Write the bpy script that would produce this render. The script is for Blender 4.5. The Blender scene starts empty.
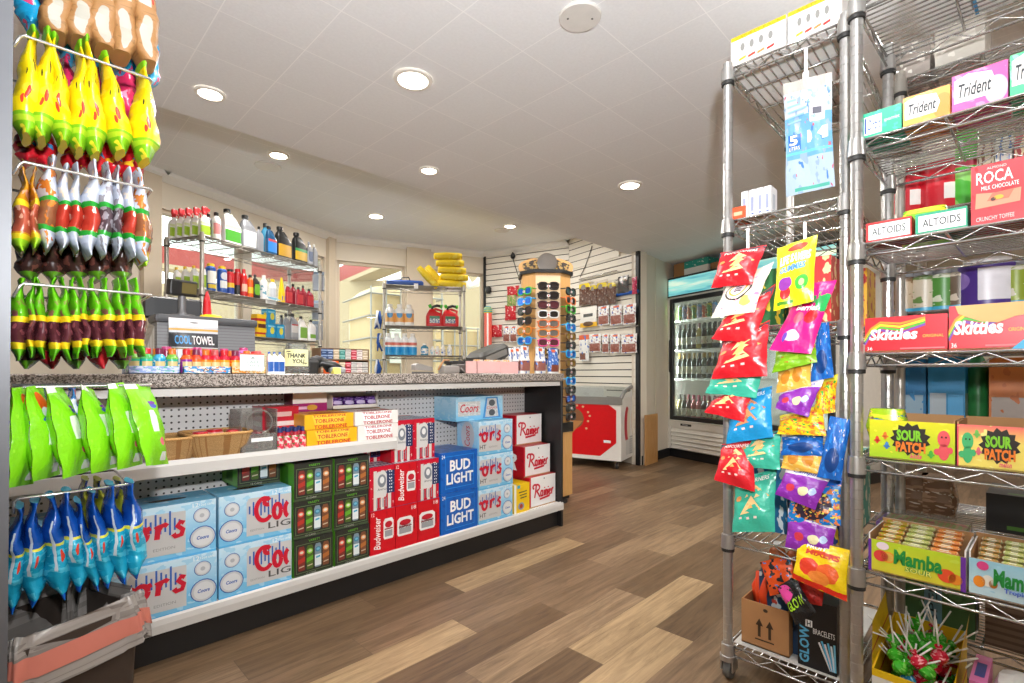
import bpy, bmesh, math, random
from mathutils import Vector, Matrix, noise
V = Vector; PI = math.pi
R = random.Random(11)
scene = bpy.context.scene
COL = scene.collection
# ---------------------------------------------------------------- camera model
F = 500.0; CX = 512.0; CY = 373.0; H = 1.0
AN = math.atan2(493, 500); FX, FY = math.cos(AN), math.sin(AN); RX, RY = FY, -FX
CAM = V((0, 0, H))
def ray(u, v):
    k = (u - CX) / F
    return V((FX + k * RX, FY + k * RY, (CY - v) / F))
def onX(u, v, c): d = ray(u, v); return CAM + d * (c / d.x)
def onY(u, v, c): d = ray(u, v); return CAM + d * (c / d.y)
def onZ(u, v, c): d = ray(u, v); return CAM + d * ((c - H) / d.z)
def onD(u, v, f): return CAM + ray(u, v) * f          # at a forward distance
def onP(u, v, p0, n):
    d = ray(u, v); return CAM + d * ((p0 - CAM).dot(n) / d.dot(n))

cam = bpy.data.cameras.new('camera'); co = bpy.data.objects.new('camera', cam); COL.objects.link(co)
cam.sensor_width = 36; cam.lens = F / 1024 * 36; cam.shift_y = (CY - 341.5) / 1024; cam.clip_start = .02
co.location = CAM; co.rotation_euler = (PI / 2, 0, AN - PI / 2); scene.camera = co

# ---------------------------------------------------------------- materials
def lin(h):
    if not isinstance(h, str): return tuple(h) + (1,) if len(h) == 3 else h
    h = h.lstrip('#'); o = []
    for i in (0, 2, 4):
        c = int(h[i:i + 2], 16) / 255
        o.append(c / 12.92 if c <= .04045 else ((c + .055) / 1.055) ** 2.4)
    return (*o, 1)
MATS = {}
class NT:
    def __init__(s, name):
        s.m = bpy.data.materials.new(name); s.m.use_nodes = True; s.t = s.m.node_tree
        s.b = s.t.nodes['Principled BSDF']; s.out = s.t.nodes['Material Output']
    def n(s, ty, **kw):
        x = s.t.nodes.new(ty)
        for k, v in kw.items():
            if k in x.inputs: x.inputs[k].default_value = v
            else: setattr(x, k, v)
        return x
    def l(s, a, b): s.t.links.new(a, b)
    def math(s, op, a, b=None, c=None, clamp=False):
        x = s.t.nodes.new('ShaderNodeMath'); x.operation = op; x.use_clamp = clamp
        for i, q in enumerate((a, b, c)):
            if q is None: continue
            if isinstance(q, (int, float)): x.inputs[i].default_value = q
            else: s.l(q, x.inputs[i])
        return x.outputs[0]
    def mix(s, fac, a, b, mode='MIX'):
        x = s.t.nodes.new('ShaderNodeMix'); x.data_type = 'RGBA'; x.blend_type = mode
        for i, q in ((0, fac), (6, a), (7, b)):
            if isinstance(q, (int, float)): x.inputs[i].default_value = q
            elif isinstance(q, tuple): x.inputs[i].default_value = q
            else: s.l(q, x.inputs[i])
        return x.outputs[2]
def mat(name, col='#808080', rough=.5, metal=0, var=.06, scale=30, bump=0, spec=.5, emis=0, alpha=None, coat=0):
    if name in MATS: return MATS[name]
    k = NT(name); b = k.b; c = lin(col)
    b.inputs['Roughness'].default_value = rough; b.inputs['Metallic'].default_value = metal
    b.inputs['Specular IOR Level'].default_value = spec
    b.inputs['Coat Weight'].default_value = coat
    tc = k.n('ShaderNodeTexCoord'); nz = k.n('ShaderNodeTexNoise', Scale=scale, Detail=3.0)
    k.l(tc.outputs['Object'], nz.inputs['Vector'])
    lo = tuple(x * (1 - var) for x in c[:3]) + (1,); hi = tuple(min(1, x * (1 + var)) for x in c[:3]) + (1,)
    k.l(k.mix(nz.outputs['Fac'], lo, hi), b.inputs['Base Color'])
    if bump:
        bp = k.n('ShaderNodeBump', Strength=bump, Distance=.01); k.l(nz.outputs['Fac'], bp.inputs['Height']); k.l(bp.outputs[0], b.inputs['Normal'])
    if emis:
        b.inputs['Emission Color'].default_value = c; b.inputs['Emission Strength'].default_value = emis
    MATS[name] = k.m
    return k.m
def clearmat(name, col='#ffffff', a=.25, rough=.05):
    "thin clear plastic or glass: mostly see-through with a gloss"
    if name in MATS: return MATS[name]
    k = NT(name); k.t.nodes.remove(k.b)
    tr = k.n('ShaderNodeBsdfTransparent'); tr.inputs[0].default_value = lin(col)
    gl = k.n('ShaderNodeBsdfGlossy', Roughness=rough); df = k.n('ShaderNodeBsdfDiffuse'); df.inputs[0].default_value = lin(col)
    fr = k.n('ShaderNodeFresnel', IOR=1.45); m1 = k.n('ShaderNodeMixShader'); m2 = k.n('ShaderNodeMixShader'); m1.inputs[0].default_value = a
    k.l(tr.outputs[0], m1.inputs[1]); k.l(df.outputs[0], m1.inputs[2])
    k.l(k.math('MULTIPLY', fr.outputs[0], .6), m2.inputs[0]); k.l(m1.outputs[0], m2.inputs[1]); k.l(gl.outputs[0], m2.inputs[2])
    k.l(m2.outputs[0], k.out.inputs[0])
    MATS[name] = k.m; return k.m
def pm(name, base, layers=(), rough=.35, spec=.5, coat=0, warp=0.0, wscale=8, bump=0):
    """printed surface, from the mesh's own UVs. layers: ('r',u0,v0,u1,v1,col) rectangle, ('e',cu,cv,ru,rv,col) ellipse,
    ('g',col,v0,v1) vertical gradient, ('n',scale,thr,col[,su,sv]) blotches, ('s',nu,duty,col) stripes, ('d',nu,nv,rad,col) dots"""
    if name in MATS: return MATS[name]
    k = NT(name); b = k.b
    b.inputs['Roughness'].default_value = rough; b.inputs['Specular IOR Level'].default_value = spec; b.inputs['Coat Weight'].default_value = coat
    tc = k.n('ShaderNodeTexCoord'); vec = tc.outputs['UV']
    if warp:
        nz = k.n('ShaderNodeTexNoise', Scale=wscale, Detail=2.0); k.l(vec, nz.inputs['Vector'])
        vm = k.n('ShaderNodeVectorMath', operation='MULTIPLY_ADD'); k.l(nz.outputs['Color'], vm.inputs[0])
        vm.inputs[1].default_value = (warp, warp, 0); va = k.n('ShaderNodeVectorMath', operation='SUBTRACT'); va.inputs[1].default_value = (warp / 2, warp / 2, 0)
        k.l(vec, vm.inputs[2]); k.l(vm.outputs[0], va.inputs[0]); vec = va.outputs[0]
    sp = k.n('ShaderNodeSeparateXYZ'); k.l(vec, sp.inputs[0]); U, W = sp.outputs[0], sp.outputs[1]
    cur = lin(base)
    for L in layers:
        t = L[0]
        if t == 'r':
            _, u0, v0, u1, v1, c = L
            mu = k.math('LESS_THAN', k.math('ABSOLUTE', k.math('SUBTRACT', U, (u0 + u1) / 2)), abs(u1 - u0) / 2)
            mv = k.math('LESS_THAN', k.math('ABSOLUTE', k.math('SUBTRACT', W, (v0 + v1) / 2)), abs(v1 - v0) / 2)
            fac = k.math('MULTIPLY', mu, mv)
        elif t == 'e':
            _, cu, cv, ru, rv, c = L
            a = k.math('DIVIDE', k.math('SUBTRACT', U, cu), ru); d = k.math('DIVIDE', k.math('SUBTRACT', W, cv), rv)
            fac = k.math('LESS_THAN', k.math('ADD', k.math('MULTIPLY', a, a), k.math('MULTIPLY', d, d)), 1.0)
        elif t == 'g':
            _, c, v0, v1 = L
            fac = k.math('DIVIDE', k.math('SUBTRACT', W, v0), v1 - v0, clamp=True)
        elif t == 'n':
            sc, thr, c = L[1:4]; su, sv = (L[4], L[5]) if len(L) > 4 else (1, 1)
            mp = k.n('ShaderNodeVectorMath', operation='MULTIPLY'); k.l(vec, mp.inputs[0]); mp.inputs[1].default_value = (su, sv, 1)
            nz = k.n('ShaderNodeTexNoise', Scale=sc, Detail=2.0); k.l(mp.outputs[0], nz.inputs['Vector'])
            fac = k.math('GREATER_THAN', nz.outputs['Fac'], thr)
        elif t == 's':
            _, nu, duty, c = L
            fac = k.math('LESS_THAN', k.math('FRACT', k.math('MULTIPLY', U, nu)), duty)
        elif t == 'h':
            _, nv, duty, c = L
            fac = k.math('LESS_THAN', k.math('FRACT', k.math('MULTIPLY', W, nv)), duty)
        elif t == 'd':
            _, nu, nv, rad, c = L
            a = k.math('SUBTRACT', k.math('FRACT', k.math('MULTIPLY', U, nu)), .5); d = k.math('SUBTRACT', k.math('FRACT', k.math('MULTIPLY', W, nv)), .5)
            fac = k.math('LESS_THAN', k.math('ADD', k.math('MULTIPLY', a, a), k.math('MULTIPLY', d, d)), rad * rad)
        cur = k.mix(fac, cur, lin(c))
    nz = k.n('ShaderNodeTexNoise', Scale=14.0, Detail=3.0); k.l(tc.outputs['UV'], nz.inputs['Vector'])
    sh = k.mix(nz.outputs['Fac'], (.93, .93, .93, 1), (1, 1, 1, 1))
    k.l(k.mix(1.0, cur, sh, 'MULTIPLY'), b.inputs['Base Color'])
    if bump:
        n2 = k.n('ShaderNodeTexNoise', Scale=9.0, Detail=4.0); k.l(tc.outputs['UV'], n2.inputs['Vector'])
        bp = k.n('ShaderNodeBump', Strength=bump, Distance=.01); k.l(n2.outputs['Fac'], bp.inputs['Height']); k.l(bp.outputs[0], b.inputs['Normal'])
    MATS[name] = k.m; return k.m
def ink(c, rough=.45): return mat('ink ' + c.lstrip('#'), c, rough, var=.02)

# ---------------------------------------------------------------- text outlines
TXT = {}
def text_mesh(s, shear=0, bold=0):
    key = (s, shear, bold)
    if key in TXT: return TXT[key]
    cu = bpy.data.curves.new('lettering', 'FONT'); cu.body = s; cu.shear = shear; cu.offset = bold; cu.resolution_u = 2; cu.fill_mode = 'FRONT'
    ob = bpy.data.objects.new('lettering', cu); COL.objects.link(ob)
    dg = bpy.context.evaluated_depsgraph_get(); me = bpy.data.meshes.new_from_object(ob.evaluated_get(dg))
    vs = [(v.co.x, v.co.y) for v in me.vertices]; fs = [tuple(p.vertices) for p in me.polygons]
    bpy.data.objects.remove(ob); bpy.data.meshes.remove(me); bpy.data.curves.remove(cu)
    x0 = min(v[0] for v in vs); x1 = max(v[0] for v in vs); y0 = min(v[1] for v in vs); y1 = max(v[1] for v in vs)
    vs = [((x - x0) / (x1 - x0), (y - y0) / (y1 - y0)) for x, y in vs]
    TXT[key] = (vs, fs, (x1 - x0) / (y1 - y0)); return TXT[key]

# ---------------------------------------------------------------- mesh builder
class MB:
    def __init__(s): s.v = []; s.f = []; s.mi = []; s.uv = []; s.mats = []; s.sm = []; s.T = None
    def m(s, mt):
        if mt not in s.mats: s.mats.append(mt)
        return s.mats.index(mt)
    def add(s, vs, fs, mt, uvs=None, smooth=False):
        o = len(s.v)
        for p in vs:
            p = V(p); s.v.append(s.T @ p if s.T else p)
        i = s.m(mt)
        for j, f in enumerate(fs):
            s.f.append(tuple(a + o for a in f)); s.mi.append(i); s.sm.append(smooth)
            s.uv.append(uvs[j] if uvs else [(0, 0), (1, 0), (1, 1), (0, 1)][:len(f)] if len(f) <= 4 else [(0, 0)] * len(f))
        return s
    def quad(s, a, b, c, d, mt): return s.add((a, b, c, d), ((0, 1, 2, 3),), mt)
    def box(s, lo, hi, mt, **kw):
        "mt or per-face overrides front(-y) back(+y) left(-x) right(+x) top bottom; every face has its own 0..1 UVs"
        x0, y0, z0 = lo; x1, y1, z1 = hi
        g = lambda k: kw.get(k, mt)
        s.quad((x0, y0, z0), (x1, y0, z0), (x1, y0, z1), (x0, y0, z1), g('front'))
        s.quad((x1, y1, z0), (x0, y1, z0), (x0, y1, z1), (x1, y1, z1), g('back'))
        s.quad((x0, y1, z0), (x0, y0, z0), (x0, y0, z1), (x0, y1, z1), g('left'))
        s.quad((x1, y0, z0), (x1, y1, z0), (x1, y1, z1), (x1, y0, z1), g('right'))
        s.quad((x0, y0, z1), (x1, y0, z1), (x1, y1, z1), (x0, y1, z1), g('top'))
        s.quad((x0, y1, z0), (x1, y1, z0), (x1, y0, z0), (x0, y0, z0), g('bottom'))
        return s
    def cbox(s, lo, hi, mt, b=.004, seg=1):
        bm = bmesh.new(); bmesh.ops.create_cube(bm, size=1)
        c = (V(lo) + V(hi)) / 2; d = V(hi) - V(lo)
        for v in bm.verts: v.co = V((v.co.x * d.x + c.x, v.co.y * d.y + c.y, v.co.z * d.z + c.z))
        bmesh.ops.bevel(bm, geom=bm.edges[:], offset=min(b, min(d) * .45), segments=seg, affect='EDGES', profile=.6)
        bm.verts.index_update()
        s.add([v.co.copy() for v in bm.verts], [tuple(v.index for v in f.verts) for f in bm.faces], mt, smooth=False); bm.free(); return s
    def grid(s, S, nu, nv, mt, smooth=True, u0=0, u1=1, v0=0, v1=1):
        vs = [S(u0 + (u1 - u0) * i / nu, v0 + (v1 - v0) * j / nv) for j in range(nv + 1) for i in range(nu + 1)]
        fs = []; uv = []
        for j in range(nv):
            for i in range(nu):
                a = j * (nu + 1) + i; fs.append((a, a + 1, a + nu + 2, a + nu + 1))
                q = lambda i, j: (u0 + (u1 - u0) * i / nu, v0 + (v1 - v0) * j / nv)
                uv.append([q(i, j), q(i + 1, j), q(i + 1, j + 1), q(i, j + 1)])
        return s.add(vs, fs, mt, uv, smooth)
    def tube(s, pts, r, mt, seg=6, closed=False, caps=True, smooth=True):
        P = [V(p) for p in pts]; n = len(P); vs = []; fs = []
        rr = r if isinstance(r, (list, tuple)) else [r] * n
        up = None
        for i in range(n):
            if closed: t = P[(i + 1) % n] - P[i - 1]
            else: t = P[min(i + 1, n - 1)] - P[max(i - 1, 0)]
            if t.length < 1e-9: t = V((0, 0, 1))
            t.normalize()
            if up is None: up = t.orthogonal().normalized()
            up = (up - t * up.dot(t)); up = up.normalized() if up.length > 1e-6 else t.orthogonal().normalized()
            w = t.cross(up)
            for k in range(seg):
                a = 2 * PI * k / seg; vs.append(P[i] + (up * math.cos(a) + w * math.sin(a)) * rr[i])
        m = n if closed else n - 1
        for i in range(m):
            for k in range(seg):
                a = i * seg + k; b = i * seg + (k + 1) % seg; j = (i + 1) % n
                fs.append((a, b, j * seg + (k + 1) % seg, j * seg + k))
        if caps and not closed:
            fs.append(tuple(range(seg))[::-1]); fs.append(tuple((n - 1) * seg + k for k in range(seg)))
        return s.add(vs, fs, mt, None, smooth)
    def loft(s, secs, mt, seg=16, caps=True, smooth=True, mats=None):
        "secs: (cx,cy,z,rx,ry,exponent); mats: one material per band between sections"
        n = len(secs); vs = []
        for cx, cy, z, rx, ry, e in secs:
            for k in range(seg):
                a = 2 * PI * k / seg + PI / seg; c, q = math.cos(a), math.sin(a)
                vs.append(V((cx + rx * math.copysign(abs(c) ** (2 / e), c), cy + ry * math.copysign(abs(q) ** (2 / e), q), z)))
        z0 = secs[0][2]; dz = (secs[-1][2] - z0) or 1
        for i in range(n - 1):
            fs = []; uv = []
            for k in range(seg):
                fs.append((i * seg + k, i * seg + (k + 1) % seg, (i + 1) * seg + (k + 1) % seg, (i + 1) * seg + k))
                va, vb = (secs[i][2] - z0) / dz, (secs[i + 1][2] - z0) / dz
                # u: 0.5 faces -y
                ua = ((2 * PI * k / seg + PI / seg) / (2 * PI) - .25) % 1; ub = ua + 1 / seg
                uv.append([(ua, va), (ub, va), (ub, vb), (ua, vb)])
            idx = sorted({a for f in fs for a in f}); mp = {a: j for j, a in enumerate(idx)}
            s.add([vs[a] for a in idx], [tuple(mp[a] for a in f) for f in fs], mats[i] if mats else mt, uv, smooth)
        if caps:
            s.add(vs[:seg], (tuple(range(seg))[::-1],), mats[0] if mats else mt)
            s.add(vs[-seg:], (tuple(range(seg)),), mats[-1] if mats else mt)
        return s
    def lathe(s, prof, mt, seg=16, c=(0, 0), mats=None, caps=True, smooth=True):
        return s.loft([(c[0], c[1], z, r, r, 2) for r, z in prof], mt, seg, caps, smooth, mats)
    def text(s, t, S, rect, mt, shear=0, bold=0, fit=None, rot=False):
        vs, fs, asp = text_mesh(t, shear, bold); u0, v0, u1, v1 = rect
        if rot: pts = [S(u0 + (u1 - u0) * (1 - y), v0 + (v1 - v0) * x) for x, y in vs]
        else: pts = [S(u0 + (u1 - u0) * x, v0 + (v1 - v0) * y) for x, y in vs]
        return s.add(pts, fs, mt)
    def poly(s, pts2, S, mt):
        return s.add([S(*p) for p in pts2], (tuple(range(len(pts2))),), mt)
    def ell(s, cu, cv, ru, rv, S, mt, seg=20):
        return s.poly([(cu + ru * math.cos(2 * PI * k / seg), cv + rv * math.sin(2 * PI * k / seg)) for k in range(seg)], S, mt)
    def stroke(s, pts, w, S, mt, asp=1):
        "flat brush stroke through 2-D points; w = width in v units; asp = surface width/height"
        P = [V((p[0] * asp, p[1])) for p in pts]; n = len(P); A = []; B = []
        for i in range(n):
            t = (P[min(i + 1, n - 1)] - P[max(i - 1, 0)]); t.normalize(); q = V((-t.y, t.x)); ww = (w[i] if isinstance(w, list) else w) / 2
            A.append(P[i] + q * ww); B.append(P[i] - q * ww)
        vs = [S(p.x / asp, p.y) for p in A + B]
        return s.add(vs, [(i, n + i, n + i + 1, i + 1) for i in range(n - 1)], mt)
    def build(s, name, parent=None, loc=None, rotz=0, merge=False):
        me = bpy.data.meshes.new(name); me.from_pydata([tuple(v) for v in s.v], [], s.f)
        for m_ in s.mats: me.materials.append(m_)
        me.polygons.foreach_set('material_index', s.mi); me.polygons.foreach_set('use_smooth', s.sm)
        ul = me.uv_layers.new(name='UVMap'); flat = []
        for f, u in zip(s.f, s.uv):
            for k in range(len(f)): flat += list(u[k]) if k < len(u) else [0, 0]
        ul.data.foreach_set('uv', flat); me.update()
        o = bpy.data.objects.new(name, me); COL.objects.link(o)
        if parent: o.parent = parent
        if loc is not None: o.location = loc
        o.rotation_euler.z = rotz
        return o
def thing(name, label, cat, loc=(0, 0, 0), rotz=0, group=None):
    o = bpy.data.objects.new(name, None); COL.objects.link(o); o.empty_display_size = .05
    o.location = loc; o.rotation_euler.z = rotz
    return tag(o, label, cat, group)
def tag(o, label, cat, group=None, kind=None):
    o['label'] = label; o['category'] = cat
    if group: o['group'] = group
    if kind: o['kind'] = kind
    return o
def struct(o): o['kind'] = 'structure'; return o
def dup(root, label, loc=None, rotz=None, group=None):
    r = root.copy(); COL.objects.link(r); r['label'] = label
    if loc is not None: r.location = loc
    if rotz is not None: r.rotation_euler.z = rotz
    if group: r['group'] = group
    for ch in root.children:
        c = ch.copy(); COL.objects.link(c); c.parent = r
        for g in ch.children:
            d = g.copy(); COL.objects.link(d); d.parent = c
    return r
ORD = 'first second third fourth fifth sixth seventh eighth ninth tenth eleventh twelfth thirteenth fourteenth fifteenth sixteenth'.split()
def FR(w, d, h, e=.0007):
    "surface maps (u,v)->point a hair off each face of a box whose base centre is the origin"
    return {'front': lambda u, v: V((-w / 2 + u * w, -d / 2 - e, v * h)), 'left': lambda u, v: V((-w / 2 - e, d / 2 - u * d, v * h)),
            'right': lambda u, v: V((w / 2 + e, -d / 2 + u * d, v * h)), 'top': lambda u, v: V((-w / 2 + u * w, -d / 2 + v * d, h + e)),
            'back': lambda u, v: V((w / 2 - u * w, d / 2 + e, v * h))}
# ================================================================ SETTING
ZC = 2.32; ZH = 2.70; YS = 2.985; ZB = 1.0
A0 = V((.936, 5.094)); AB = V((2.848, 5.916)); BC = V((4.761, 5.239)); CD = V((5.10, 3.99)); DE = V((4.835, 2.815)); EE = V((6.95, 3.02))
AD = (AB - A0).normalized(); AL = A0 - AD * 2.4
XL, YB, XR = AL.x, -2.6, 6.95
BEIGE = mat('wall paint', '#d8cdbb', .7, var=.03, scale=6)
WHITE = mat('white trim paint', '#efece6', .5, var=.02)
POSTM = mat('window post paint', '#cfc0aa', .6, var=.03)
# floor: vinyl planks
def floor_mat():
    k = NT('vinyl plank floor'); g = k.n('ShaderNodeNewGeometry'); mp = k.n('ShaderNodeMapping'); mp.vector_type = 'TEXTURE'
    mp.inputs['Rotation'].default_value = (0, 0, math.radians(22.5)); mp.inputs['Location'].default_value = (.06, .03, 0)
    mp.inputs['Rotation'].default_value = (0, 0, 0); mp.inputs['Location'].default_value = (1.44, .98, 0)   # a plank corner; planks run along the counter
    k.l(g.outputs['Position'], mp.inputs['Vector']); sp = k.n('ShaderNodeSeparateXYZ'); k.l(mp.outputs[0], sp.inputs[0])
    X, Y = sp.outputs[0], sp.outputs[1]; pw, pl = .1545, .915
    row = k.math('FLOOR', k.math('DIVIDE', Y, pw))
    xx = k.math('ADD', k.math('DIVIDE', X, pl), k.math('MULTIPLY', row, .393)); colm = k.math('FLOOR', xx)
    cb = k.n('ShaderNodeCombineXYZ'); k.l(row, cb.inputs[0]); k.l(colm, cb.inputs[1]); w2 = k.n('ShaderNodeTexWhiteNoise', noise_dimensions='2D'); k.l(cb.outputs[0], w2.inputs['Vector'])
    eq = lambda r, c: k.math('MULTIPLY', k.math('COMPARE', row, r, .1), k.math('COMPARE', colm, c, .1))
    val = k.math('MULTIPLY', w2.outputs['Value'], .8)
    for r, c, q in ((0, 0, .9), (-1, -1, .75), (3, 0, .8), (5, 2, .6), (-1, 0, -.6), (0, -1, -.4), (1, 1, -.4)): val = k.math('ADD', val, k.math('MULTIPLY', eq(r, c), q), clamp=True)
    cr = k.n('ShaderNodeValToRGB'); e = cr.color_ramp.elements; e[0].position = 0; e[0].color = lin('#6c543c'); e[1].position = 1; e[1].color = lin('#b0946f')
    for p, c in ((.35, '#7a6249'), (.65, '#8a7056'), (.85, '#9a8062')): q = e.new(p); q.color = lin(c)
    k.l(val, cr.inputs[0])
    # grain: long streaks, shifted per plank
    gv = k.n('ShaderNodeCombineXYZ'); k.l(k.math('MULTIPLY', X, 3.2), gv.inputs[0]); k.l(k.math('MULTIPLY', Y, 42.0), gv.inputs[1]); k.l(k.math('MULTIPLY', w2.outputs['Value'], 37.0), gv.inputs[2])
    n1 = k.n('ShaderNodeTexNoise', Scale=1.0, Detail=6.0, Roughness=.7, Distortion=.8); k.l(gv.outputs[0], n1.inputs['Vector'])
    r2 = k.n('ShaderNodeValToRGB'); f = r2.color_ramp.elements; f[0].position = .3; f[0].color = (.5, .47, .45, 1); f[1].position = .66; f[1].color = (1.12, 1.12, 1.12, 1)
    k.l(n1.outputs['Fac'], r2.inputs[0]); c1 = k.mix(1.0, cr.outputs[0], r2.outputs[0], 'MULTIPLY')
    fy = k.math('FRACT', k.math('DIVIDE', Y, pw)); fx = k.math('FRACT', xx)
    gap = k.math('MAXIMUM', k.math('LESS_THAN', fy, .012), k.math('LESS_THAN', fx, .0022))
    k.l(k.mix(k.math('MULTIPLY', gap, .55), c1, lin('#4a3a2c')), k.b.inputs['Base Color'])
    k.b.inputs['Roughness'].default_value = .42; k.b.inputs['Specular IOR Level'].default_value = .35
    bp = k.n('ShaderNodeBump', Strength=.06, Distance=.004); k.l(n1.outputs['Fac'], bp.inputs['Height']); k.l(bp.outputs[0], k.b.inputs['Normal'])
    return k.m
def tile_mat(name, col, line, x0, y0, s=.3145, amt=.75):
    k = NT(name); g = k.n('ShaderNodeNewGeometry'); sp = k.n('ShaderNodeSeparateXYZ'); k.l(g.outputs['Position'], sp.inputs[0])
    fx = k.math('FRACT', k.math('DIVIDE', k.math('SUBTRACT', sp.outputs[0], x0 - 30 * s), s)); fy = k.math('FRACT', k.math('DIVIDE', k.math('SUBTRACT', sp.outputs[1], y0 - 30 * s), s))
    ln = k.math('MAXIMUM', k.math('LESS_THAN', fx, .013), k.math('LESS_THAN', fy, .013))
    nz = k.n('ShaderNodeTexNoise', Scale=90.0, Detail=4.0); k.l(g.outputs['Position'], nz.inputs['Vector'])
    n2 = k.n('ShaderNodeTexWhiteNoise', noise_dimensions='2D'); cb = k.n('ShaderNodeCombineXYZ')
    for i, q in ((0, sp.outputs[0]), (1, sp.outputs[1])): k.l(k.math('FLOOR', k.math('DIVIDE', k.math('SUBTRACT', q, (x0, y0)[i] - 30 * s), s)), cb.inputs[i])
    k.l(cb.outputs[0], n2.inputs['Vector'])
    base = k.mix(nz.outputs['Fac'], tuple(c * .9 for c in lin(col)[:3]) + (1,), tuple(min(1, c * 1.03) for c in lin(col)[:3]) + (1,))
    base = k.mix(k.math('MULTIPLY', n2.outputs['Value'], .16), base, tuple(c * .8 for c in lin(col)[:3]) + (1,))
    k.l(k.mix(k.math('MULTIPLY', ln, amt), base, lin(line)), k.b.inputs['Base Color']); k.b.inputs['Roughness'].default_value = .8
    bp = k.n('ShaderNodeBump', Strength=.15, Distance=.002); k.l(nz.outputs['Fac'], bp.inputs['Height']); k.l(bp.outputs[0], k.b.inputs['Normal'])
    return k.m
fl = MB(); fl.box((XL - .3, YB - .3, -.06), (XR + .3, 6.4, 0), floor_mat()); struct(fl.build('floor'))
TILE = tile_mat('white ceiling tile', '#f1f2f4', '#ffffff', 2.432, 1.407)
cl = MB(); cl.box((XL - .2, YB - .2, ZC), (XR + .2, YS, ZH + .06), TILE, back=BEIGE); struct(cl.build('ceiling'))
c2 = MB(); pts = [(XL - .1, YS), (XL - .1, AL.y + .2), AL, A0, AB, BC, CD + V((.05, 0)), (5.1, YS)]
n = len(pts); vs = [V((p[0], p[1], ZH)) for p in pts] + [V((p[0], p[1], ZH + .06)) for p in pts]
c2.add(vs, [tuple(range(n))[::-1], tuple(range(n, 2 * n))] + [(i, (i + 1) % n, (i + 1) % n + n, i + n) for i in range(n)], TILE); struct(c2.build('ceiling_raised'))
def wall(name, p, q, z1, openings=(), mt=BEIGE, th=.1, z0=0):
    "wall from p to q (room on the right-hand side of p->q looking from above is OUTSIDE when th>0 goes left)"
    p = V(p[:2]); q = V(q[:2]); L = (q - p).length; d = (q - p) / L; n_ = V((-d.y, d.x))
    m = MB(); m.T = Matrix(((d.x, n_.x, 0, p.x), (d.y, n_.y, 0, p.y), (0, 0, 1, 0), (0, 0, 0, 1)))
    s = 0
    for a, b, za, zb in sorted(openings):
        if a > s: m.box((s, 0, z0), (a, th, z1), mt)
        if za > z0: m.box((a, 0, z0), (b, th, za), mt)
        if zb < z1: m.box((a, 0, zb), (b, th, z1), mt)
        s = b
    if s < L: m.box((s, 0, z0), (L, th, z1), mt)
    return struct(m.build(name)), m.T
def s_on(u, p, q):
    d = (q - p).normalized(); n3 = V((-d.y, d.x, 0)); P = onP(u, CY, V((p.x, p.y, H)), n3); return (P.xy - p).dot(d)
WZ0, WZ1 = .86, 2.40
a1, a2, a3, a4 = [s_on(u, A0, AB) for u in (159, 243, 251, 325)]; aT = s_on(150, A0, AB)
off = (A0 - AL).length
wA, TA = wall('wall_window_left', AL, AB, ZH, [(off + a1, off + a2, WZ0, WZ1), (off + a3, off + a4, WZ0, WZ1)])
b1, b2, b3, b4 = [s_on(u, AB, BC) for u in (337, 405, 431, 484)]
wB, TB = wall('wall_window_back', AB, BC, ZH, [(b1, b2, WZ0, WZ1), (b3, b4, WZ0, WZ1)])
wall('wall_slat_back', BC, CD, ZH); wall('wall_slat_right', CD, DE, ZH)
wall('wall_cooler', DE, EE, ZC + .02)
wall('wall_right', EE, V((XR, YB)), ZC + .02); wall('wall_back', V((XR, YB)), V((XL, YB)), ZC + .02); wall('wall_left', V((XL, YB)), AL, ZH)
GLASS = clearmat('window glass', '#f8fffd', .03, .0)
CANR = mat('red trim paint', '#b4453f', .5)
def window(i, T, s0, s1, red=False):
    m = MB(); m.T = T; fw = .035
    for a, b, c, d in ((s0, s0 + fw, WZ0, WZ1), (s1 - fw, s1, WZ0, WZ1), (s0, s1, WZ0, WZ0 + fw), (s0, s1, WZ1 - fw, WZ1)): m.box((a, .03, c), (b, .08, d), POSTM)
    o = struct(m.build('window_%d' % i)); g = MB(); g.T = T; g.box((s0 + fw, .052, WZ0 + fw), (s1 - fw, .058, WZ1 - fw), GLASS); g.build('pane', o)
window(1, TA, off + a1, off + a2); window(2, TA, off + a3, off + a4); window(3, TB, b1, b2); window(4, TB, b3, b4)
# posts standing proud of the window wall, cornice along the raised ceiling
def post(i, p, q, u0, u1, z1=ZH):
    d = (q - p).normalized(); n_ = V((-d.y, d.x)); s0, s1 = s_on(u0, p, q), s_on(u1, p, q)
    m = MB(); m.T = Matrix(((d.x, n_.x, 0, p.x), (d.y, n_.y, 0, p.y), (0, 0, 1, 0), (0, 0, 0, 1))); m.box((s0, -.05, 0), (s1, .0, z1), POSTM); struct(m.build('trim_%d' % i))
post(1, A0, AB, 140, 158); post(2, A0, AB, 326, 332.5); post(3, AB, BC, 406, 430); post(4, AB, BC, 333.2, 336)
def cornice(i, P, w=.05, h=.055, z=ZH, mt=WHITE):
    for j in range(len(P) - 1):
        p, q = P[j], P[j + 1]; d = (q - p).normalized(); n_ = V((-d.y, d.x)); L = (q - p).length
        m = MB(); m.T = Matrix(((d.x, n_.x, 0, p.x), (d.y, n_.y, 0, p.y), (0, 0, 1, 0), (0, 0, 0, 1)))
        m.add([(0, 0, z), (L, 0, z), (L, 0, z - h), (0, 0, z - h), (w * .4, -w, z), (L - w * .4, -w, z), (L, -.012, z - h), (0, -.012, z - h), (0, -w, z - h * .45), (L, -w, z - h * .45)],
              [(4, 8, 9, 5), (8, 7, 6, 9), (7, 3, 2, 6), (0, 4, 5, 1)], mt)
        struct(m.build('trim_%d' % (i + j)))
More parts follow.
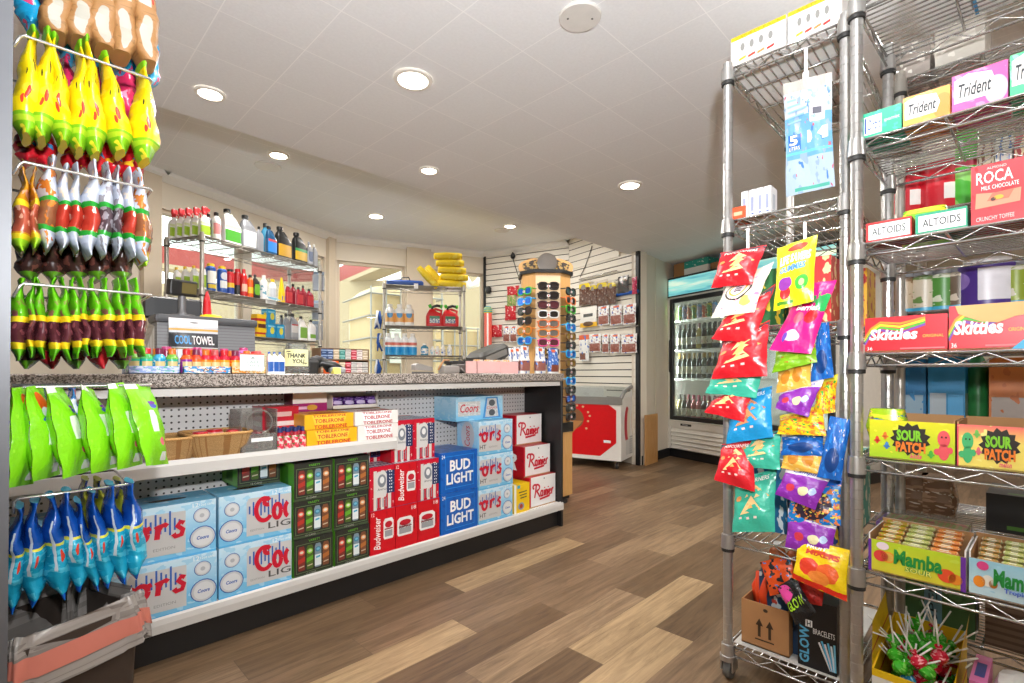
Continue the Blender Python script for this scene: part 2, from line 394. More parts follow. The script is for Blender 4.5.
cornice(10, [AL, A0, AB, BC, CD], .075, .075)
bb = MB(); d = (EE - DE).normalized(); n_ = V((-d.y, d.x)); bb.T = Matrix(((d.x, n_.x, 0, DE.x), (d.y, n_.y, 0, DE.y), (0, 0, 1, 0), (0, 0, 0, 1)))
bb.box((.02, -.015, 0), (2.0, .0, .1), mat('black rubber baseboard', '#1b1a1a', .6)); struct(bb.build('baseboard_cooler'))
# slat wall panels: 3 inch slats with open grooves
SLAT = mat('cream slat board', '#e3dccf', .45, var=.02); GROOVE = mat('slat groove', '#2c2520', .8); BLK = mat('black edge trim', '#17171a', .5)
def slats(name, p, q, z1, s0=.03, s1=None):
    d = (q - p).normalized(); n_ = V((-d.y, d.x)); L = s1 or (q - p).length
    m = MB(); m.T = Matrix(((d.x, n_.x, 0, p.x), (d.y, n_.y, 0, p.y), (0, 0, 1, 0), (0, 0, 0, 1))); m.box((s0, -.008, .1), (L, -.001, z1), GROOVE)
    z = .1
    while z < z1 - .01: m.box((s0, -.024, z), (L, -.004, min(z + .067, z1)), SLAT); z += .0785
    struct(m.build(name)); return m.T
TC = slats('wall_slat_panel_back', BC, CD, ZH - .03); TD = slats('wall_slat_panel_right', CD, DE, ZC - .005)
m = MB(); m.T = TD; m.box(((DE - CD).length - .04, -.03, 0), ((DE - CD).length + .005, .0, ZC), BLK); struct(m.build('trim_20'))
m = MB(); m.T = TC; m.box((0, -.03, 0), (.04, .0, ZH - .05), BLK); struct(m.build('trim_21'))
m = MB(); m.T = TD; m.box((.02, -.024, ZC), ((DE - CD).length - .3, -.004, ZH), SLAT)
for zz in (2.40, 2.48, 2.56, 2.64): m.box((.02, -.0245, zz), ((DE - CD).length - .3, -.02, zz + .008), GROOVE)
struct(m.build('wall_slat_panel_top'))

# ---------------------------------------------------------------- outdoors
asp = mat('pale bounce ground outside', '#cfc9bf', .9); m = MB(); m.box((-25, 6.5, -.16), (40, 60, -.1), asp); m.box((-25, -20, -.16), (XL - .3, 6.5, -.1), asp); struct(m.build('ground_outside'))  # ground paled to serve as an added reflector, bouncing daylight up to the ceiling
WOUT = mat('pale stucco', '#a8987c', .8); RED = mat('red canopy fascia', '#94322c', .6)
def slab(m, p, q, z0, z1, th, mt):
    d = (q - p).normalized(); n_ = V((-d.y, d.x)); L = (q - p).length; m.T = Matrix(((d.x, n_.x, 0, p.x), (d.y, n_.y, 0, p.y), (0, 0, 1, 0), (0, 0, 0, 1))); m.box((0, 0, z0), (L, th, z1), mt); m.T = None
t = thing('outside_canopy', 'red canopy fascia with white underside seen through the shop windows', 'canopy')
P1 = onD(110, 373, 10.2).xy; P0 = onD(326, 373, 14).xy; P2 = onD(400, 373, 10.2).xy
m = MB(); slab(m, P1, P0, 3.4, 3.78, .3, RED); slab(m, P0, P2, 3.4, 3.78, .3, RED); m.build('fascia', t)
m = MB(); slab(m, P1, P0, 3.30, 3.4, .5, WOUT); slab(m, P0, P2, 3.30, 3.4, .5, WOUT); m.build('soffit', t)
m = MB(); w0 = onD(60, 373, 13).xy; w1 = onD(372, 373, 12.5).xy; w2 = onD(520, 373, 11).xy
slab(m, w0, w1, -.1, 3.3, .3, WOUT); slab(m, w1, w2, -.1, 3.3, .3, WOUT)
dd = (w1 - w0).normalized()
sS = lambda u0, v0, u1, v1: (lambda a, b: V((*(w0.lerp(w1, .93 + .06 * a) + V((dd.y, -dd.x)) * .03), 1.72 + .5 * b)))
S = sS(0, 0, 1, 1)
m.poly([(0, 0), (1, 0), (1, 1), (0, 1)], S, mat('sign board white', '#d4d0c8', .5)); S2 = lambda a, b: S(a, b) + V((dd.y, -dd.x, 0)) * .01
m.text('GLOBAL CO', S2, (.1, .3, .9, .7), ink('#5a6a94'))
tag(m.build('neighbour_building'), 'pale stucco building with a small white sign outside the window', 'building')
# caged liquid tote outside the back window
t = thing('liquid_tote', 'cream plastic liquid tote in a metal cage outside the window', 'tank', (*onD(392, 373, 8.2).xy, -.1), math.radians(-10))
TOTE = mat('cream tote plastic', '#b59c70', .5); CAGE = mat('galvanised cage', '#8f8c86', .45, .7)
m = MB(); m.loft([(0, 0, .2, .5, .55, 8), (0, 0, .26, .56, .6, 8), (0, 0, 2.3, .56, .6, 8), (0, 0, 2.42, .44, .5, 6), (0, 0, 2.46, .2, .25, 3)], TOTE, 32); m.build('tank_body', t)
m = MB()
for x in [-.58 + .232 * i for i in range(6)]: m.tube([(x, -.64, .15), (x, -.64, 2.38)], .014, CAGE)
for z in [.3 + .33 * i for i in range(7)]: m.tube([(-.6, -.64, z), (.6, -.64, z)], .014, CAGE); m.tube([(.6, -.64, z), (.6, .64, z)], .014, CAGE); m.tube([(-.6, -.64, z), (-.6, .64, z)], .014, CAGE)
m.box((-.3, -.66, 1.25), (.25, -.65, 1.9), mat('blank metal plate', '#dfe3dc', .4)); m.build('cage', t)
m = MB(); m.box((-.62, -.66, 0), (.62, .66, .15), CAGE); m.build('pallet', t)
t = thing('liquid_tote', 'caged cream tote outside, behind the yellow topped wire shelf', 'tank', (*onD(462, 373, 10.2).xy, -.1), math.radians(-22))
m = MB(); m.loft([(0, 0, .2, .5, .55, 8), (0, 0, .26, .56, .6, 8), (0, 0, 1.9, .56, .6, 8), (0, 0, 2.0, .44, .5, 6)], TOTE, 32); m.build('tank_body', t)
m = MB()
for x in [-.58 + .232 * i for i in range(6)]: m.tube([(x, -.64, .15), (x, -.64, 1.98)], .014, CAGE)
for z in [.3 + .33 * i for i in range(6)]: m.tube([(-.6, -.64, z), (.6, -.64, z)], .014, CAGE)
m.build('cage', t)
pw = MB(); a = onD(463, 258, 7.9); b = onD(463, 284, 7.9); pw.tube([onD(463, 250, 7.9), a, onD(464, 276, 7.9), onD(470, 286, 7.9), onD(478, 283, 7.9), onD(481, 278, 7.9), onD(481, 262, 7.9)], .06, mat('white pvc', '#f2efe8', .4), 12)
tag(pw.build('drain_pipe'), 'white bent drain pipe outside the window by the slat wall', 'pipe')
w = bpy.data.worlds.new('sky'); scene.world = w; w.use_nodes = True
nt = w.node_tree; sk = nt.nodes.new('ShaderNodeTexSky'); sk.sky_type = 'HOSEK_WILKIE'; sk.turbidity = 8; sk.sun_direction = (.3, .4, .85)
bg = nt.nodes['Background']; mx = nt.nodes.new('ShaderNodeMix'); mx.data_type = 'RGBA'; mx.inputs[0].default_value = .75; mx.inputs[7].default_value = (1, .98, .95, 1)
nt.links.new(sk.outputs[0], mx.inputs[6]); nt.links.new(mx.outputs[2], bg.inputs[0]); bg.inputs[1].default_value = 4.6

# ---------------------------------------------------------------- lamps
LENS = mat('downlight lens', '#fff3e0', .3, var=0, emis=14); TRIM = mat('downlight trim white', '#efeae2', .4)
proto = None
def downlight(x, y, z, label, r=.072, power=15):
    t = thing('downlight', label, 'ceiling light', (x, y, z), 0, 'recessed downlights')
    m = MB(); m.loft([(0, 0, -.001, r * 1.32, r * 1.32, 2), (0, 0, -.008, r * 1.28, r * 1.28, 2), (0, 0, -.010, r * 1.02, r * 1.02, 2), (0, 0, -.004, r, r, 2)], TRIM, 32, caps=False); m.build('trim_ring', t)
    m = MB(); m.add([(r * math.cos(a), r * math.sin(a), -.004) for a in [2 * PI * k / 32 for k in range(32)]], (tuple(range(32))[::-1],), LENS); m.build('lens', t)
    ld = bpy.data.lights.new('downlight lamp', 'AREA'); ld.shape = 'DISK'; ld.size = r * 1.7; ld.energy = power; ld.color = (1, .965, .92); lo = bpy.data.objects.new('lamp', ld); COL.objects.link(lo); lo.parent = t; lo.location = (0, 0, -.014)
for u, v, z, r, lab in ((413, 79, ZC, .066, 'largest round downlight, in the ceiling straight above the aisle'), (210, 93, ZC, .05, 'round downlight nearest the hanging candy display'),
                     (278.5, 155, ZH, .06, 'round downlight in the raised ceiling just beside the round grey speaker'), (429, 170, ZC, .048, 'small round downlight in the lower ceiling above the counter middle'),
                     (630, 185, ZC, .062, 'round downlight in the ceiling towards the wine cooler'), (510, 226, ZH, .06, 'round downlight in the raised ceiling before the slat wall'),
                     (376, 216, ZH, .07, 'round downlight in the raised ceiling above the window corner')):
    p = onZ(u, v, z); downlight(p.x, p.y, z, lab, r, 11 if z == ZC else 18)
for x, y in ((.7, .4), (2.4, .3), (-.4, -1.2), (1.5, -1.3), (3.4, -1.0), (4.3, .4), (5.1, -1.1), (-.5, 1.6)):
    ld = bpy.data.lights.new('shop downlight behind the camera', 'AREA'); ld.shape = 'DISK'; ld.size = .16; ld.energy = 15; ld.color = (1, .97, .94)
    lo = bpy.data.objects.new('shop_downlight', ld); COL.objects.link(lo); lo.location = (x, y, ZC - .012)
fd = bpy.data.lights.new('photographer flash', 'SPOT'); fd.energy = 200; fd.shadow_soft_size = .04; fd.color = (.96, .98, 1); fd.spot_size = math.radians(146); fd.spot_blend = 1.0
fo = bpy.data.objects.new('photographer_flash', fd); COL.objects.link(fo); fo.location = (RX * .08 - FX * .02, RY * .08 - FY * .02, 1.31)
fo.rotation_euler = V((FX * .8 - .06, FY * .8 + .06, .3)).to_track_quat('-Z', 'Y').to_euler()
# ceiling speaker covers
def disc(u, v, z, r, label, dots):
    p = onZ(u, v, z); m = MB(); m.T = Matrix.Translation((p.x, p.y, z)); g = mat('speaker cover white', '#dedbd6', .5)
    m.loft([(0, 0, 0, r, r, 2), (0, 0, -.006, r, r, 2), (0, 0, -.01, r * .96, r * .96, 2)], g, 36)
    for q in dots: m.T = Matrix.Translation((p.x + q * FY, p.y - q * FX, z)); m.lathe([(.004, -.0095), (.004, -.012)], mat('screw head', '#8c8884', .4, .6), 10)
    tag(m.build('ceiling_plate'), label, 'ceiling cover')
disc(580, 16, ZC, .078, 'round white cover plate with two screws in the lower ceiling', (-.045, .045))
disc(268, 166, ZH, .1, 'round speaker cover in the raised ceiling left of the beam edge', ())
disc(502, 230, ZH, .09, 'small round cover in the raised ceiling near the slat wall', ())
scene.view_settings.view_transform = 'Standard'; scene.view_settings.look = 'None'; scene.view_settings.gamma = 1; scene.view_settings.use_curve_mapping = False
scene.view_settings.exposure = 0.1
scene.cycles.use_denoising = True; scene.cycles.max_bounces = 8; scene.cycles.transparent_max_bounces = 24; scene.cycles.caustics_reflective = False; scene.cycles.caustics_refractive = False
scene.cycles.sample_clamp_indirect = 6
# ================================================================ COUNTER
YF = 2.05; YK = 2.09; YP = 2.385; XE = 2.56; XA = -.62; XJ = 1.304; ZD = .157; ZT = .997; ZSH = .692
SHW = mat('white powder coat shelf', '#c8c5c0', .35, var=.02)
def peg_mat():
    k = NT('white pegboard'); g = k.n('ShaderNodeNewGeometry'); sp = k.n('ShaderNodeSeparateXYZ'); k.l(g.outputs['Position'], sp.inputs[0]); s = .0254
    a = k.math('SUBTRACT', k.math('FRACT', k.math('DIVIDE', k.math('ADD', sp.outputs[0], 9 * s), s)), .5); d = k.math('SUBTRACT', k.math('FRACT', k.math('DIVIDE', sp.outputs[2], s)), .5)
    f = k.math('LESS_THAN', k.math('ADD', k.math('MULTIPLY', a, a), k.math('MULTIPLY', d, d)), .027)
    k.l(k.mix(f, lin('#dcdad8'), lin('#3a3734')), k.b.inputs['Base Color']); k.b.inputs['Roughness'].default_value = .5; return k.m
def deck_mat():
    k = NT('perforated deck'); g = k.n('ShaderNodeNewGeometry'); sp = k.n('ShaderNodeSeparateXYZ'); k.l(g.outputs['Position'], sp.inputs[0]); s = .03
    a = k.math('SUBTRACT', k.math('FRACT', k.math('DIVIDE', k.math('ADD', sp.outputs[0], 9), s)), .5); d = k.math('SUBTRACT', k.math('FRACT', k.math('DIVIDE', sp.outputs[1], .018)), .5)
    f = k.math('LESS_THAN', k.math('ADD', k.math('MULTIPLY', a, a), k.math('MULTIPLY', k.math('MULTIPLY', d, d), .36)), .012)
    k.l(k.mix(f, lin('#dedbd6'), lin('#3a3734')), k.b.inputs['Base Color']); k.b.inputs['Roughness'].default_value = .4; return k.m
def granite_mat():
    k = NT('speckled granite laminate'); tc = k.n('ShaderNodeTexCoord')
    v = k.n('ShaderNodeTexVoronoi', Scale=260.0); k.l(tc.outputs['Object'], v.inputs['Vector']); sp = k.n('ShaderNodeSeparateXYZ'); k.l(v.outputs['Color'], sp.inputs[0])
    cr = k.n('ShaderNodeValToRGB'); e = cr.color_ramp.elements; cr.color_ramp.interpolation = 'CONSTANT'; e[0].color = lin('#575049'); e[1].position = .25; e[1].color = lin('#877d76')
    for p, c in ((.45, '#aea49c'), (.7, '#5f5752'), (.82, '#b7aea6')): q = e.new(p); q.color = lin(c)
    k.l(sp.outputs[0], cr.inputs[0]); k.l(cr.outputs[0], k.b.inputs['Base Color']); k.b.inputs['Roughness'].default_value = .25; return k.m
PEG, DECK, GRAN = peg_mat(), deck_mat(), granite_mat(); BLKP = mat('black laminate', '#1c1b1b', .45)
def gondola(x0, x1, label, shelf, end):
    t = thing('gondola_shelving', label, 'shelving', (x0, YP, 0), 0); L = x1 - x0; o = lambda m, n: m.build(n, t)
    m = MB(); m.box((0, 0, .1), (L, .03, .945), PEG); o(m, 'pegboard_back')
    m = MB(); m.box((0, YF - YP + .012, ZD - .03), (L, 0, ZD), SHW, top=DECK)
    y = YF - YP
    m.add([(0, y + .012, ZD + .006), (L, y + .012, ZD + .006), (L, y + .004, ZD), (0, y + .004, ZD), (0, y, ZD - .018), (L, y, ZD - .018), (L, y, ZD - .046), (0, y, ZD - .046), (0, y + .02, ZD - .046), (L, y + .02, ZD - .046)],
          [(3, 2, 1, 0), (4, 5, 2, 3), (7, 6, 5, 4), (8, 9, 6, 7)], SHW); o(m, 'base_deck')
    m = MB(); m.box((0, YK - YP, 0), (L + (.02 if end else 0), YK - YP + .02, ZD - .04), BLKP); o(m, 'kick_plate')
    if shelf:
        m = MB(); m.box((0, y + .01, ZSH - .02), (L, 0, ZSH), SHW)
        m.add([(0, y + .01, ZSH + .004), (L, y + .01, ZSH + .004), (L, y, ZSH - .012), (0, y, ZSH - .012), (0, y, ZSH - .05), (L, y, ZSH - .05), (0, y + .015, ZSH - .05), (L, y + .015, ZSH - .05)], [(3, 2, 1, 0), (4, 5, 2, 3), (6, 7, 5, 4)], SHW)
        o(m, 'shelf')
    m = MB(); m.box((0, y + .012, .918), (L - (.022 if end else 0), y + .03, .945), SHW); m.box((0, y + .03, .938), (L, 0, .945), SHW); o(m, 'top_rail')
    if end: m = MB(); m.cbox((L - .018, y + .004, .0), (L + .0, .05, .948), BLKP, .003); o(m, 'end_panel')
    return t
gondola(XA, XJ, 'white gondola shelving under the left counter half, with a middle shelf', True, False)
gondola(XJ, XE, 'white gondola shelving under the right counter half, ending in a black panel', False, True)
m = MB(); m.cbox((XA - .3, YF, .949), (XE + .005, 2.72, ZT), GRAN, .004); tag(m.build('countertop'), 'speckled grey granite countertop running over both gondola units', 'countertop')
m = MB(); m.box((XA - .3, 2.45, 0), (XE, 2.47, .948), BLKP); m.box((XE - .02, 2.45, 0), (XE, 2.70, .948), BLKP); m.box((XA - .3, 2.45, 0), (XA - .28, 2.70, .948), BLKP); tag(m.build('counter_base'), 'black panelled staff side of the counter beneath the granite top', 'counter')

# ---------------------------------------------------------------- cartons
def carton(name, label, cat, loc, size, mats, art=None, rotz=0, group=None, parts=None):
    "printed carton, origin at base centre, front towards local -y; mats: dict of per-face materials ('' = default); art(m, faces)"
    w, d, h = size; m = MB(); kw = {k: v for k, v in mats.items() if k}
    m.box((-w / 2, -d / 2, 0), (w / 2, d / 2, h), mats[''], **kw)
    if art: art(m, FR(w, d, h))
    o = m.build(name, None, loc, rotz); return tag(o, label, cat, group)
RED1 = '#c8102e'; NAVY = '#1d3f7d'
SILV = mat('silver print', '#c9cdd0', .35, .2); WHT = ink('#f3f3f1'); BLKI = ink('#161616')
# strokes for the cursive words on the beer cartons
def cursive(m, word, S, rect, w, mt, asp):
    u0, v0, u1, v1 = rect
    k = [0]; n0 = (S(1, 0) - S(0, 0)).cross(S(0, 1) - S(0, 0)).normalized()
    def put(pts):
        k[0] += 1; o = n0 * (.00022 * k[0]); m.stroke([(u0 + (u1 - u0) * x, v0 + (v1 - v0) * y) for x, y in pts], w, lambda a, b: S(a, b) + o, mt, asp)
    arc = lambda cx, cy, rx, ry, a0, a1, n=12: [(cx + rx * math.cos(math.radians(a0 + (a1 - a0) * i / n)), cy + ry * math.sin(math.radians(a0 + (a1 - a0) * i / n))) for i in range(n + 1)]
    if word in ('coo', 'ors'):
        lo = lambda cx: arc(cx, .34, .1, .3, 0, 360, 18)
        if word == 'coo':
            put(arc(.24, .5, .22, .46, 48, 322, 20)); put(arc(.34, .8, .1, .13, 70, 290, 8)); put(lo(.6)); put(lo(.92)[5:14])
        else:
            put(lo(.24)); put([(.0, .5), (.06, .62), (.13, .5)]); put([(.33, .55), (.4, .62)])
            put([(.49, .66), (.52, .5), (.5, .04)]); put([(.515, .4), (.57, .62), (.64, .66), (.68, .58)]); put([(.97, .6), (.91, .68), (.85, .52), (.95, .3), (.92, .08), (.82, .04), (.78, .18)])
    else:   # rainier
        put([(.08, .02), (.13, .5), (.16, .95)]); put(arc(.17, .73, .14, .22, 110, -90, 12)); put([(.17, .5), (.24, .3), (.32, .04), (.36, .1)]); put(arc(.08, .82, .08, .15, 40, 250, 8))
        put(arc(.41, .25, .05, .2, 30, 330, 12)); put([(.46, .46), (.45, .1), (.49, .05)])
        put([(.535, .46), (.525, .08), (.55, .06)]); put([(.54, .58), (.545, .66)]); put([(.59, .46), (.58, .04)]); put([(.582, .3), (.62, .47), (.655, .4), (.645, .06), (.67, .05)])
        put([(.705, .46), (.695, .08), (.72, .06)]); put([(.71, .58), (.715, .66)]); put([(.755, .24), (.82, .32), (.81, .45), (.775, .43), (.75, .2), (.785, .04), (.84, .12)]); put([(.885, .47), (.875, .04)]); put([(.878, .3), (.92, .47), (.965, .46)])
        put([(.3, -.14), (.5, -.1), (.78, -.04)])
COO_F = pm('light blue beer carton front', '#7cc4ea', [('g', '#cfeaf7', .3, 1.0), ('n', 6, .56, '#a9d8f0'), ('r', 0, .0, 1, .03, '#5fb2e2')], .25)
COO_S = pm('light blue beer carton side', '#79c3ea', [('g', '#bfe3f5', 0, 1), ('n', 5, .55, '#a2d4ee')], .25)
COO_T = pm('light blue beer carton top', '#86caee', [('e', .5, .5, .22, .1, '#4a3327'), ('n', 5, .6, '#b9e0f3')], .25)
PLATE = pm('grey ice plate print', '#c9c8c6', [('n', 7, .55, '#dddcda')], .35)
REDI, BLUI = ink(RED1), ink('#2a5db0')
def coors(m, f, mirror=False):
    S = f['front']; A = 1.37
    e2 = lambda u, v: S(u, v) + V((0, -.0007, 0)); e3 = lambda u, v: S(u, v) + V((0, -.0014, 0)); e4 = lambda u, v: S(u, v) + V((0, -.002, 0))
    px = lambda x: 1 - x if mirror else x
    # speakers drawn from can lids
    for cu, cv, r in ((.17, .72, .13), (.16, .3, .2)):
        cu = px(cu); m.ell(cu, cv, r / A * 1.08, r * 1.08, S, BLUI); m.ell(cu, cv, r / A, r, e2, SILV); m.ell(cu, cv, r * .82 / A, r * .82, e3, ink('#d9dbdc')); m.text('Coors', e4, (cu - r * .5 / A, cv - r * .16, cu + r * .5 / A, cv + r * .18), BLUI, .2, .03) if r > .15 else m.ell(cu, cv, r * .3 / A, r * .3, e4, ink('#b4b7ba'))
    a, b = (.36, .995) if not mirror else (.005, .64)
    m.poly([(a, .12), (b, .1), (b, .86), (a + .03, .88), (a, .8)], e2, PLATE)
    for i, q in enumerate((.2, .35, .18, .42, .26, .5, .4, .3, .55, .28, .2)):
        x = a + .03 + i * (b - a - .06) / 11; m.poly([(x, .62 - q * .3), (x + .022, .62 - q * .3), (x + .022, .62 + q * .5), (x, .62 + q * .5)], e3, BLUI)
    cursive(m, 'ors' if mirror else 'coo', e4, (a + .12, .36, b, .86) if not mirror else (.0, .4, .64, .8), .085, REDI, A)
    m.text('HT' if mirror else 'LIG', e3, (a + .3, .19, b - .01, .32) if not mirror else (.02, .19, .2, .31), ink('#4a4a48'), 0, .01)
    m.text('EDITION', e3, (.28, .2, .52, .25) if mirror else (a + .05, .2, a + .24, .24), ink('#8d8d8a'))
    m.text('12', e3, (.72, .89, .79, .97), WHT); m.text('12oz cans', e3, (.8, .9, .97, .95), WHT)
    L = f['left']; m.ell(.5, .55, .3, .42, L, SILV); m.text('Coors', lambda u, v: L(u, v) + V((-.0007, 0, 0)), (.36, .25, .6, .85), REDI, .2, 0, None, True)
g12 = 'light blue beer twelve packs'
BX, BD, BH = .265, .19, .19
CO1 = {'': COO_S, 'front': COO_F, 'top': COO_T}
yb = 2.075
cA = carton('beer_carton', 'light blue beer carton on the deck beside the black variety packs, lower of two', 'beer carton', (.557 + BX / 2, yb + BD / 2, ZD), (BX, BD, BH), CO1, lambda m, f: coors(m, f), 0, g12)
dup(cA, 'light blue beer carton beside the black variety packs, upper of two', (.557 + BX / 2, yb + BD / 2 + .003, ZD + BH + .001))
cB = carton('beer_carton', 'light blue beer carton nearest the waste bin, lower of two', 'beer carton', (.285 + BX / 2, yb + BD / 2 - .006, ZD), (BX, BD, BH), CO1, lambda m, f: coors(m, f, True), math.radians(-1.5), g12)
dup(cB, 'light blue beer carton nearest the waste bin, upper of two', (.283 + BX / 2, yb + BD / 2, ZD + BH + .001), math.radians(-1))
dup(cB, 'light blue beer carton half behind the hanging blue candy bags', (.01 + BX / 2, yb + BD / 2, ZD + BH + .001)); dup(cB, 'light blue beer carton on the deck behind the waste bin', (.01 + BX / 2, yb + BD / 2, ZD))
XC = 1.843
for i in range(3):
    dup(cB, ['light blue beer carton at the foot of the stack beside the blue beer cartons', 'light blue beer carton second in the stack beside the blue beer cartons', 'light blue beer carton third in the stack, its side showing above the blue cartons'][i], (XC + BX / 2 + (0, .004, .0)[i], yb + BD / 2, ZD + i * (BH + .001)), 0)
def coors_top(m, f):
    S = f['front']; e2 = lambda u, v: S(u, v) + V((0, -.0007, 0))
    m.poly([(.04, .2), (.5, .2), (.5, .8), (.04, .8)], S, PLATE); m.text('Coors', e2, (.08, .35, .46, .7), REDI, .25, .01)
    m.poly([(.55, .05), (.95, .05), (.88, .95), (.62, .95)], S, ink('#3f8fce')); m.poly([(.6, .1), (.9, .1), (.85, .9), (.65, .9)], e2, PLATE)
    m.ell(.75, .7, .07, .14, lambda u, v: S(u, v) + V((0, -.0014, 0)), mat('can hole', '#53575c', .4)); m.ell(.75, .28, .07, .14, lambda u, v: S(u, v) + V((0, -.0014, 0)), mat('can hole', '#53575c', .4)); m.text('Coors', lambda u, v: S(u, v) + V((0, -.0014, 0)), (.64, .44, .86, .56), REDI, .25)
carton('beer_carton', 'light blue beer carton lying on top of the tall light blue stack', 'beer carton', (1.93, 2.26, ZD + 3 * (BH + .001)), (.36, .2, .135), {'': COO_S, 'top': COO_T}, coors_top, 0, g12)
# black variety packs
VB = pm('black variety pack', '#2a2b27', [('r', 0, 0, 1, .06, '#45533a'), ('n', 12, .62, '#33372f')], .35); VG = pm('lime pack side', '#5fae2c', [('r', .3, .1, .7, .9, '#3d7a1d')], .35)
CANS = ['#b23327', '#5fa12a', '#dfe6e6', '#b06a33']; LIDS = ['#e05a45', '#8ccf3f', '#3f7f9c', '#dd9a63']
def hard(m, f):
    S = f['front']; e = [(lambda u, v, k=k: S(u, v) + V((0, -.0005 * k, 0))) for k in range(1, 7)]
    for A in (((.05, .1), (.95, .1), (.95, .112), (.05, .112)), ((.05, .84), (.95, .84), (.95, .852), (.05, .852)), ((.05, .1), (.06, .1), (.06, .852), (.05, .852)), ((.94, .1), (.95, .1), (.95, .852), (.94, .852))): m.poly(A, e[0], ink('#6f8a5a'))
    for i in range(4):
        x = .1 + i * .21; m.poly([(x, .2), (x + .015, .16), (x + .155, .16), (x + .17, .2), (x + .17, .72), (x + .14, .8), (x + .03, .8), (x, .72)], e[0], ink(['#7a2f28', '#4a6424', '#7c909c', '#7a4a30'][i]))
        m.ell(x + .085, .64, .075, .07, e[1], ink(LIDS[i])); m.ell(x + .085, .645, .045, .035, e[2], ink('#d9d4c4' if i != 2 else '#6fb4cc'))
        if i == 2: m.poly([(x, .2), (x + .17, .2), (x + .17, .5), (x, .5)], e[1], ink('#dfe6e6')); m.poly([(x + .03, .4), (x + .14, .42), (x + .14, .47), (x + .03, .45)], e[2], ink('#4aa6c4'))
        else: m.poly([(x, .34), (x + .17, .4), (x + .17, .52), (x, .46)], e[1], ink(CANS[i])); m.poly([(x + .02, .24), (x + .15, .26), (x + .15, .29), (x + .02, .27)], e[1], ink('#c9b9a0'))
    m.text('VARIETY', e[0], (.36, .89, .66, .95), ink('#6fc135')); m.text('12 CANS', e[0], (.3, .03, .56, .075), ink('#b9b7ae'))
g = 'black variety packs'
vp = None
for c in range(2):
    for r in range(3):
        lab = 'black variety pack of cans, %s of the column beside the %s' % (['bottom', 'middle', 'top'][r], ['light blue cartons', 'red beer cartons'][c])
        loc = (.83 + .0825 + c * .174, 2.07 + .1 + (.006 if r == 1 else 0), ZD + r * .157)
        if vp is None: vp = carton('variety_pack', lab, 'beer carton', loc, (.165, .2, .156), {'': VB, 'left': VG, 'top': pm('black pack top', '#23241f', [('r', .1, .4, .9, .6, '#4e8a2b')], .35)}, hard, 0, g)
        else: dup(vp, lab, loc, math.radians(R.uniform(-1, 1)))
dup(vp, 'black variety pack with lime side, pushed in beside the left light blue cartons', (.735, 2.285, ZD + 2 * .1915))
# red cartons
BUDR = pm('red beer carton', '#cf1020', [('r', 0, .9, .14, .985, '#cf1020'), ('n', 5, .64, '#c00d1c')], .3); BUDT = pm('red beer carton top', '#2b3a66', [('d', 7, 5, .33, '#dfe3ea'), ('r', 0, .86, 1, 1, '#c8102e')], .3)
FLAG = pm('flag print carton', '#d9d3ca', [('s', 3.5, .55, '#c8102e'), ('r', 0, .9, 1, 1, '#c8102e'), ('r', .6, .35, 1, .88, '#22345f'), ('n', 11, .66, '#d9d4cb')], .3)
def canpic(m, S, u0, v0, u1, v1, mt=None):
    e2 = lambda u, v: S(u, v) + V((0, -.0007, 0)); q = lambda x, y: (u0 + (u1 - u0) * x, v0 + (v1 - v0) * y)
    m.poly([q(.08, 0), q(.92, 0), q(1, .12), q(1, .85), q(.85, 1), q(.15, 1), q(0, .85), q(0, .12)], S, mt or ink('#e9e7e4'))
    m.ell(u0 + (u1 - u0) * .5, v0 + (v1 - v0) * .7, (u1 - u0) * .36, (v1 - v0) * .16, e2, ink('#b9182a')); m.poly([q(.12, .12), q(.88, .12), q(.88, .42), q(.12, .42)], e2, ink('#9a9c9e')); m.poly([q(.1, .46), q(.9, .46), q(.9, .52), q(.1, .52)], e2, ink('#8f1020'))
def bud_plain(m, f):
    S = f['front']; m.text('Budweiser', S, (.14, .1, .4, .85), WHT, .25, .01, None, True); canpic(m, S, .52, .3, .93, .78); m.text('12', S, (.05, .88, .16, .96), WHT)
def bud_can(m, f):
    S = f['front']; e2 = lambda u, v: S(u, v) + V((0, -.0007, 0)); canpic(m, S, .06, .28, .78, .72); m.poly([(.8, .36), (.86, .38), (.86, .64), (.8, .66)], S, ink('#7d0c16')); m.text('18', S, (.72, .86, .92, .95), WHT); m.text('Budweiser', e2, (.14, .46, .7, .58), ink('#3c3c40'), .2)
def bud_flag(m, f):
    S = f['front']; e2 = lambda u, v: S(u, v) + V((0, -.0007, 0))
    m.poly([(.27, .28), (.64, .28), (.68, .36), (.68, .8), (.6, .88), (.32, .88), (.24, .8), (.24, .36)], S, ink('#d4d2ce'))
    m.ell(.48, .66, .17, .15, e2, ink('#7e848c')); m.ell(.48, .68, .09, .08, lambda u, v: S(u, v) + V((0, -.0014, 0)), ink('#e4e4e2')); m.text('America', e2, (.3, .44, .66, .5), ink('#4c4f55'), .2)
    for i in range(4): m.poly([(.27 + i * .12, .05), (.31 + i * .12, .05), (.31 + i * .12, .26), (.27 + i * .12, .26)], S, ink('#8b939c'))
    for i in range(7):
        for j in range(2): m.ell(.8 + j * .08, .4 + i * .075, .018, .018, S, WHT, 8)
g = 'red beer cartons'; BM = {'': BUDR, 'top': BUDT}; FM = {'': BUDR, 'front': FLAG, 'top': BUDT}
XB = [1.2435, 1.375, 1.506]; WB = [.132, .124, .132]
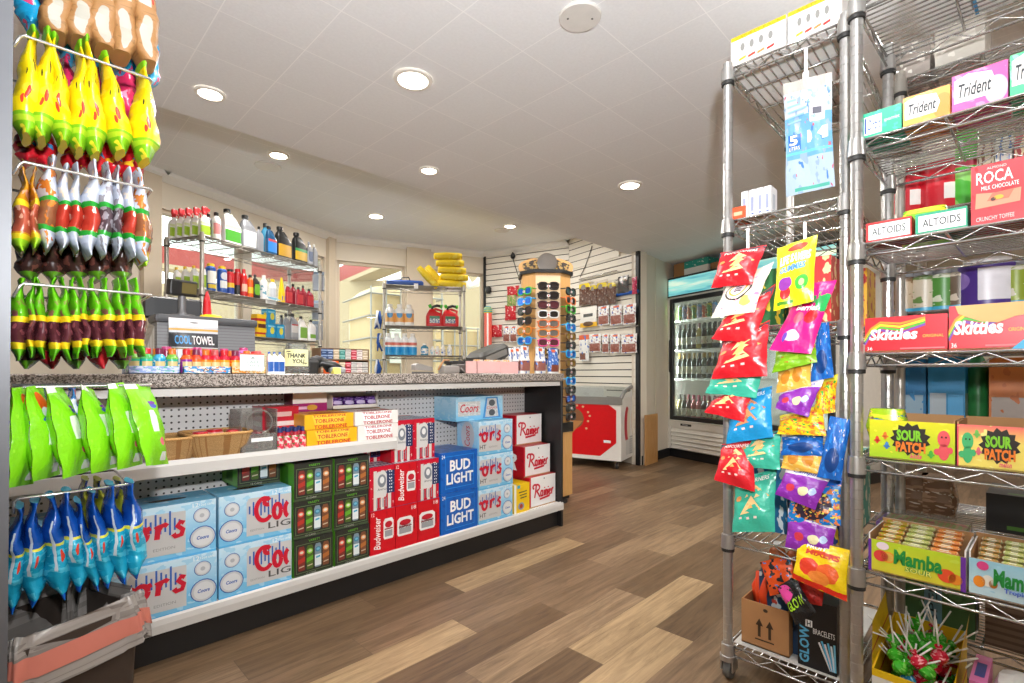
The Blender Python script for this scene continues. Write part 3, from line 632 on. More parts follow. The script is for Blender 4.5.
red = [('bottom', 0, 0, bud_plain, BM, 'red beer carton with a sideways can, on the deck beside the black packs'), ('', 1, 0, bud_can, BM, 'red beer carton with a can picture, middle of the bottom row'), ('', 2, 0, bud_can, BM, 'red beer carton with a can picture on the deck against the blue cartons'),
       ('', 0, 1, bud_flag, FM, 'stars and stripes beer carton standing next to the black variety packs'), ('', 1, 1, bud_plain, BM, 'red beer carton with lettering up its side, in the middle of the stack'), ('', 2, 1, bud_flag, FM, 'stars and stripes beer carton beside the upper blue carton'),
       ('', 1, 2, bud_flag, FM, 'stars and stripes beer carton on top, half behind the shelf end'), ('', 2, 2, bud_flag, FM, 'stars and stripes beer carton on top, against the pegboard')]
for _, c, r, art, mm, lab in red:
    carton('beer_carton', lab, 'beer carton', (XB[c], 2.075 + .12 + .006 * r + (.03 if r == 2 else 0), ZD + r * .2035), (WB[c], .24, .203), mm, art, 0, g)
carton('beer_carton', 'stars and stripes beer carton pushed back behind the shelf end', 'beer carton', (1.243, 2.29, ZD + 2 * .2035), (WB[0], .16, .06), FM, None, 0, g)
# blue cartons
BLU = pm('blue beer carton', '#1260bb', [('n', 4, .58, '#0e54aa')], .3); BLT = pm('blue beer carton top', '#1a62b5', [('n', 7, .52, '#0d3f83'), ('r', .0, .9, 1, 1, '#8fb4dd')], .3)
def budlight(m, f):
    S = f['front']; L1 = ink('#2f8fe0')
    for a, b, c, d in ((.12, .1, .9, .115), (.12, .89, .9, .905), (.12, .1, .13, .905), (.89, .1, .9, .905)): m.poly([(a, b), (c, b), (c, d), (a, d)], S, L1)
    e2 = lambda u, v: S(u, v) + V((0, -.0007, 0)); m.text('BUD', e2, (.24, .52, .8, .8), WHT, 0, .03); m.text('LIGHT', e2, (.15, .2, .88, .47), WHT, 0, .03)
    m.text('24', S, (.03, .86, .11, .95), WHT)
b0 = carton('beer_carton', 'blue beer carton with white capitals, lower of the pair', 'beer carton', (1.708, 2.075 + .13, ZD), (.252, .26, .212), {'': BLU, 'top': BLT}, budlight, 0, 'blue beer cartons')
dup(b0, 'blue beer carton with white capitals, upper of the pair', (1.708, 2.079 + .13, ZD + .213))
# white and red cartons
RW = pm('white beer carton face', '#efeeec', [('r', 0, 0, .05, 1, '#c8102e')], .35); RS = pm('red beer carton side', '#bb1024', [('n', 5, .6, '#a80d1f')], .35); KRB = mat('kraft carton edge', '#b08a62', .7)
def rainier(m, f):
    S = f['front']; cursive(m, 'rainier', S, (.12, .3, .93, .76), .062, REDI, 1.3); m.ell(.55, .9, .022, .025, S, ink('#6d6a68')); m.poly([(.0, 0), (1, 0), (1, .035), (0, .035)], S, ink('#b58f66'))
    L = f['left']; m.text('R', L, (.3, .2, .75, .75), WHT, .3, .03)
r0 = carton('beer_carton', 'white and red beer carton on the deck beside the black end panel', 'beer carton', (2.285 + .125, 2.10 + .12, ZD), (.25, .24, .19), {'': RS, 'front': RW}, rainier, 0, 'white and red beer cartons')
dup(r0, 'white and red beer carton, middle of its stack, red end showing', (2.265 + .125, 2.13 + .12, ZD + .191)); dup(r0, 'white and red beer carton topmost by the end panel', (2.27 + .125, 2.2 + .095, ZD + .382)).scale = (1, .72, 1)
def yellow(m, f):
    S = f['front']; [m.poly([(.3 + .05 * k, .68 - .1 * k), (.82, .7 - .1 * k), (.82, .74 - .1 * k), (.3 + .05 * k, .72 - .1 * k)], S, ink('#5a5a3a')) for k in range(3)]; m.ell(.45, .22, .2, .13, S, ink('#8c9aa8')); m.ell(.45, .22, .1, .08, lambda u, v: S(u, v) + V((0, -.0007, 0)), ink('#b2452a')); m.poly([(.2, .85), (.38, .85), (.38, .96), (.2, .96)], S, ink('#39a7c4'))
carton('beer_carton', 'small yellow can pack between the light blue stack and white cartons', 'beer carton', (2.20, 2.085 + .1, ZD), (.135, .2, .172), {'': pm('yellow pack', '#f2c71a', [('r', 0, 0, .14, 1, '#f3f0e4')], .35)}, yellow)

# ---------------------------------------------------------------- middle shelf goods
WICK = pm('woven wicker', '#c89f66', [('h', 9, .28, '#8e5e2c'), ('s', 26, .2, '#a06f38')], .6, bump=.6); WICK2 = pm('wicker rim', '#d9a866', [('s', 40, .25, '#9c6a35')], .6)
def basket(label, x, y, w, d, h, rz=0):
    t = thing('wicker_basket', label, 'basket', (x, y, ZSH), rz, 'wicker baskets')
    m = MB(); m.loft([(0, 0, 0, w * .4, d * .4, 5), (0, 0, h * .5, w * .46, d * .46, 5), (0, 0, h, w * .5, d * .5, 5), (0, 0, h, w * .47, d * .47, 5), (0, 0, .006, w * .37, d * .37, 5)], WICK, 40, caps=True); m.build('woven_body', t)
    m = MB(); n = 40; ring = []
    for k in range(n): a = 2 * PI * k / n; c, q = math.cos(a), math.sin(a); ring.append((w * .49 * math.copysign(abs(c) ** .4, c), d * .49 * math.copysign(abs(q) ** .4, q), h))
    m.tube(ring, .006, WICK2, 6, True); m.build('rim', t); return t
basket('round wicker basket on the middle shelf beside the lime bags', onY(170, 373, 2.17).x, 2.17, .15, .19, .075)
BX2 = onY(216, 373, 2.16).x
b2 = basket('oblong wicker basket with red packets on the middle shelf', BX2, 2.16, .225, .2, .082)
m0 = pm('red packet', '#c9182c', [('r', .2, .3, .8, .7, '#e9a9a0')], .3)
def packet(w, d, h, mt, name, label, cat, loc, rz=0, group=None, tilt=0):
    m = MB(); m.loft([(0, 0, 0, w * .42, d * .42, 4), (0, 0, h * .4, w * .5, d * .5, 5), (0, 0, h, w * .4, d * .4, 4)], mt, 14); o = tag(m.build(name, None, loc, rz), label, cat, group); o.rotation_euler.x = tilt; return o
for i, (dx, dy) in enumerate(((-.06, -.03), (.0, .02), (.05, -.03))): packet(.055, .05, .03, m0, 'candy_packet', ['red candy packet at the near end of the oblong basket', 'red candy packet in the middle of the oblong basket', 'red candy packet at the far end of the oblong basket'][i], 'candy', (BX2 + dx, 2.16 + dy, ZSH + .06), R.uniform(0, 3), 'red packets in the basket')
# clear acrylic bin of packets
ACR = clearmat('clear acrylic', '#dcd9d4', .17, .08)
AX = onY(258, 373, 2.09).x
t = thing('acrylic_bin', 'clear acrylic bin with a round front opening beside the wicker basket', 'bin', (AX, 2.14, ZSH), 0)
m = MB(); w, d, h, th = .135, .13, .165, .004
m.box((-w / 2, -d / 2, 0), (w / 2, d / 2, th), ACR); m.box((-w / 2, -d / 2, th), (-w / 2 + th, d / 2, h), ACR); m.box((w / 2 - th, -d / 2, th), (w / 2, d / 2, h), ACR); m.box((-w / 2, d / 2 - th, th), (w / 2, d / 2, h), ACR); m.box((-w / 2, -d / 2, th), (w / 2, -d / 2 + th, h * .42), ACR)
n = 24; ring = [V((.048 * math.cos(2 * PI * k / n), -d / 2, h * .7 + .048 * math.sin(2 * PI * k / n))) for k in range(n)]; m.tube(ring, .0035, ACR, 6, True); m.box((-.03, -d / 2 - .0012, .04), (.05, -d / 2, .055), WHT); m.build('bin_body', t)
for i in range(9): packet(.05, .04, .035, pm('dark wrapper %s' % 'abc'[i % 3], ['#5a4a44', '#7e1f30', '#8a8076'][i % 3], [('n', 6, .55, ['#a89c90', '#d9a0a0', '#d6d0c6'][i % 3])], .3), 'wrapped_candy', 'small wrapped candy inside the clear acrylic bin', 'candy', (AX - .035 + (i % 3) * .035, 2.11 + (i // 3 % 3) * .03, ZSH + .008 + (i % 2) * .032), R.uniform(0, 3), 'candies in the acrylic bin')
packet(.06, .045, .04, m0, 'candy_packet', 'dark red packet between the oblong basket and the acrylic bin', 'candy', (onY(236, 373, 2.3).x, 2.3, ZSH), .2)
# red shipper boxes and bottle shrink pack
RB = pm('red shipper', '#c3192f', [('r', .1, .5, .9, .62, '#f0d9d4'), ('r', .05, .08, .95, .34, '#e8775c'), ('r', .2, .74, .8, .86, '#e7b9b2')], .35)
carton('candy_box', 'red display carton standing behind the red bottle shots on the shelf', 'box', (onY(281, 373, 2.2).x, 2.26, ZSH), (.15, .12, .165), {'': RB}, None)
m = MB()
SH = pm('melon shot sleeve', '#e2405a', [('n', 4, .52, '#f3d8cf', 1, 1), ('n', 6, .6, '#3f8a34'), ('r', 0, .78, 1, 1, '#b51a2e')], .3); CAPB = mat('dark blue cap', '#24356b', .4)
sp_ = None
for j in range(2):
    for i in range(4):
        lab = 'red melon energy shot on the middle shelf, %s row, %s along' % (['front', 'back'][j], ORD[i]); loc = (onY(277, 373, 2.1).x + .012 + i * .031, 2.1 + j * .038, ZSH)
        if sp_ is None:
            sp_ = MB(); sp_.lathe([(.0135, 0), (.015, .006), (.015, .05), (.012, .062), (.009, .066)], SH, 14); sp_ = tag(sp_.build('energy_shot', None, loc), lab, 'bottle', 'red melon energy shots')
            q = MB(); q.lathe([(.01, .066), (.0105, .068), (.0105, .082), (.009, .084)], CAPB, 14); q.build('cap', sp_)
        else: dup(sp_, lab, loc)
        if j == 0 and False: pass
# triangular chocolate cartons
TY = pm('yellow chocolate shipper', '#f4b61a', [('r', .0, .0, 1, .04, '#d8961a')], .4); TYL = pm('yellow shipper side', '#eeab18', [], .4); TW = pm('white chocolate shipper', '#f1ede8', [('r', 0, 0, 1, .03, '#cfc7be')], .4)
def tobl(c):
    def a(m, f):
        S = f['front']; e2 = lambda u, v: S(u, v) + V((0, -.0007, 0)); k = ink(c)
        m.poly([(.14, .94), (.86, .94), (.80, .3), (.20, .3)], S, ink('#f7c93e' if c == '#c3262a' else '#ffffff')); m.text('TOBLERONE', e2, (.2, .42, .8, .68), k, 0, .02); m.text('TOBLERONE', e2, (.18, .04, .86, .28), k, 0, .02); m.text('TOBLERONE', e2, (.16, .8, .84, .96), k, 0, .02)
        m.text('TOBLERONE', f['top'], (.1, .05, .9, .5), k, 0, .02)
    return a
g = 'triangular chocolate shippers'
for i, (x0, x1, y, z, mt, c, lab) in enumerate(((.915 + .13, 1.205, 2.08, 0, TY, '#c3262a', 'yellow chocolate shipper carton at the shelf front, under another yellow one'), (1.21, 1.345, 2.08, 0, TW, '#b8232c', 'white torn chocolate shipper carton at the end of the shelf, lower'),
                                                (1.04, 1.19, 2.085, .062, TY, '#c3262a', 'yellow chocolate shipper carton stacked above the other yellow one'), (1.205, 1.345, 2.085, .062, TW, '#b8232c', 'white chocolate shipper carton at the end of the shelf, upper'))):
    pass
def onshelf(u0, u1, y): return onY(u0, 373, y).x, onY(u1, 373, y).x
for (u0, u1, y, z, h, mt, c, lab) in ((307, 357, 2.075, 0, .066, TY, '#c3262a', 'yellow chocolate shipper carton at the shelf front, under another yellow one'), (358, 398, 2.08, 0, .068, TW, '#b8232c', 'white torn chocolate shipper carton at the end of the shelf, lower of two'),
                                      (304.5, 353.5, 2.09, .067, .064, TY, '#c3262a', 'yellow chocolate shipper carton stacked above the other yellow one'), (355, 398, 2.09, .069, .062, TW, '#b8232c', 'white chocolate shipper carton at the end of the shelf, upper of two')):
    x0, x1 = onshelf(u0, u1, y); carton('chocolate_carton', lab, 'box', ((x0 + x1) / 2, y + .085, ZSH + z), (x1 - x0, .17, h), {'': mt, 'left': TYL if mt is TY else mt}, tobl(c), 0, g)
MG = pm('magenta snack carton', '#ece4de', [('r', 0, 0, 1, .42, '#a3206b'), ('e', .55, .2, .16, .14, '#d9a23c'), ('r', .06, .12, .4, .26, '#e9b7d4')], .35)
x0, x1 = onshelf(292, 326, 2.28); carton('snack_carton', 'white and magenta snack carton on the back of the middle shelf', 'box', ((x0 + x1) / 2, 2.32, ZSH + .132), (x1 - x0, .1, .09), {'': MG, 'left': pm('dark snack side', '#6a2a3c', [], .4)})
carton('snack_carton', 'plain kraft carton under the magenta snack carton at the shelf back', 'box', ((x0 + x1) / 2 + .05, 2.325, ZSH), (x1 - x0 + .1, .1, .131), {'': mat('kraft board', '#b98d5e', .8)})
# open white tray box of purple wrapped pies
x0, x1 = onshelf(330, 375, 2.28); w = x1 - x0; t = thing('open_tray_box', 'open white box of purple wrapped candies above the white chocolate cartons', 'box', ((x0 + x1) / 2, 2.315, ZSH + .134))
TB_ = mat('white tray board', '#e5ddd3', .6); m = MB(); m.box((-w / 2, -.06, 0), (w / 2, .06, .004), TB_); m.box((-w / 2, -.06, 0), (-w / 2 + .003, .06, .07), TB_); m.box((w / 2 - .003, -.06, 0), (w / 2, .06, .07), TB_); m.box((-w / 2, .057, 0), (w / 2, .06, .1), TB_); m.box((-w / 2, -.06, 0), (w / 2, -.057, .02), TB_); m.build('tray', t)
m = MB(); m.box((-w / 2 - .02, -.05, -.134), (w / 2 + .02, .06, -.001), mat('kraft board', '#b98d5e', .8)); tag(m.build('kraft_carton', None, t.location), 'plain kraft carton under the open box of purple candies', 'box')
PUR = pm('purple wrapper', '#4a2670', [('n', 7, .55, '#8a6cb0'), ('e', .5, .5, .12, .16, '#c9b9de')], .25)
for i in range(4): packet(w / 4.3, .07, .055, PUR, 'wrapped_candy', 'purple wrapped candy in the open white box, %s along' % ORD[i], 'candy', (x0 + w * (i + .5) / 4, 2.29, ZSH + .139), 0, 'purple wrapped candies')
# ================================================================ WIRE RACKS
CHR = mat('chrome wire', '#c9c8c6', .22, .9, var=.03); STEEL = mat('steel post', '#b9b8b6', .28, .85, var=.03); DARKR = mat('black collar ring', '#20201f', .5)
ZINC = mat('dull zinc wire', '#8f8a82', .45, .7)
def wire_shelf(W, D, along='x', wm=None, pitch=.025, lip=.03, r=.0022, step=.05):
    m = MB(); wm = wm or CHR; re = .0037
    for z in (0, -lip):
        for a, b in (((0, 0), (W, 0)), ((0, D), (W, D)), ((0, 0), (0, D)), ((W, 0), (W, D))): m.tube([(*a, z), (*b, z)], re, wm, 6)
    for a, b in (((0, 0), (W, 0)), ((0, D), (W, D)), ((0, 0), (0, D)), ((W, 0), (W, D))):
        a, b = V(a), V(b); n = max(2, round((b - a).length / step)); pts = [V((*(a.lerp(b, i / n)), -.002 if i % 2 else -lip + .002)) for i in range(n + 1)]; m.tube(pts, r, wm, 5)
    L, Q = (W, D) if along == 'x' else (D, W); n = max(3, round(Q / pitch))
    for i in range(1, n):
        q = Q * i / n; m.tube([(0, q, .002), (L, q, .002)] if along == 'x' else [(q, 0, .002), (q, L, .002)], r, wm, 4)
    k = max(1, round(L / .22))
    for i in range(1, k + 1):
        q = L * i / (k + 1); m.tube([(q, 0, -.003), (q, Q, -.003)] if along == 'x' else [(0, q, -.003), (Q, q, -.003)], re, wm, 5)
    return m
def wire_rack(label, loc, rotz, W, D, levels, z0, z1, along='x', pr=.0127, caster=False, wm=None, pm_=None, group=None, rings=True, pitch=.025, skip=()):
    t = thing('wire_rack', label, 'wire rack', loc, rotz, group); pm_ = pm_ or STEEL
    sh = None
    for z in levels:
        o = wire_shelf(W, D, along, wm, pitch).build('wire_shelf', t) if sh is None else sh.copy()
        if sh is not None: COL.objects.link(o); o.parent = t
        sh = sh or o; o.location = (0, 0, z)
    P = None
    for x, y in ((0, 0), (W, 0), (0, D), (W, D)):
        if (x, y) in skip: continue
        if P is None:
            m = MB(); prof = []
            zz = z0
            while rings and zz < z1 - .03: prof += [(pr, zz), (pr, zz + .0225), (pr * .93, zz + .0232), (pr * .93, zz + .0248)]; zz += .0254
            if not rings: prof = [(pr, z0)]
            prof += [(pr, z1 - .004), (pr * .7, z1)]
            m.lathe(prof, pm_, 14, smooth=False if rings else True); o = m.build('post', t)
            c = MB(); c.lathe([(pr * 1.05, -.042), (pr * 1.5, -.04), (pr * 1.32, .004), (pr * 1.02, .006)], pm_, 14); c.lathe([(pr * 1.02, -.052), (pr * 1.35, -.051), (pr * 1.35, -.041), (pr * 1.02, -.04)], DARKR, 14)
            c0 = c.build('collar', o); c0.location.z = levels[0]; kids = [c0]
            for z in levels[1:]: c = c0.copy(); COL.objects.link(c); c.parent = o; c.location.z = z; kids.append(c)
            P = (o,)
            if caster:
                k = MB(); k.lathe([(pr * 1.2, z0), (pr * 1.7, z0 - .004), (pr * 1.7, z0 - .02), (pr * .9, z0 - .026)], pm_, 14); k.box((-.004 - .016, -.012, .03), (-.016, .03, z0 - .022), pm_); k.box((.016, -.012, .03), (.02, .03, z0 - .022), pm_); kids.append(k.build('caster_fork', o))
                k = MB(); k.T = Matrix.Translation((0, .012, .032)) @ Matrix.Rotation(PI / 2, 4, 'Y'); k.lathe([(.01, -.012), (.03, -.011), (.032, -.006), (.032, .006), (.03, .011), (.01, .012)], mat('grey rubber wheel', '#5d5c5a', .6), 20); kids.append(k.build('caster_wheel', o))
        else:
            o = P[0].copy(); COL.objects.link(o); o.parent = t
            for ch in kids: c = ch.copy(); COL.objects.link(c); c.parent = o
        o.location = (x, y, 0)
    return t
# ---------------------------------------------------------------- bottles
def bottle(name, label, kind, h, w, body, capc, lab=None, loc=(0, 0, 0), rz=0, group=None, d=None, cat='bottle'):
    d = d or w; m = MB(); lab = lab or body
    if kind == 'round':
        r = w / 2; m.lathe([(r * .92, 0), (r, h * .03), (r, h * .12), (r, h * .58), (r, h * .66), (r * .85, h * .76), (r * .45, h * .85), (r * .42, h * .9)], body, 18, mats=[body, body, lab, body, body, body, body]); cz, cr, ch = h * .87, r * .5, h * .13
        c = MB(); c.lathe([(cr, cz), (cr, cz + ch * .9), (cr * .85, cz + ch)], capc, 14)
    elif kind == 'can':
        r = w / 2; m.lathe([(r * .94, 0), (r, h * .02), (r, h * .84), (r * .7, h * .9)], body, 18, mats=[body, lab, body]); c = MB(); c.lathe([(r * .72, h * .86), (r * .72, h * .99), (r * .6, h)], capc, 16)
    elif kind == 'oil':
        a, b = w / 2, d / 2; m.loft([(0, 0, 0, a * .94, b * .92, 6), (0, 0, h * .03, a, b, 6), (0, 0, h * .1, a, b, 6), (0, 0, h * .6, a, b, 6), (-a * .04, 0, h * .7, a * .94, b * .95, 5), (-a * .3, 0, h * .82, a * .55, b * .7, 3), (-a * .4, 0, h * .87, a * .3, b * .5, 2), (-a * .4, 0, h * .92, a * .3, b * .5, 2)], body, 20, mats=[body, body, lab, body, body, body, body])
        c = MB(); c.loft([(-a * .4, 0, h * .89, a * .36, a * .36, 2), (-a * .4, 0, h * .985, a * .36, a * .36, 2), (-a * .4, 0, h, a * .3, a * .3, 2)], capc, 14)
    elif kind == 'jug':
        a, b = w / 2, d / 2; m.loft([(0, 0, 0, a * .95, b * .92, 7), (0, 0, h * .03, a, b, 7), (0, 0, h * .1, a, b, 7), (0, 0, h * .55, a, b, 6), (-a * .22, 0, h * .68, a * .78, b * .95, 5), (-a * .42, 0, h * .8, a * .5, b * .7, 3.5), (-a * .5, 0, h * .87, a * .27, b * .5, 2), (-a * .5, 0, h * .93, a * .27, b * .5, 2)], body, 22, mats=[body, body, lab, body, body, body, body])
        m.tube([(-a * .3, 0, h * .86), (a * .1, 0, h * .86), (a * .55, 0, h * .74), (a * .86, 0, h * .58), (a * .86, 0, h * .45)], b * .24, body, 8)
        c = MB(); c.loft([(-a * .5, 0, h * .9, a * .34, a * .34, 2), (-a * .5, 0, h * .99, a * .34, a * .34, 2), (-a * .5, 0, h, a * .28, a * .28, 2)], capc, 14)
    elif kind == 'spray':
        a, b = w / 2, d / 2; m.loft([(0, 0, 0, a * .95, b * .9, 4), (0, 0, h * .03, a, b, 4), (0, 0, h * .08, a, b, 4), (0, 0, h * .48, a * .95, b * .95, 4), (0, 0, h * .58, a * .8, b * .85, 3), (0, 0, h * .68, a * .36, b * .4, 2), (0, 0, h * .74, a * .34, b * .38, 2)], body, 18, mats=[body, body, lab, body, body, body])
        c = MB(); c.loft([(0, 0, h * .73, a * .42, b * .46, 2), (0, 0, h * .8, a * .42, b * .46, 2), (0, 0, h * .83, a * .5, b * .36, 3), (a * .1, 0, h * .97, a * .6, b * .34, 4), (a * .1, 0, h, a * .45, b * .3, 4)], capc, 12)
        c.box((a * .5, -b * .14, h * .88), (a * 1.05, b * .14, h * .96), capc); c.tube([(a * .5, 0, h * .86), (a * .85, 0, h * .8), (a * .8, 0, h * .7)], a * .1, capc, 6)
    o = tag(m.build(name, None, loc, rz), label, cat, group); k = c.build('trigger_head' if kind == 'spray' else 'cap', o); return o
def lb(name, base, *layers): return pm(name, base, layers, .3)
ZN = WHT
# ================================================================ BACK OF THE COUNTER
# oil shelf in the left window
SA = onD(202, 373, 3.7).xy; SAY = math.atan2(AD.y, AD.x); sa_lv = [2.02, 1.62, 1.30, .9, .35]
wire_rack('chrome wire rack of motor oils before the left window', (SA.x, SA.y, 0), SAY, 1.21, .385, sa_lv, .0, 2.045, 'x', .0145, wm=ZINC, pm_=mat('satin post', '#b3aea6', .35, .7), rings=False, pitch=.022)
TSA = Matrix.Translation((SA.x, SA.y, 0)) @ Matrix.Rotation(SAY, 4, 'Z'); NSA = V((-math.sin(SAY), math.cos(SAY), 0))
def sa(u, y, z):
    p = onP(u, CY, V((SA.x, SA.y, H)) + NSA * y, NSA); q = TSA.inverted() @ p; return TSA @ V((q.x, y, z + .004))
RZA = SAY
REDC = mat('red plastic', '#c4141f', .35); YELC = mat('yellow plastic', '#eec20f', .35); BLKC = mat('black plastic', '#1c1c1c', .35); WHC = mat('white plastic', '#eeece8', .35); GRYC = mat('grey plastic', '#8b8d92', .35, .2); BLUC = mat('blue plastic', '#1a56b0', .35); TEALC = mat('clear blue fluid', '#3d7f9e', .15); ORC = mat('orange plastic', '#e05a15', .35)
GRL = lb('green cleaner label', '#eef0e6', ('r', .3, .1, .7, .5, '#a5c63a'), ('e', .5, .85, .1, .1, '#cf2f2a'), ('r', .3, .55, .7, .66, '#dfe6b6'))
z = sa_lv[0]; b = None
for i, y in enumerate((.33, .265, .2, .13, .055)):
    p = TSA @ V((.02 + i * .01, y, z + .004)); lab = 'red trigger spray bottle on the oil rack, %s from the wall' % ORD[i]
    b = bottle('spray_bottle', lab, 'spray', .232, .085, WHC, REDC, GRL, p, RZA, 'red trigger spray bottles', .045) if b is None else dup(b, lab, p)
top = [(210.0, .06, 'oil', .15, .05, GRYC, BLKC, lb('silver oil label', '#b9bcc2', ('r', .35, .2, .65, .7, '#3d4047')), 'slim silver bottle'), (216.2, .03, 'round', .165, .05, WHC, BLKC, lb('white oil label', '#efecec', ('r', .3, .2, .7, .7, '#d98a8a')), 'white bottle with a black cap'),
       (231.2, .09, 'jug', .225, .115, WHC, BLKC, lb('green oil label', '#f2f2f2', ('r', .33, .05, .67, .45, '#4fa13a'), ('r', .36, .5, .66, .75, '#b7d9a6'), ('r', .34, .8, .66, .95, '#a12326')), 'white oil jug with a green label'), (248.8, .09, 'jug', .225, .115, GRYC, BLKC, lb('grey oil label', '#a5a7ad', ('r', .36, .1, .64, .8, '#dddcdc'), ('r', .38, .62, .62, .75, '#b3242a')), 'silver oil jug with a white label'),
       (260.0, .05, 'oil', .17, .045, GRYC, BLKC, None, 'narrow grey bottle behind the blue fluid'), (265.0, .12, 'round', .225, .05, TEALC, BLKC, None, 'tall clear bottle of blue fluid'), (271.2, .05, 'jug', .195, .075, mat('dark blue fluid', '#234f73', .2), BLKC, lb('dark blue label', '#2a5377', ('r', .34, .1, .66, .7, '#2f7fd0'), ('r', .36, .5, .64, .7, '#b2434a')), 'dark blue jug with a black cap'),
       (283.1, .1, 'jug', .23, .12, BLKC, BLKC, lb('black oil label one', '#1a1a1a', ('r', .33, .1, .67, .5, '#c99a2c'), ('r', .38, .7, .64, .8, '#d08a2a')), 'black oil jug with an orange label'), (299.4, .09, 'jug', .225, .12, BLKC, BLKC, lb('black oil label two', '#1a1a1a', ('r', .33, .12, .67, .42, '#d8b12f'), ('r', .34, .42, .66, .52, '#3f9a5a')), 'black oil jug with a yellow and green label'),
       (310.0, .06, 'oil', .18, .05, GRYC, GRYC, lb('blue grey label', '#a9b1be', ('e', .5, .5, .12, .3, '#46587f')), 'pale blue grey bottle at the far end'), (315.0, .05, 'oil', .17, .045, GRYC, WHC, None, 'plain grey bottle at the far corner')]
for u, y, k, h, w, bo, ca, la, lab in top: bottle('oil_bottle', lab + ' on the top oil rack shelf', k, h * 1.26, w * 1.3, bo, ca, la, sa(u, y, z), RZA, 'oil bottles on the top shelf', w * .55 if k != 'round' else w)
z = sa_lv[1]; b = None
for i, y in enumerate((.33, .24, .15, .06)):
    p = TSA @ V((.05 + i * .004, y, z + .004)); lab = 'green bottle with yellow cap on the oil rack, %s from the wall' % ORD[i]
    b = bottle('cleaner_bottle', lab, 'oil', .19, .062, WHC, YELC, lb('lime label', '#eceadf', ('r', .3, .1, .7, .75, '#9cbc3a')), p, RZA, 'yellow capped bottles', .045) if b is None else dup(b, lab, p)
mid = [(210.6, .04, 'can', .185, .06, BLUC, YELC, lb('blue can label', '#24509c', ('r', .3, .3, .7, .8, '#e9e7df'), ('r', .32, .1, .68, .26, '#d5b52c')), 'blue aerosol with a yellow cap nearest the post'), (221.9, .05, 'can', .185, .06, BLUC, YELC, lb('blue can label two', '#2350a0', ('r', .34, .2, .66, .5, '#dfe0de'), ('e', .5, .7, .14, .16, '#c9ccd4')), 'blue aerosol with a yellow cap, second along'),
       (230.0, .06, 'can', .18, .052, mat('red tin', '#b01f22', .3), BLKC, lb('red blue yellow label', '#c3242a', ('r', 0, 0, 1, .3, '#1f3f90'), ('r', 0, .3, 1, .5, '#e2b62a')), 'red can with a blue and yellow band'), (237.5, .09, 'can', .2, .05, mat('dark red tin', '#7c171a', .3), REDC, lb('red and black label', '#b01d21', ('r', 0, 0, 1, .45, '#222222')), 'red and black tall can'),
       (243.8, .05, 'round', .2, .045, mat('red bottle', '#c2181d', .3), REDC, lb('red bottle label', '#c4191e', ('r', .3, .2, .7, .5, '#e8b7a2')), 'bright red slim bottle'), (250.0, .05, 'round', .17, .045, ORC, BLKC, lb('orange label', '#db5517', ('r', .3, .2, .7, .5, '#e8c02c')), 'orange bottle'), (256.2, .03, 'oil', .175, .05, BLKC, BLKC, lb('black lime label', '#1c1c1c', ('e', .5, .4, .13, .25, '#6fae2f')), 'black bottle with a lime badge'),
       (263.8, .06, 'round', .19, .052, WHC, WHC, lb('white teal label', '#e8ebec', ('n', 5, .55, '#6ea3b5')), 'white and teal bottle'), (272.5, .06, 'round', .175, .055, WHC, YELC, lb('white grey label', '#ecebe8', ('r', .3, .2, .7, .75, '#c8cbd0')), 'white bottle beside the yellow cone'), (288.8, .05, 'oil', .16, .055, mat('red fluid', '#9e2638', .2), mat('clear neck', '#cfc6c3', .2), lb('red fluid label', '#a62338', ('r', .32, .1, .68, .65, '#c3353f')), 'clear necked red fluid bottle by the cone'),
       (293.8, .15, 'oil', .19, .055, mat('red fluid', '#9e2638', .2), BLKC, None, 'red fluid bottle in the back row'), (299.4, .04, 'oil', .15, .06, mat('red fluid', '#9e2638', .2), BLKC, lb('red fluid label', '#a62338'), 'short red fluid bottle in the front row'), (310.0, .04, 'oil', .155, .06, mat('red fluid', '#9e2638', .2), BLKC, lb('red fluid label', '#a62338'), 'red fluid bottle nearest the far post'), (303.8, .17, 'oil', .2, .05, mat('red fluid', '#9e2638', .2), BLKC, None, 'tall red fluid bottle at the back of the shelf')]
for u, y, k, h, w, bo, ca, la, lab in mid: bottle('additive_bottle', lab + ' on the second oil rack shelf', k, h * 1.12, w * 1.2, bo, ca, la, sa(u, y, z), RZA, 'bottles on the second shelf', w * .6 if k == 'oil' else w)
m = MB(); m.lathe([(.028, 0), (.03, .01), (.028, .09), (.009, .21), (.007, .225)], YELC, 16); m.box((-.018, -.027, .02), (.018, -.0255, .06), BLUC); tag(m.build('fluid_bottle', None, sa(281.5, .05, z), RZA), 'yellow cone shaped bottle on the second oil rack shelf', 'bottle')
m = MB(); m.box((-.055, -.0015, 0), (.055, .0015, .03), ZN); o = m.build('price_card', None, sa(271, -.01, z - .035) , RZA); tag(o, 'white price card hanging on the second shelf edge of the oil rack', 'card'); m = MB(); m.add([(-.05, -.06, .03), (.06, -.06, .03), (.06, 0, .06), (-.05, 0, .06)], [(0, 1, 2, 3)], mat('blue flyer', '#5b93ad', .4)); m.build('flyer', o)
z = sa_lv[2]
def small_box(name, label, cat, p, w, d, h, mt, rz, group=None, art=None, side=None):
    m = MB(); m.box((-w / 2, -d / 2, 0), (w / 2, d / 2, h), mt, **({'left': side, 'right': side, 'top': side} if side else {}))
    if art: art(m, FR(w, d, h))
    return tag(m.build(name, None, p, rz), label, cat, group)
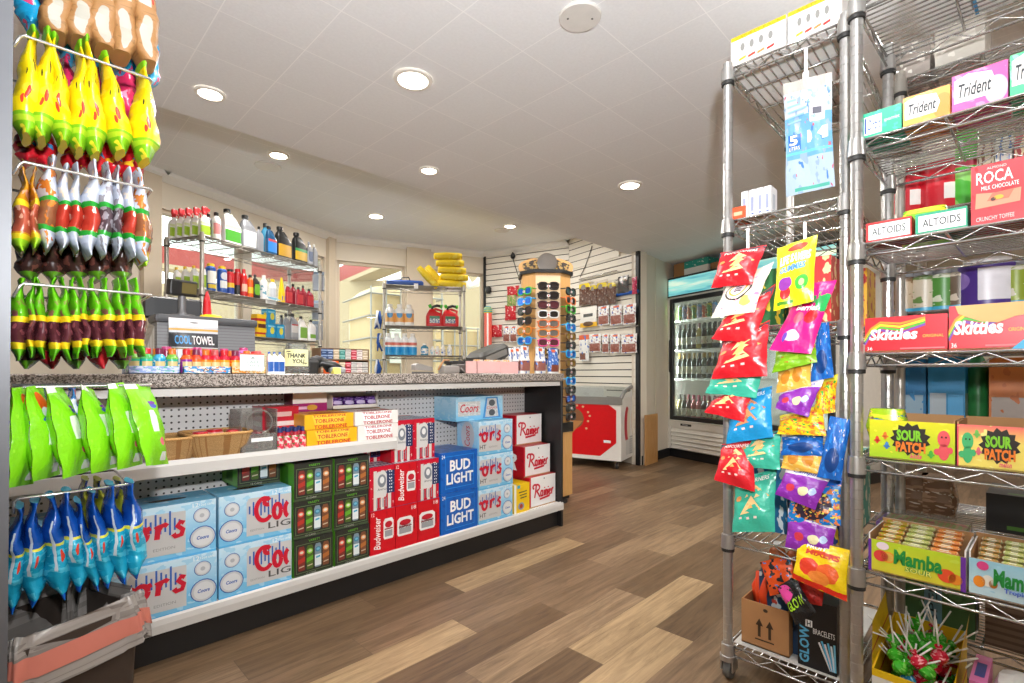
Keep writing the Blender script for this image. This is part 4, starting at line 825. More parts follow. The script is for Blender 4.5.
YRB = lb('yellow red box', '#e9bd1d', ('r', 0, .12, 1, .2, '#b8232a'), ('r', 0, .7, 1, .82, '#b8232a'), ('r', .1, .4, .9, .58, '#5a2a1c')); BLB = lb('sky blue box', '#2292c4', ('e', .6, .5, .25, .25, '#d9d24a'), ('r', .1, .75, .9, .85, '#8fd0e6'))
small_box('parts_box', 'yellow and red box on the third oil rack shelf', 'box', sa(259, .05, z), .1, .07, .19, YRB, RZA)
for i, (u, y, zz) in enumerate(((268.5, .03, 0), (277.5, .03, 0), (268.5, .03, .122))): small_box('filter_box', 'blue box on the third oil rack shelf, %s' % ('beside the yellow box', 'beside the dark bottles', 'on top of another blue box')[i], 'box', sa(u, y, z + zz), .085, .07, .12, BLB, RZA, 'blue boxes on the oil rack')
for u, y, k, h, w, bo, ca, la, lab in [(282.5, .12, 'oil', .18, .05, GRYC, BLKC, None, 'dark grey bottle by the blue boxes'), (286.9, .06, 'oil', .185, .05, GRYC, BLKC, None, 'grey bottle second from the blue boxes'), (293.8, .05, 'oil', .19, .062, GRYC, BLKC, lb('grey red label', '#9a9ca1', ('r', .34, .3, .66, .75, '#c9c6c4'), ('r', .36, .6, .64, .7, '#b3242a')), 'silver bottle with a red print'),
                                   (302.5, .05, 'jug', .18, .07, WHC, BLKC, lb('white green label', '#eeeeee', ('r', .34, .1, .66, .6, '#7fb04a'), ('r', .34, .7, .66, .85, '#9a3a3a')), 'white jug with a green label'), (311.9, .05, 'oil', .165, .06, WHC, BLKC, lb('white small green label', '#efeeee', ('r', .36, .15, .64, .35, '#7fb04a')), 'white bottle at the far post')]:
    bottle('oil_bottle', lab + ' on the third oil rack shelf', k, h * 1.24, w * 1.32, bo, ca, la, sa(u, y, z), RZA, 'bottles on the third shelf', w * .6)
CL = clearmat('clear blister', '#e9ecef', .35, .1)
for i, zz in enumerate((1.88, 1.6, 1.4)):
    m = MB(); m.loft([(0, 0, 0, .05, .012, 5), (0, 0, .01, .055, .02, 5), (0, 0, .15, .055, .02, 5), (0, 0, .16, .05, .006, 5)], CL, 16); m.box((-.05, .012, 0), (.05, .014, .19), mat('blue grey blister card', '#9fb2c9', .4))
    tag(m.build('blister_pack', None, TSA @ V((1.245, .05 + .01 * i, zz - .08)), RZA - PI / 3), 'blister pack hung on the far oil rack post, %s' % ('top', 'middle', 'lowest')[i], 'package', 'blister packs on the oil rack')
# wire rack with cleaning jugs in the back window
SB0, SB1 = onD(384, 373, 5.35).xy, onD(464, 373, 5.55).xy; sbd = (SB1 - SB0).normalized(); SBY = math.atan2(sbd.y, sbd.x); WB_ = (SB1 - SB0).length
sb_lv = [1.95, 1.51, 1.19, .8, .35]
wire_rack('small chrome wire rack with cleaning jugs before the back window', (SB0.x, SB0.y, 0), SBY, WB_, .33, sb_lv, 0, 1.975, 'x', .0135, wm=ZINC, pm_=mat('satin post', '#b3aea6', .35, .7), rings=False, pitch=.022)
TSB = Matrix.Translation((SB0.x, SB0.y, 0)) @ Matrix.Rotation(SBY, 4, 'Z'); NSB = V((-math.sin(SBY), math.cos(SBY), 0))
def sb(u, y, z): p = onP(u, CY, V((SB0.x, SB0.y, H)) + NSB * y, NSB); q = TSB.inverted() @ p; return TSB @ V((q.x, y, z + .004))
BUN = pm('yellow bundled cloth', '#f3d21c', [('n', 6, .58, '#f8e257'), ('n', 9, .66, '#e0b80e')], .5, bump=.5)
def bundle(u, v, label, tilt=0, L=.24, r=.042, y=.12):
    p = sb(u, y, 0); m = MB(); secs = []
    for i in range(9): a = i / 8; q = r * (1 - .25 * abs(2 * a - 1) ** 4) * (1 + .04 * math.sin(i * 5)); secs.append((0, 0, -L / 2 + L * a, q * .8, q * 1.15, 4))
    m.loft(secs, BUN, 14); o = tag(m.build('cloth_bundle', None, (p.x, p.y, v)), label, 'cloth', 'yellow plastic wrapped bundles'); o.rotation_euler = (0, PI / 2 + tilt, SBY); return o
for i in range(5): bundle(452 + (i % 2) * 2 - (4 if i > 2 else 0), 2.0 + .078 * i, 'yellow bundle piled on the back window rack, %s from the bottom' % ORD[i], R.uniform(-.04, .04), .31, .048)
bundle(428, 2.06, 'yellow bundle leaning on the window rack, next to the blue case', .8, .3, .045, .1); bundle(436, 2.08, 'wrapped yellow bundle leaning against the yellow pile', .85, .31, .047, .17)
m = MB(); m.loft([(0, 0, 0, .19, .1, 8), (0, 0, .012, .2, .11, 8), (0, 0, .04, .2, .11, 8), (0, 0, .055, .19, .1, 8)], mat('blue plastic case', '#164a9c', .4), 24); o = tag(m.build('blue_case', None, sb(405, .13, sb_lv[0]), SBY), 'flat blue plastic case on the top of the back window rack', 'case'); m = MB(); m.tube([(-.06, 0, .055), (-.03, 0, .1), (.04, 0, .105), (.06, 0, .055)], .007, BLKC, 6); m.build('handle', o)
m = MB(); m.box((-.022, -.003, -.04), (.022, 0, .015), ZN); tag(m.build('price_card', None, sb(416, -.012, sb_lv[0]), SBY), 'white tag on the top edge of the back window rack', 'card')
JL = lb('jug label bright', '#f3efe9', ('r', .3, .2, .7, .7, '#e9b06a'), ('e', .5, .6, .1, .2, '#5a9ac9'))
for i, u in enumerate((390, 399.5, 409)): bottle('cleaner_jug', 'white cleaner jug on the back window rack, %s from the blue tassels' % ORD[i], 'round', .24, .11, WHC, WHC, JL, sb(u, .12, sb_lv[1]), SBY, 'white cleaner jugs', cat='jug')
BJ = lb('blue wave label', '#f2f3f4', ('r', 0, .0, 1, .42, '#2a9ad8'), ('r', .3, .5, .7, .66, '#d9796a'), ('r', .32, .7, .68, .8, '#3560a6'))
for i, u in enumerate((388.5, 396.5, 404.5, 412.5)): bottle('cleaner_jug', 'blue and white cleaner bottle on the back window rack, %s from the post' % ORD[i], 'round', .24, .1, lb('white blue body', '#eef0f1', ('r', 0, 0, 1, .3, '#3ba6df')), WHC, BJ, sb(u, .1, sb_lv[2]), SBY, 'white and blue cleaner bottles', cat='jug')
for i, (u, h, w) in enumerate(((424.5, .13, .085), (432.5, .1, .05), (437.5, .105, .05), (443, .12, .05), (449.5, .125, .05))): bottle('cleaner_bottle', ['wide blue tub', 'small pale blue bottle', 'small pale pink bottle', 'small white bottle with blue print', 'small white bottle nearest the far post'][i] + ' on the back window rack', 'round', h, w, [TEALC, WHC, WHC, WHC, WHC][i], WHC, lb('small label %s' % 'abcde'[i], '#f0efed', ('n', 5, .52, ['#2f8fc4', '#8bc3df', '#e0a3a3', '#4a6fae', '#a4b4cc'][i])), sb(u, .08, sb_lv[2]), SBY, 'small bottles on the back window rack')
# red fuel cans
GC = mat('red fuel can plastic', '#c5151c', .4)
for i, u in enumerate((434.5, 450)):
    t = thing('fuel_can', 'red fuel can with green cap on the window rack, %s' % ('beside the white jugs', 'beside the far post')[i], 'fuel can', sb(u, .12, sb_lv[1]), SBY, 'red fuel cans')
    m = MB(); m.loft([(0, 0, 0, .068, .05, 6), (0, 0, .01, .073, .055, 6), (0, 0, .09, .073, .055, 6), (-.005, 0, .115, .06, .05, 5), (-.02, 0, .14, .03, .03, 3), (-.02, 0, .15, .026, .026, 2)], GC, 20); m.tube([(.05, 0, .095), (.06, 0, .14), (.01, 0, .155), (-.02, 0, .14)], .012, GC, 8); m.build('can_body', t)
    m = MB(); m.box((-.045, -.0585, .03), (.04, -.057, .09), lb('fuel label', '#d9dccf', ('n', 6, .5, '#274a8a'), ('r', 0, .6, 1, 1, '#2d6a48'))); m.build('label', t)
    m = MB(); m.tube([(-.02, 0, .15), (-.02, 0, .17), (.02, 0, .185), (.05, 0, .18)], .012, BLKC, 8); m.tube([(.05, 0, .18), (.068, 0, .175)], .017, mat('green cap', '#3fae2a', .4), 10); m.tube([(-.03, -.01, .165), (-.045, -.01, .19)], .014, mat('green cap', '#3fae2a', .4), 10); m.build('spout', t); t.scale = (1.3, 1.2, 1.3)
# blue tassels hanging on the side of the rack
for i, zz in enumerate((1.66, 1.42, 1.14, .95)):
    m = MB()
    for k in range(6): m.tube([(R.uniform(-.02, .02), R.uniform(-.015, .015), 0), (R.uniform(-.03, .03), R.uniform(-.02, .02), -.1), (R.uniform(-.035, .035), R.uniform(-.02, .02), -.19)], [.01, .014, .007], mat('blue cloth', '#1d4f9e', .7) if k % 3 else mat('pale cloth', '#dfe3ea', .7), 6)
    tag(m.build('blue_tassel', None, sb(378 + (i % 2) * 2, .02, zz), SBY), 'blue cloth tassel on the side of the window rack, %s' % ('topmost', 'second down', 'third down', 'lowest')[i], 'cloth', 'blue tassels')

# ================================================================ ON THE COUNTER
def cnt(u, y): p = onY(u, 373, y); return V((p.x, y, ZT))
def cw(u0, u1, y): return onY(u1, 373, y).x - onY(u0, 373, y).x
SHOTS = [pm('shot sleeve %s' % 'abcdefg'[i], c[0], [('n', 5, .55, c[1]), ('r', 0, .72, 1, 1, c[2]), ('r', .36, .25, .64, .6, '#d8c48a')], .25) for i, c in enumerate((('#2fb89a', '#2a8fb8', '#59c06a'), ('#2c9fce', '#e8ecef', '#4bb4dc'), ('#38b48c', '#3a9bc4', '#7cc04a'), ('#8e2f9a', '#c94aa8', '#e8622a'), ('#ef6a1e', '#f4a51f', '#e04a2a'), ('#f3871f', '#f5c430', '#d5243c'), ('#e8a020', '#ef5f28', '#c8203a')))]
CAPS = [mat('shot cap %s' % 'abcd'[i], c, .35) for i, c in enumerate(('#c9585a', '#d2262f', '#7a2a4a', '#e0752a'))]
def shot(label, p, i, c, h=.082):
    m = MB(); m.lathe([(.0175, 0), (.019, .005), (.019, .052), (.013, .062), (.0105, .066)], SHOTS[i], 16); o = tag(m.build('energy_shot', None, p), label, 'bottle', 'energy shots on the counter'); q = MB(); q.lathe([(.0115, .064), (.012, .066), (.012, h), (.0105, h + .003)], CAPS[c], 14); q.build('cap', o)
TRAY = [pm('tray print %s' % 'abc'[i], c[0], [('n', 3, .5, c[1], 2, 1), ('n', 4, .6, c[2], 3, 1)], .35) for i, c in enumerate((('#8fa5dc', '#cfd6ee', '#53b89a'), ('#e9e3d8', '#2f8fd0', '#ef7a2a'), ('#ef9a3a', '#f0d29a', '#dfe3ea')))]
def tray(label, u0, u1, i, art=None):
    x0, x1 = onY(u0, 373, 2.07).x, onY(u1, 373, 2.07).x; w = x1 - x0; t = thing('shot_tray', label, 'tray', ((x0 + x1) / 2, 2.07 + .06, ZT), 0, 'energy shot trays'); m = MB(); h = .027
    m.box((-w / 2, -.06, 0), (w / 2, -.058, h), TRAY[i]); m.box((-w / 2, .058, 0), (w / 2, .06, h * 1.5), TRAY[i]); m.box((-w / 2, -.06, 0), (-w / 2 + .002, .06, h), TRAY[i]); m.box((w / 2 - .002, -.06, 0), (w / 2, .06, h), TRAY[i]); m.box((-w / 2, -.06, 0), (w / 2, .06, .003), TRAY[i])
    if art: art(m, FR(w, .12, h))
    m.build('tray', t); return x0, w
k = 0
for i, (u0, u1, n, si, lab) in enumerate(((128, 180, 4, (2, 0, 1, 2), 'blue green shot tray nearest the hanging candy'), (183.5, 231, 5, (3, 4, 5, 5, 6), 'rainbow shot tray in the middle'), (231.5, 266, 3, (6, 5, 6), 'orange shot tray behind the small white card'))):
    art = (lambda m, f: m.stroke([(.4, .3), (.45, .75), (.5, .35), (.55, .7), (.6, .4), (.66, .7)], .14, f['front'], ink('#5a3a20'), 6)) if i else None
    x0, w = tray(lab + ' on the counter', u0, u1, i, art)
    for r in range(2):
        for j in range(n):
          if r == 0 or j % 2 == i % 2: shot('energy shot in the %s, %s row, %s along' % (('blue green tray', 'rainbow tray', 'orange tray')[i], ('front', 'back')[r], ORD[j]), (x0 + w * (j + .5) / n, 2.098 + .045 * r, ZT + .004), si[j] if not r else si[(j + 2) % n], (0, 1, 2, 3)[(j + i + r) % 4])
x0, x1 = onY(240, 373, 2.062).x, onY(264, 373, 2.062).x
m = MB(); m.T = Matrix.Translation(((x0 + x1) / 2, 2.062, ZT)); w = x1 - x0; m.box((-w / 2, -.0015, .012), (w / 2, .0015, .078), ZN); S = lambda u, v: V((-w / 2 + u * w, -.0022, .012 + v * .066)); m.text('LAKE', S, (.3, .42, .78, .58), ink('#6f9a96')); m.text('TAHOE', S, (.28, .22, .8, .36), ink('#6f9a96')); m.poly([(.42, .7), (.52, .82), (.62, .7)], S, ink('#7a8f8c')); m.poly([(.0, .93), (1, .93), (1, 1), (0, 1)], S, ink('#d9583a'))
o = tag(m.build('name_card'), 'small white printed card propped on the orange shot tray', 'card')
# pouch of cooling towel
SIL = pm('silver pouch', '#c5cacf', [('r', 0, .86, 1, 1, '#f0f0f0'), ('r', 0, .78, 1, .82, '#c9a24a'), ('r', 0, .48, 1, .74, '#34363a'), ('r', .08, .5, .3, .71, '#34363a'), ('e', .45, .1, .3, .22, '#3f86b8'), ('r', 0, .44, 1, .465, '#8a7a4a')], .25)
def pouch(name, label, cat, p, w, h, th, mt, rz=0, art=None, group=None, tiltx=0, base=.6, back=None):
    "stand-up pouch: flat sealed top, fat gusset at the bottom; front towards local -y"
    m = MB(); prof = lambda v: th / 2 * (base + (1 - base) * math.sin(PI * min(1, v * 1.2 + .1))) * max(0.03, 1 - max(0, (v - .35) / .6) ** 1.6 if v > .35 else 1)
    S = lambda sgn, e=0: (lambda u, v: V((-w / 2 + u * w, sgn * (prof(v) * (max(0, 1 - (2 * u - 1) ** 4)) ** .5 + .0008 + e + .0012 * math.sin(u * 9 + v * 7) * (1 - abs(2 * u - 1))), v * h)))
    m.grid(S(-1), 10, 12, mt); b = S(1); m.grid(lambda u, v: b(1 - u, v), 10, 12, back or mt)
    if art: art(m, S(-1, .0012))
    o = tag(m.build(name, None, p, rz), label, cat, group); o.rotation_euler.x = tiltx; return o
def towel(m, S): m.text('COOL', S, (.1, .53, .42, .69), ink('#3f9ad8'), 0, .02); m.text('TOWEL', S, (.44, .53, .9, .69), WHT, 0, .01); m.ell(.5, .93, .09, .012, S, ink('#55585c'))
pouch('towel_pouch', 'silver and black towel pouch standing on the counter behind the rainbow tray', 'pouch', cnt(194, 2.27), cw(170, 219, 2.27), .215, .05, SIL, 0, towel)
VIO = pm('violet can sleeve', '#a84aa8', [('g', '#e8a0d0', .5, 1.2), ('n', 4, .55, '#c77ad0'), ('r', .36, .2, .64, .5, '#e8d9b0')], .25)
for i, (u, y, h) in enumerate(((166.5, 2.2, .1), (190, 2.19, .095), (197, 2.2, .1), (208, 2.19, .095), (224, 2.22, .1), (243.5, 2.2, .105))):
    bottle('drink_can', ['maroon drink can with a white side behind the blue green tray', 'magenta drink can in front of the silver pouch', 'violet drink can in front of the silver pouch', 'pale violet drink can before the pouch edge', 'maroon drink can tilted by the pouch side', 'pink and violet drink can above the orange tray'][i], 'can', h, .042, [VIO, pm('maroon can sleeve', '#8c2450', [('r', .4, .2, .75, .7, '#d9c7cf'), ('n', 5, .6, '#b3486e')], .25)][i in (0, 4, 1)], mat('pink cap', '#c2447e', .4), None, cnt(u, y), R.uniform(-.3, .3), 'drink cans on the counter', cat='can')
# big ribbed grey case
CASE = pm('ribbed grey plastic', '#77787b', [('h', 16, .2, '#5f6063')], .5); t = thing('grey_machine', 'ribbed grey plastic machine housing with a dark lid standing on the counter', 'machine', (0, 0, 0)); x0, x1 = onY(157, 373, 2.5).x, onY(255, 373, 2.5).x
m = MB(); m.box((x0, 2.5, ZT), (x1, 2.63, ZT + .215), CASE); m.box((x0 + .02, 2.497, ZT + .02), (x1 - .04, 2.499, ZT + .1), pm('ribbed grey panel', '#6d6e71', [('h', 8, .25, '#58595c')], .5)); m.build('housing', t)
m = MB(); m.cbox((x0 - .01, 2.485, ZT + .215), (x1 + .01, 2.64, ZT + .25), mat('dark grey lid', '#48494c', .45), .014, 2); m.build('lid', t)
m = MB(); m.box((x0 + .3, 2.4965, ZT + .03), (x0 + .4, 2.4985, ZT + .1), ZN); m.build('label', t)
m = MB(); a = onY(142, 373, 2.6).x; m.add([(a - .02, 2.6, ZT), (x0, 2.55, ZT), (x0, 2.55, ZT + .2), (a + .04, 2.6, ZT + .23), (a - .02, 2.68, ZT), (x0, 2.68, ZT), (x0, 2.68, ZT + .2), (a + .04, 2.68, ZT + .23)], [(0, 1, 2, 3), (3, 2, 6, 7), (0, 3, 7, 4), (4, 7, 6, 5), (1, 5, 6, 2), (0, 4, 5, 1)], pm('beige ribbed cover', '#a59f96', [('s', 7, .3, '#8f897f')], .5)); tag(m.build('printer_cover'), 'beige ribbed cover leaning at the end of the grey machine', 'cover')
t = thing('till_display', 'black till customer display on a pole above the grey machine', 'display', (*onY(182, 373, 2.57).xy, ZT + .25), math.radians(12))
m = MB(); m.lathe([(.05, 0), (.05, .008), (.018, .012), (.015, .02), (.015, .09)], mat('grey pole', '#6e6e70', .4, .4), 14); m.build('pole', t)
m = MB(); m.T = Matrix.Translation((0, 0, .115)) @ Matrix.Rotation(.12, 4, 'X'); m.cbox((-.056, -.02, -.025), (.056, .02, .045), BLKC, .008, 2); m.build('display_head', t)
m = MB(); m.T = Matrix.Translation((0, 0, .115)) @ Matrix.Rotation(.12, 4, 'X'); m.box((-.01, -.0215, -.012), (.05, -.0205, .034), mat('display screen', '#5d5224', .5)); m.build('screen', t)
t = thing('till_screen', 'dark till monitor seen behind the customer display', 'monitor', (*onY(174, 373, 2.74).xy, ZT + .0), 0); m = MB(); m.cbox((-.12, -.02, .25), (.11, .02, .35), BLKC, .008); m.box((-.05, .0, .05), (.04, .03, .26), BLKC); m.box((-.1, -.05, 0), (.09, .09, .05), BLKC); m.build('monitor_body', t); m = MB(); m.box((-.11, -.0215, .262), (.1, -.0205, .34), mat('dark screen', '#2e3033', .5)); m.build('screen', t)
m = MB(); m.lathe([(.016, 0), (.018, .02), (.014, .08), (.004, .12)], REDC, 12); tag(m.build('glue_bottle', None, (*onY(207, 373, 2.57).xy, ZT + .251)), 'small red pointed bottle on the grey machine lid', 'bottle')
m = MB(); m.loft([(0, 0, 0, .045, .03, 3), (0, 0, .008, .04, .026, 3), (0, 0, .013, .02, .01, 3)], YELC, 16); tag(m.build('yellow_sponge', None, (*onY(211, 373, 2.53).xy, ZT + .251)), 'flat yellow pad on the grey machine lid', 'pad')
# small bottles with blue caps, tip jar, gadgets
for i, u in enumerate((270.5, 275.5, 281)): bottle('hand_gel', 'small blue capped bottle by the tip jar, %s from the orange tray' % ORD[i], 'oil', .088, .026, WHC, BLUC, lb('gel label', '#edf0f3', ('r', .3, .1, .55, .6, '#2c5fae'), ('r', .55, .3, .7, .7, '#c7d4e6')), cnt(u, 2.1), R.uniform(-.2, .2), 'small blue capped bottles', .022)
t = thing('tip_jar', 'clear plastic tip jar of coins with a handwritten thank you note', 'jar', cnt(296.5, 2.16), -math.atan2(cnt(296.5, 2.16).x, 2.16)); r = cw(284, 309, 2.16) / 2
m = MB(); m.lathe([(r * .9, 0), (r, .01), (r, .095), (r * .8, .112), (r * .78, .128), (r * .76, .128), (r * .76, .11), (r * .96, .092), (r * .96, .012)], clearmat('clear jar plastic', '#eef0ee', .1, .05), 28); m.build('jar_body', t)
NOTE = mat('pale yellow paper', '#f1efb4', .7); m = MB(); NS = lambda u, v: V(((r + .0012) * math.sin((u - .5) * 2.0), -(r + .0012) * math.cos((u - .5) * 2.0), .032 + v * .07)); m.grid(NS, 8, 1, NOTE)
N2 = lambda u, v: NS(u, v) * 1.0 + V((0, -.001, 0)); m.text('THANK', N2, (.15, .5, .85, .76), BLKI, .1, .03); m.text('YOU', N2, (.35, .16, .8, .42), BLKI, .1, .03)
for q in range(6): m.stroke([(.1 + .03 * q, .82 + .02 * (q % 3)), (.14 + .03 * q, .9)], .03, N2, BLKI); m.stroke([(.75 + .03 * q, .1 + .04 * (q % 3)), (.8 + .03 * q, .2)], .03, N2, BLKI)
m.build('note', t)
COIN = [mat('copper coin', '#8a5a3c', .35, .7), mat('silver coin', '#a9a7a3', .3, .8)]
m = MB()
for i in range(70):
    a, q = R.uniform(0, 2 * PI), r * .8 * math.sqrt(R.random()); m.T = Matrix.Translation((q * math.cos(a), q * math.sin(a), .006 + .03 * i / 70)) @ Matrix.Rotation(R.uniform(-.5, .5), 4, 'X') @ Matrix.Rotation(R.uniform(-.5, .5), 4, 'Y'); m.lathe([(.0105, -.0008), (.0105, .0008)], COIN[i % 2], 10)
tag(m.build('coins', None, t.location), 'loose coins heaped in the bottom of the tip jar', 'coins', kind='stuff')
GM = mat('black rubber', '#2b2a2a', .5)
t = thing('barcode_scanner', 'black handheld scanner lying on the counter beside the tip jar', 'scanner', cnt(319, 2.2), .3)
m = MB(); m.loft([(-.05, 0, .0, .03, .025, 4), (-.05, 0, .05, .034, .03, 4), (-.05, 0, .06, .03, .024, 4)], GM, 14); m.build('stand', t); m = MB(); m.tube([(-.06, 0, .05), (-.01, 0, .062), (.035, 0, .05), (.06, 0, .015)], [.016, .022, .02, .016], GM, 10); m.build('scanner_head', t)
t = thing('phone_handset', 'black phone handset on the counter next to the yellow note', 'phone', cnt(329, 2.18), -.3); m = MB(); m.tube([(-.06, 0, .03), (-.03, 0, .05), (.02, 0, .04), (.05, 0, .015)], [.014, .016, .018, .02], BLKC, 10); m.build('handset', t); m = MB(); m.cbox((.0, -.03, 0), (.07, .03, .03), mat('silver grey plastic', '#8b8d8e', .4), .008); m.build('cradle', t)
m = MB(); w = cw(334, 341, 2.08); m.T = Matrix.Translation(cnt(337.5, 2.08)); m.add([(-w / 2, 0, 0), (w / 2, 0, 0), (w / 2, .004, .026), (-w / 2, .008, .027), (-w / 2, .03, 0), (w / 2, .03, 0)], [(0, 1, 2, 3), (3, 2, 5, 4)], mat('yellow sticky note', '#e6d96a', .7)); tag(m.build('sticky_note'), 'yellow sticky note standing at the counter edge', 'note')
m = MB(); m.T = Matrix.Translation(cnt(333, 2.42)) ; m.box((-.05, -.002, .0), (.03, .002, .065), ORC); tag(m.build('orange_card'), 'bright orange card standing behind the black phone handset', 'card')
# cigarette rack
x0, x1 = onY(321, 373, 2.56).x, onY(368, 373, 2.56).x; WD = mat('brown shelf wood', '#6b5138', .6)
t = thing('cigarette_rack', 'low brown cigarette pack rack at the staff side of the counter', 'rack', (x0, 2.56, ZT)); m = MB(); L = x1 - x0
for zz in (0, .072, .13): m.box((0, 0, zz), (L, .1, zz + .006), WD)
m.build('shelf_boards', t); m = MB(); m.box((-.006, 0, 0), (0, .1, .136), WD); m.box((L, 0, 0), (L + .006, .1, .136), WD); m.box((0, .098, 0), (L, .102, .136), WD); m.build('frame', t)
PK = [pm('pack print %s' % 'abcdefg'[i], c, [('r', .0, .55, 1, .75, q), ('r', .2, .15, .8, .3, q)], .4) for i, (c, q) in enumerate((('#2f4a74', '#8fa3c4'), ('#35507c', '#a7b5cd'), ('#b8a588', '#e0d5c0'), ('#2f7f78', '#9cc9c0'), ('#c7c4be', '#8f8c88'), ('#b3243a', '#e6a9b0'), ('#d9d2cc', '#a88f8f')))]
pk = [None] * 7
for rr, zz in enumerate((.006, .036, .078, .106)):
    for j in range(8):
        i = (0, 1, 2, 3, 4, 5, 6, 2)[j] if rr > 1 else (2, 0, 3, 2, 5, 4, 6, 4)[j]; lab = 'cigarette pack in the low brown rack, row %s up, %s along' % (ORD[rr], ORD[j]); p = (x0 + L * (j + .5) / 8, 2.575, ZT + zz)
        if pk[i] is None: pk[i] = small_box('cigarette_pack', lab, 'pack', p, L / 8.6, .03, .027, PK[i], 0, 'cigarette packs')
        else: dup(pk[i], lab, p)
# stapler, label gun, card terminal, pink box
GRD = mat('warm grey plastic', '#8f8b86', .45); GRD2 = mat('dark warm grey plastic', '#5c5955', .45)
t = thing('stapler', 'grey desk stapler on the counter below the back window rack', 'stapler', cnt(423, 2.25), .15); m = MB(); m.cbox((-.07, -.018, 0), (.07, .018, .01), GRD2, .004); m.build('base', t); m = MB(); m.add([(-.07, -.016, .02), (.06, -.016, .015), (.055, -.016, .035), (-.05, -.016, .055), (-.07, -.016, .045), (-.07, .016, .02), (.06, .016, .015), (.055, .016, .035), (-.05, .016, .055), (-.07, .016, .045)], [(0, 1, 2, 3, 4), (9, 8, 7, 6, 5), (0, 5, 6, 1), (1, 6, 7, 2), (2, 7, 8, 3), (3, 8, 9, 4), (4, 9, 5, 0)], GRD); m.build('arm', t)
t = thing('label_gun', 'grey handheld labelling gun lying on the counter left of the pink box', 'tool', cnt(454, 2.25), .1); m = MB(); m.cbox((-.1, -.03, .0), (.02, .03, .045), GRD, .01, 2); m.cbox((.0, -.028, .01), (.11, .028, .055), GRD2, .012, 2); m.build('body', t); m = MB(); m.tube([(-.12, 0, .02), (-.1, 0, .05), (-.08, 0, .075), (-.04, 0, .075)], .006, mat('tan cable', '#a5764d', .6), 6); m.tube([(.02, -.035, .03), (.05, -.035, .01), (.09, -.035, .03)], .005, GRD, 6); m.build('trigger', t)
m = MB(); m.cbox((-.06, -.03, .056), (.075, .05, .076), GM, .004); tag(m.build('black_tray', None, cnt(457, 2.33)), 'flat black tray resting above the labelling gun', 'tray'); m = MB(); m.box((-.05, 0, 0), (-.04, .04, .056), GM); m.box((.05, 0, 0), (.06, .04, .056), GM); m.build('foot', bpy.data.objects['black_tray'])
t = thing('card_terminal', 'large dark card terminal tilted on a stand behind the pink box', 'card terminal', cnt(490, 2.42), .1)
m = MB(); m.T = Matrix.Translation((-.02, 0, .115)) @ Matrix.Rotation(-.3, 4, 'Y') ; m.loft([(0, 0, -.045, .12, .06, 6), (0, 0, -.03, .15, .08, 6), (0, 0, .03, .15, .08, 6), (.01, 0, .05, .12, .065, 6)], mat('charcoal plastic', '#3a3935', .5), 24); m.build('terminal_body', t)
m = MB(); m.T = Matrix.Translation((-.02, -.0, .115)) @ Matrix.Rotation(-.3, 4, 'Y'); m.box((-.11, -.083, -.018), (.1, -.079, .02), mat('grey fascia', '#77756f', .4)); m.build('fascia', t)
m = MB(); m.tube([(.06, .0, .1), (.09, 0, .05), (.09, 0, 0)], [.03, .025, .04], GM, 10); m.build('stand', t)
PINK = mat('pink card', '#eab7b4', .6); x0, x1 = onY(477, 373, 2.1).x, onY(518, 373, 2.1).x; w = x1 - x0
t = thing('pink_box', 'low open pink card box near the dark card terminal', 'box', ((x0 + x1) / 2, 2.15, ZT)); m = MB(); h = .07
m.box((-w / 2, -.05, 0), (w * .05, -.047, h), PINK); m.box((w * .05, -.052, 0), (w / 2, -.047, h), PINK); m.box((-w / 2, .047, 0), (w / 2, .05, h), PINK); m.box((-w / 2, -.05, 0), (-w / 2 + .003, .05, h), PINK); m.box((w / 2 - .003, -.05, 0), (w / 2, .05, h), PINK); m.box((-w / 2, -.05, 0), (w / 2, .05, .003), PINK); m.build('box_body', t)
for i in range(7): packet(.045, .035, .03, pm('tan wrapper %s' % 'ab'[i % 2], ['#d9a56a', '#cdbfae'][i % 2], [('n', 5, .55, '#e8e0d4')], .3), 'snack_packet', 'small tan wrapped snack heaped in the pink box', 'snack', ((x0 + x1) / 2 - w * .4 + i * w * .12, 2.14 + .02 * (i % 2), ZT + .05), R.uniform(0, 3), 'snacks in the pink box')
# jerky bags standing at the counter end
JER = pm('jerky bag print', '#f1f0ee', [('r', 0, .08, 1, .46, '#8f5046'), ('n', 9, .56, '#6e2f2a'), ('r', 0, .46, 1, 1, '#f1f0ee'), ('r', 0, .0, 1, .1, '#ecebe9'), ('n', 4, .57, '#2a5fb4', 1, 1), ('r', .3, .84, .7, .95, '#e2643a'), ('r', .1, .12, .9, .4, '#9c6257')], .3)
JERB = pm('blue jerky bag print', '#2f69bd', [('n', 6, .58, '#dfe6f2'), ('r', .1, .05, .9, .34, '#8a4a3a'), ('r', .3, .84, .7, .95, '#e2643a'), ('r', 0, 0, 1, .07, '#eeeeec')], .3)
for i, (u, y, mt, h, w) in enumerate(((512, 2.36, JER, .17, .07), (517, 2.32, JER, .175, .075), (524.5, 2.22, JER, .18, .095), (540, 2.2, JER, .175, .095), (553, 2.18, JERB, .17, .095))):
    pouch('jerky_bag', 'white jerky bag at the counter end, %s from the card terminal' % ORD[i] if mt is JER else 'blue jerky bag standing at the very end of the counter', 'jerky', cnt(u, y), w, h, .05, mt, R.uniform(-.1, .25), lambda m, S: m.text('JERKY', S, (.2, .6, .85, .74), ink('#2a5fb4'), .15, .02), 'jerky bags on the counter')
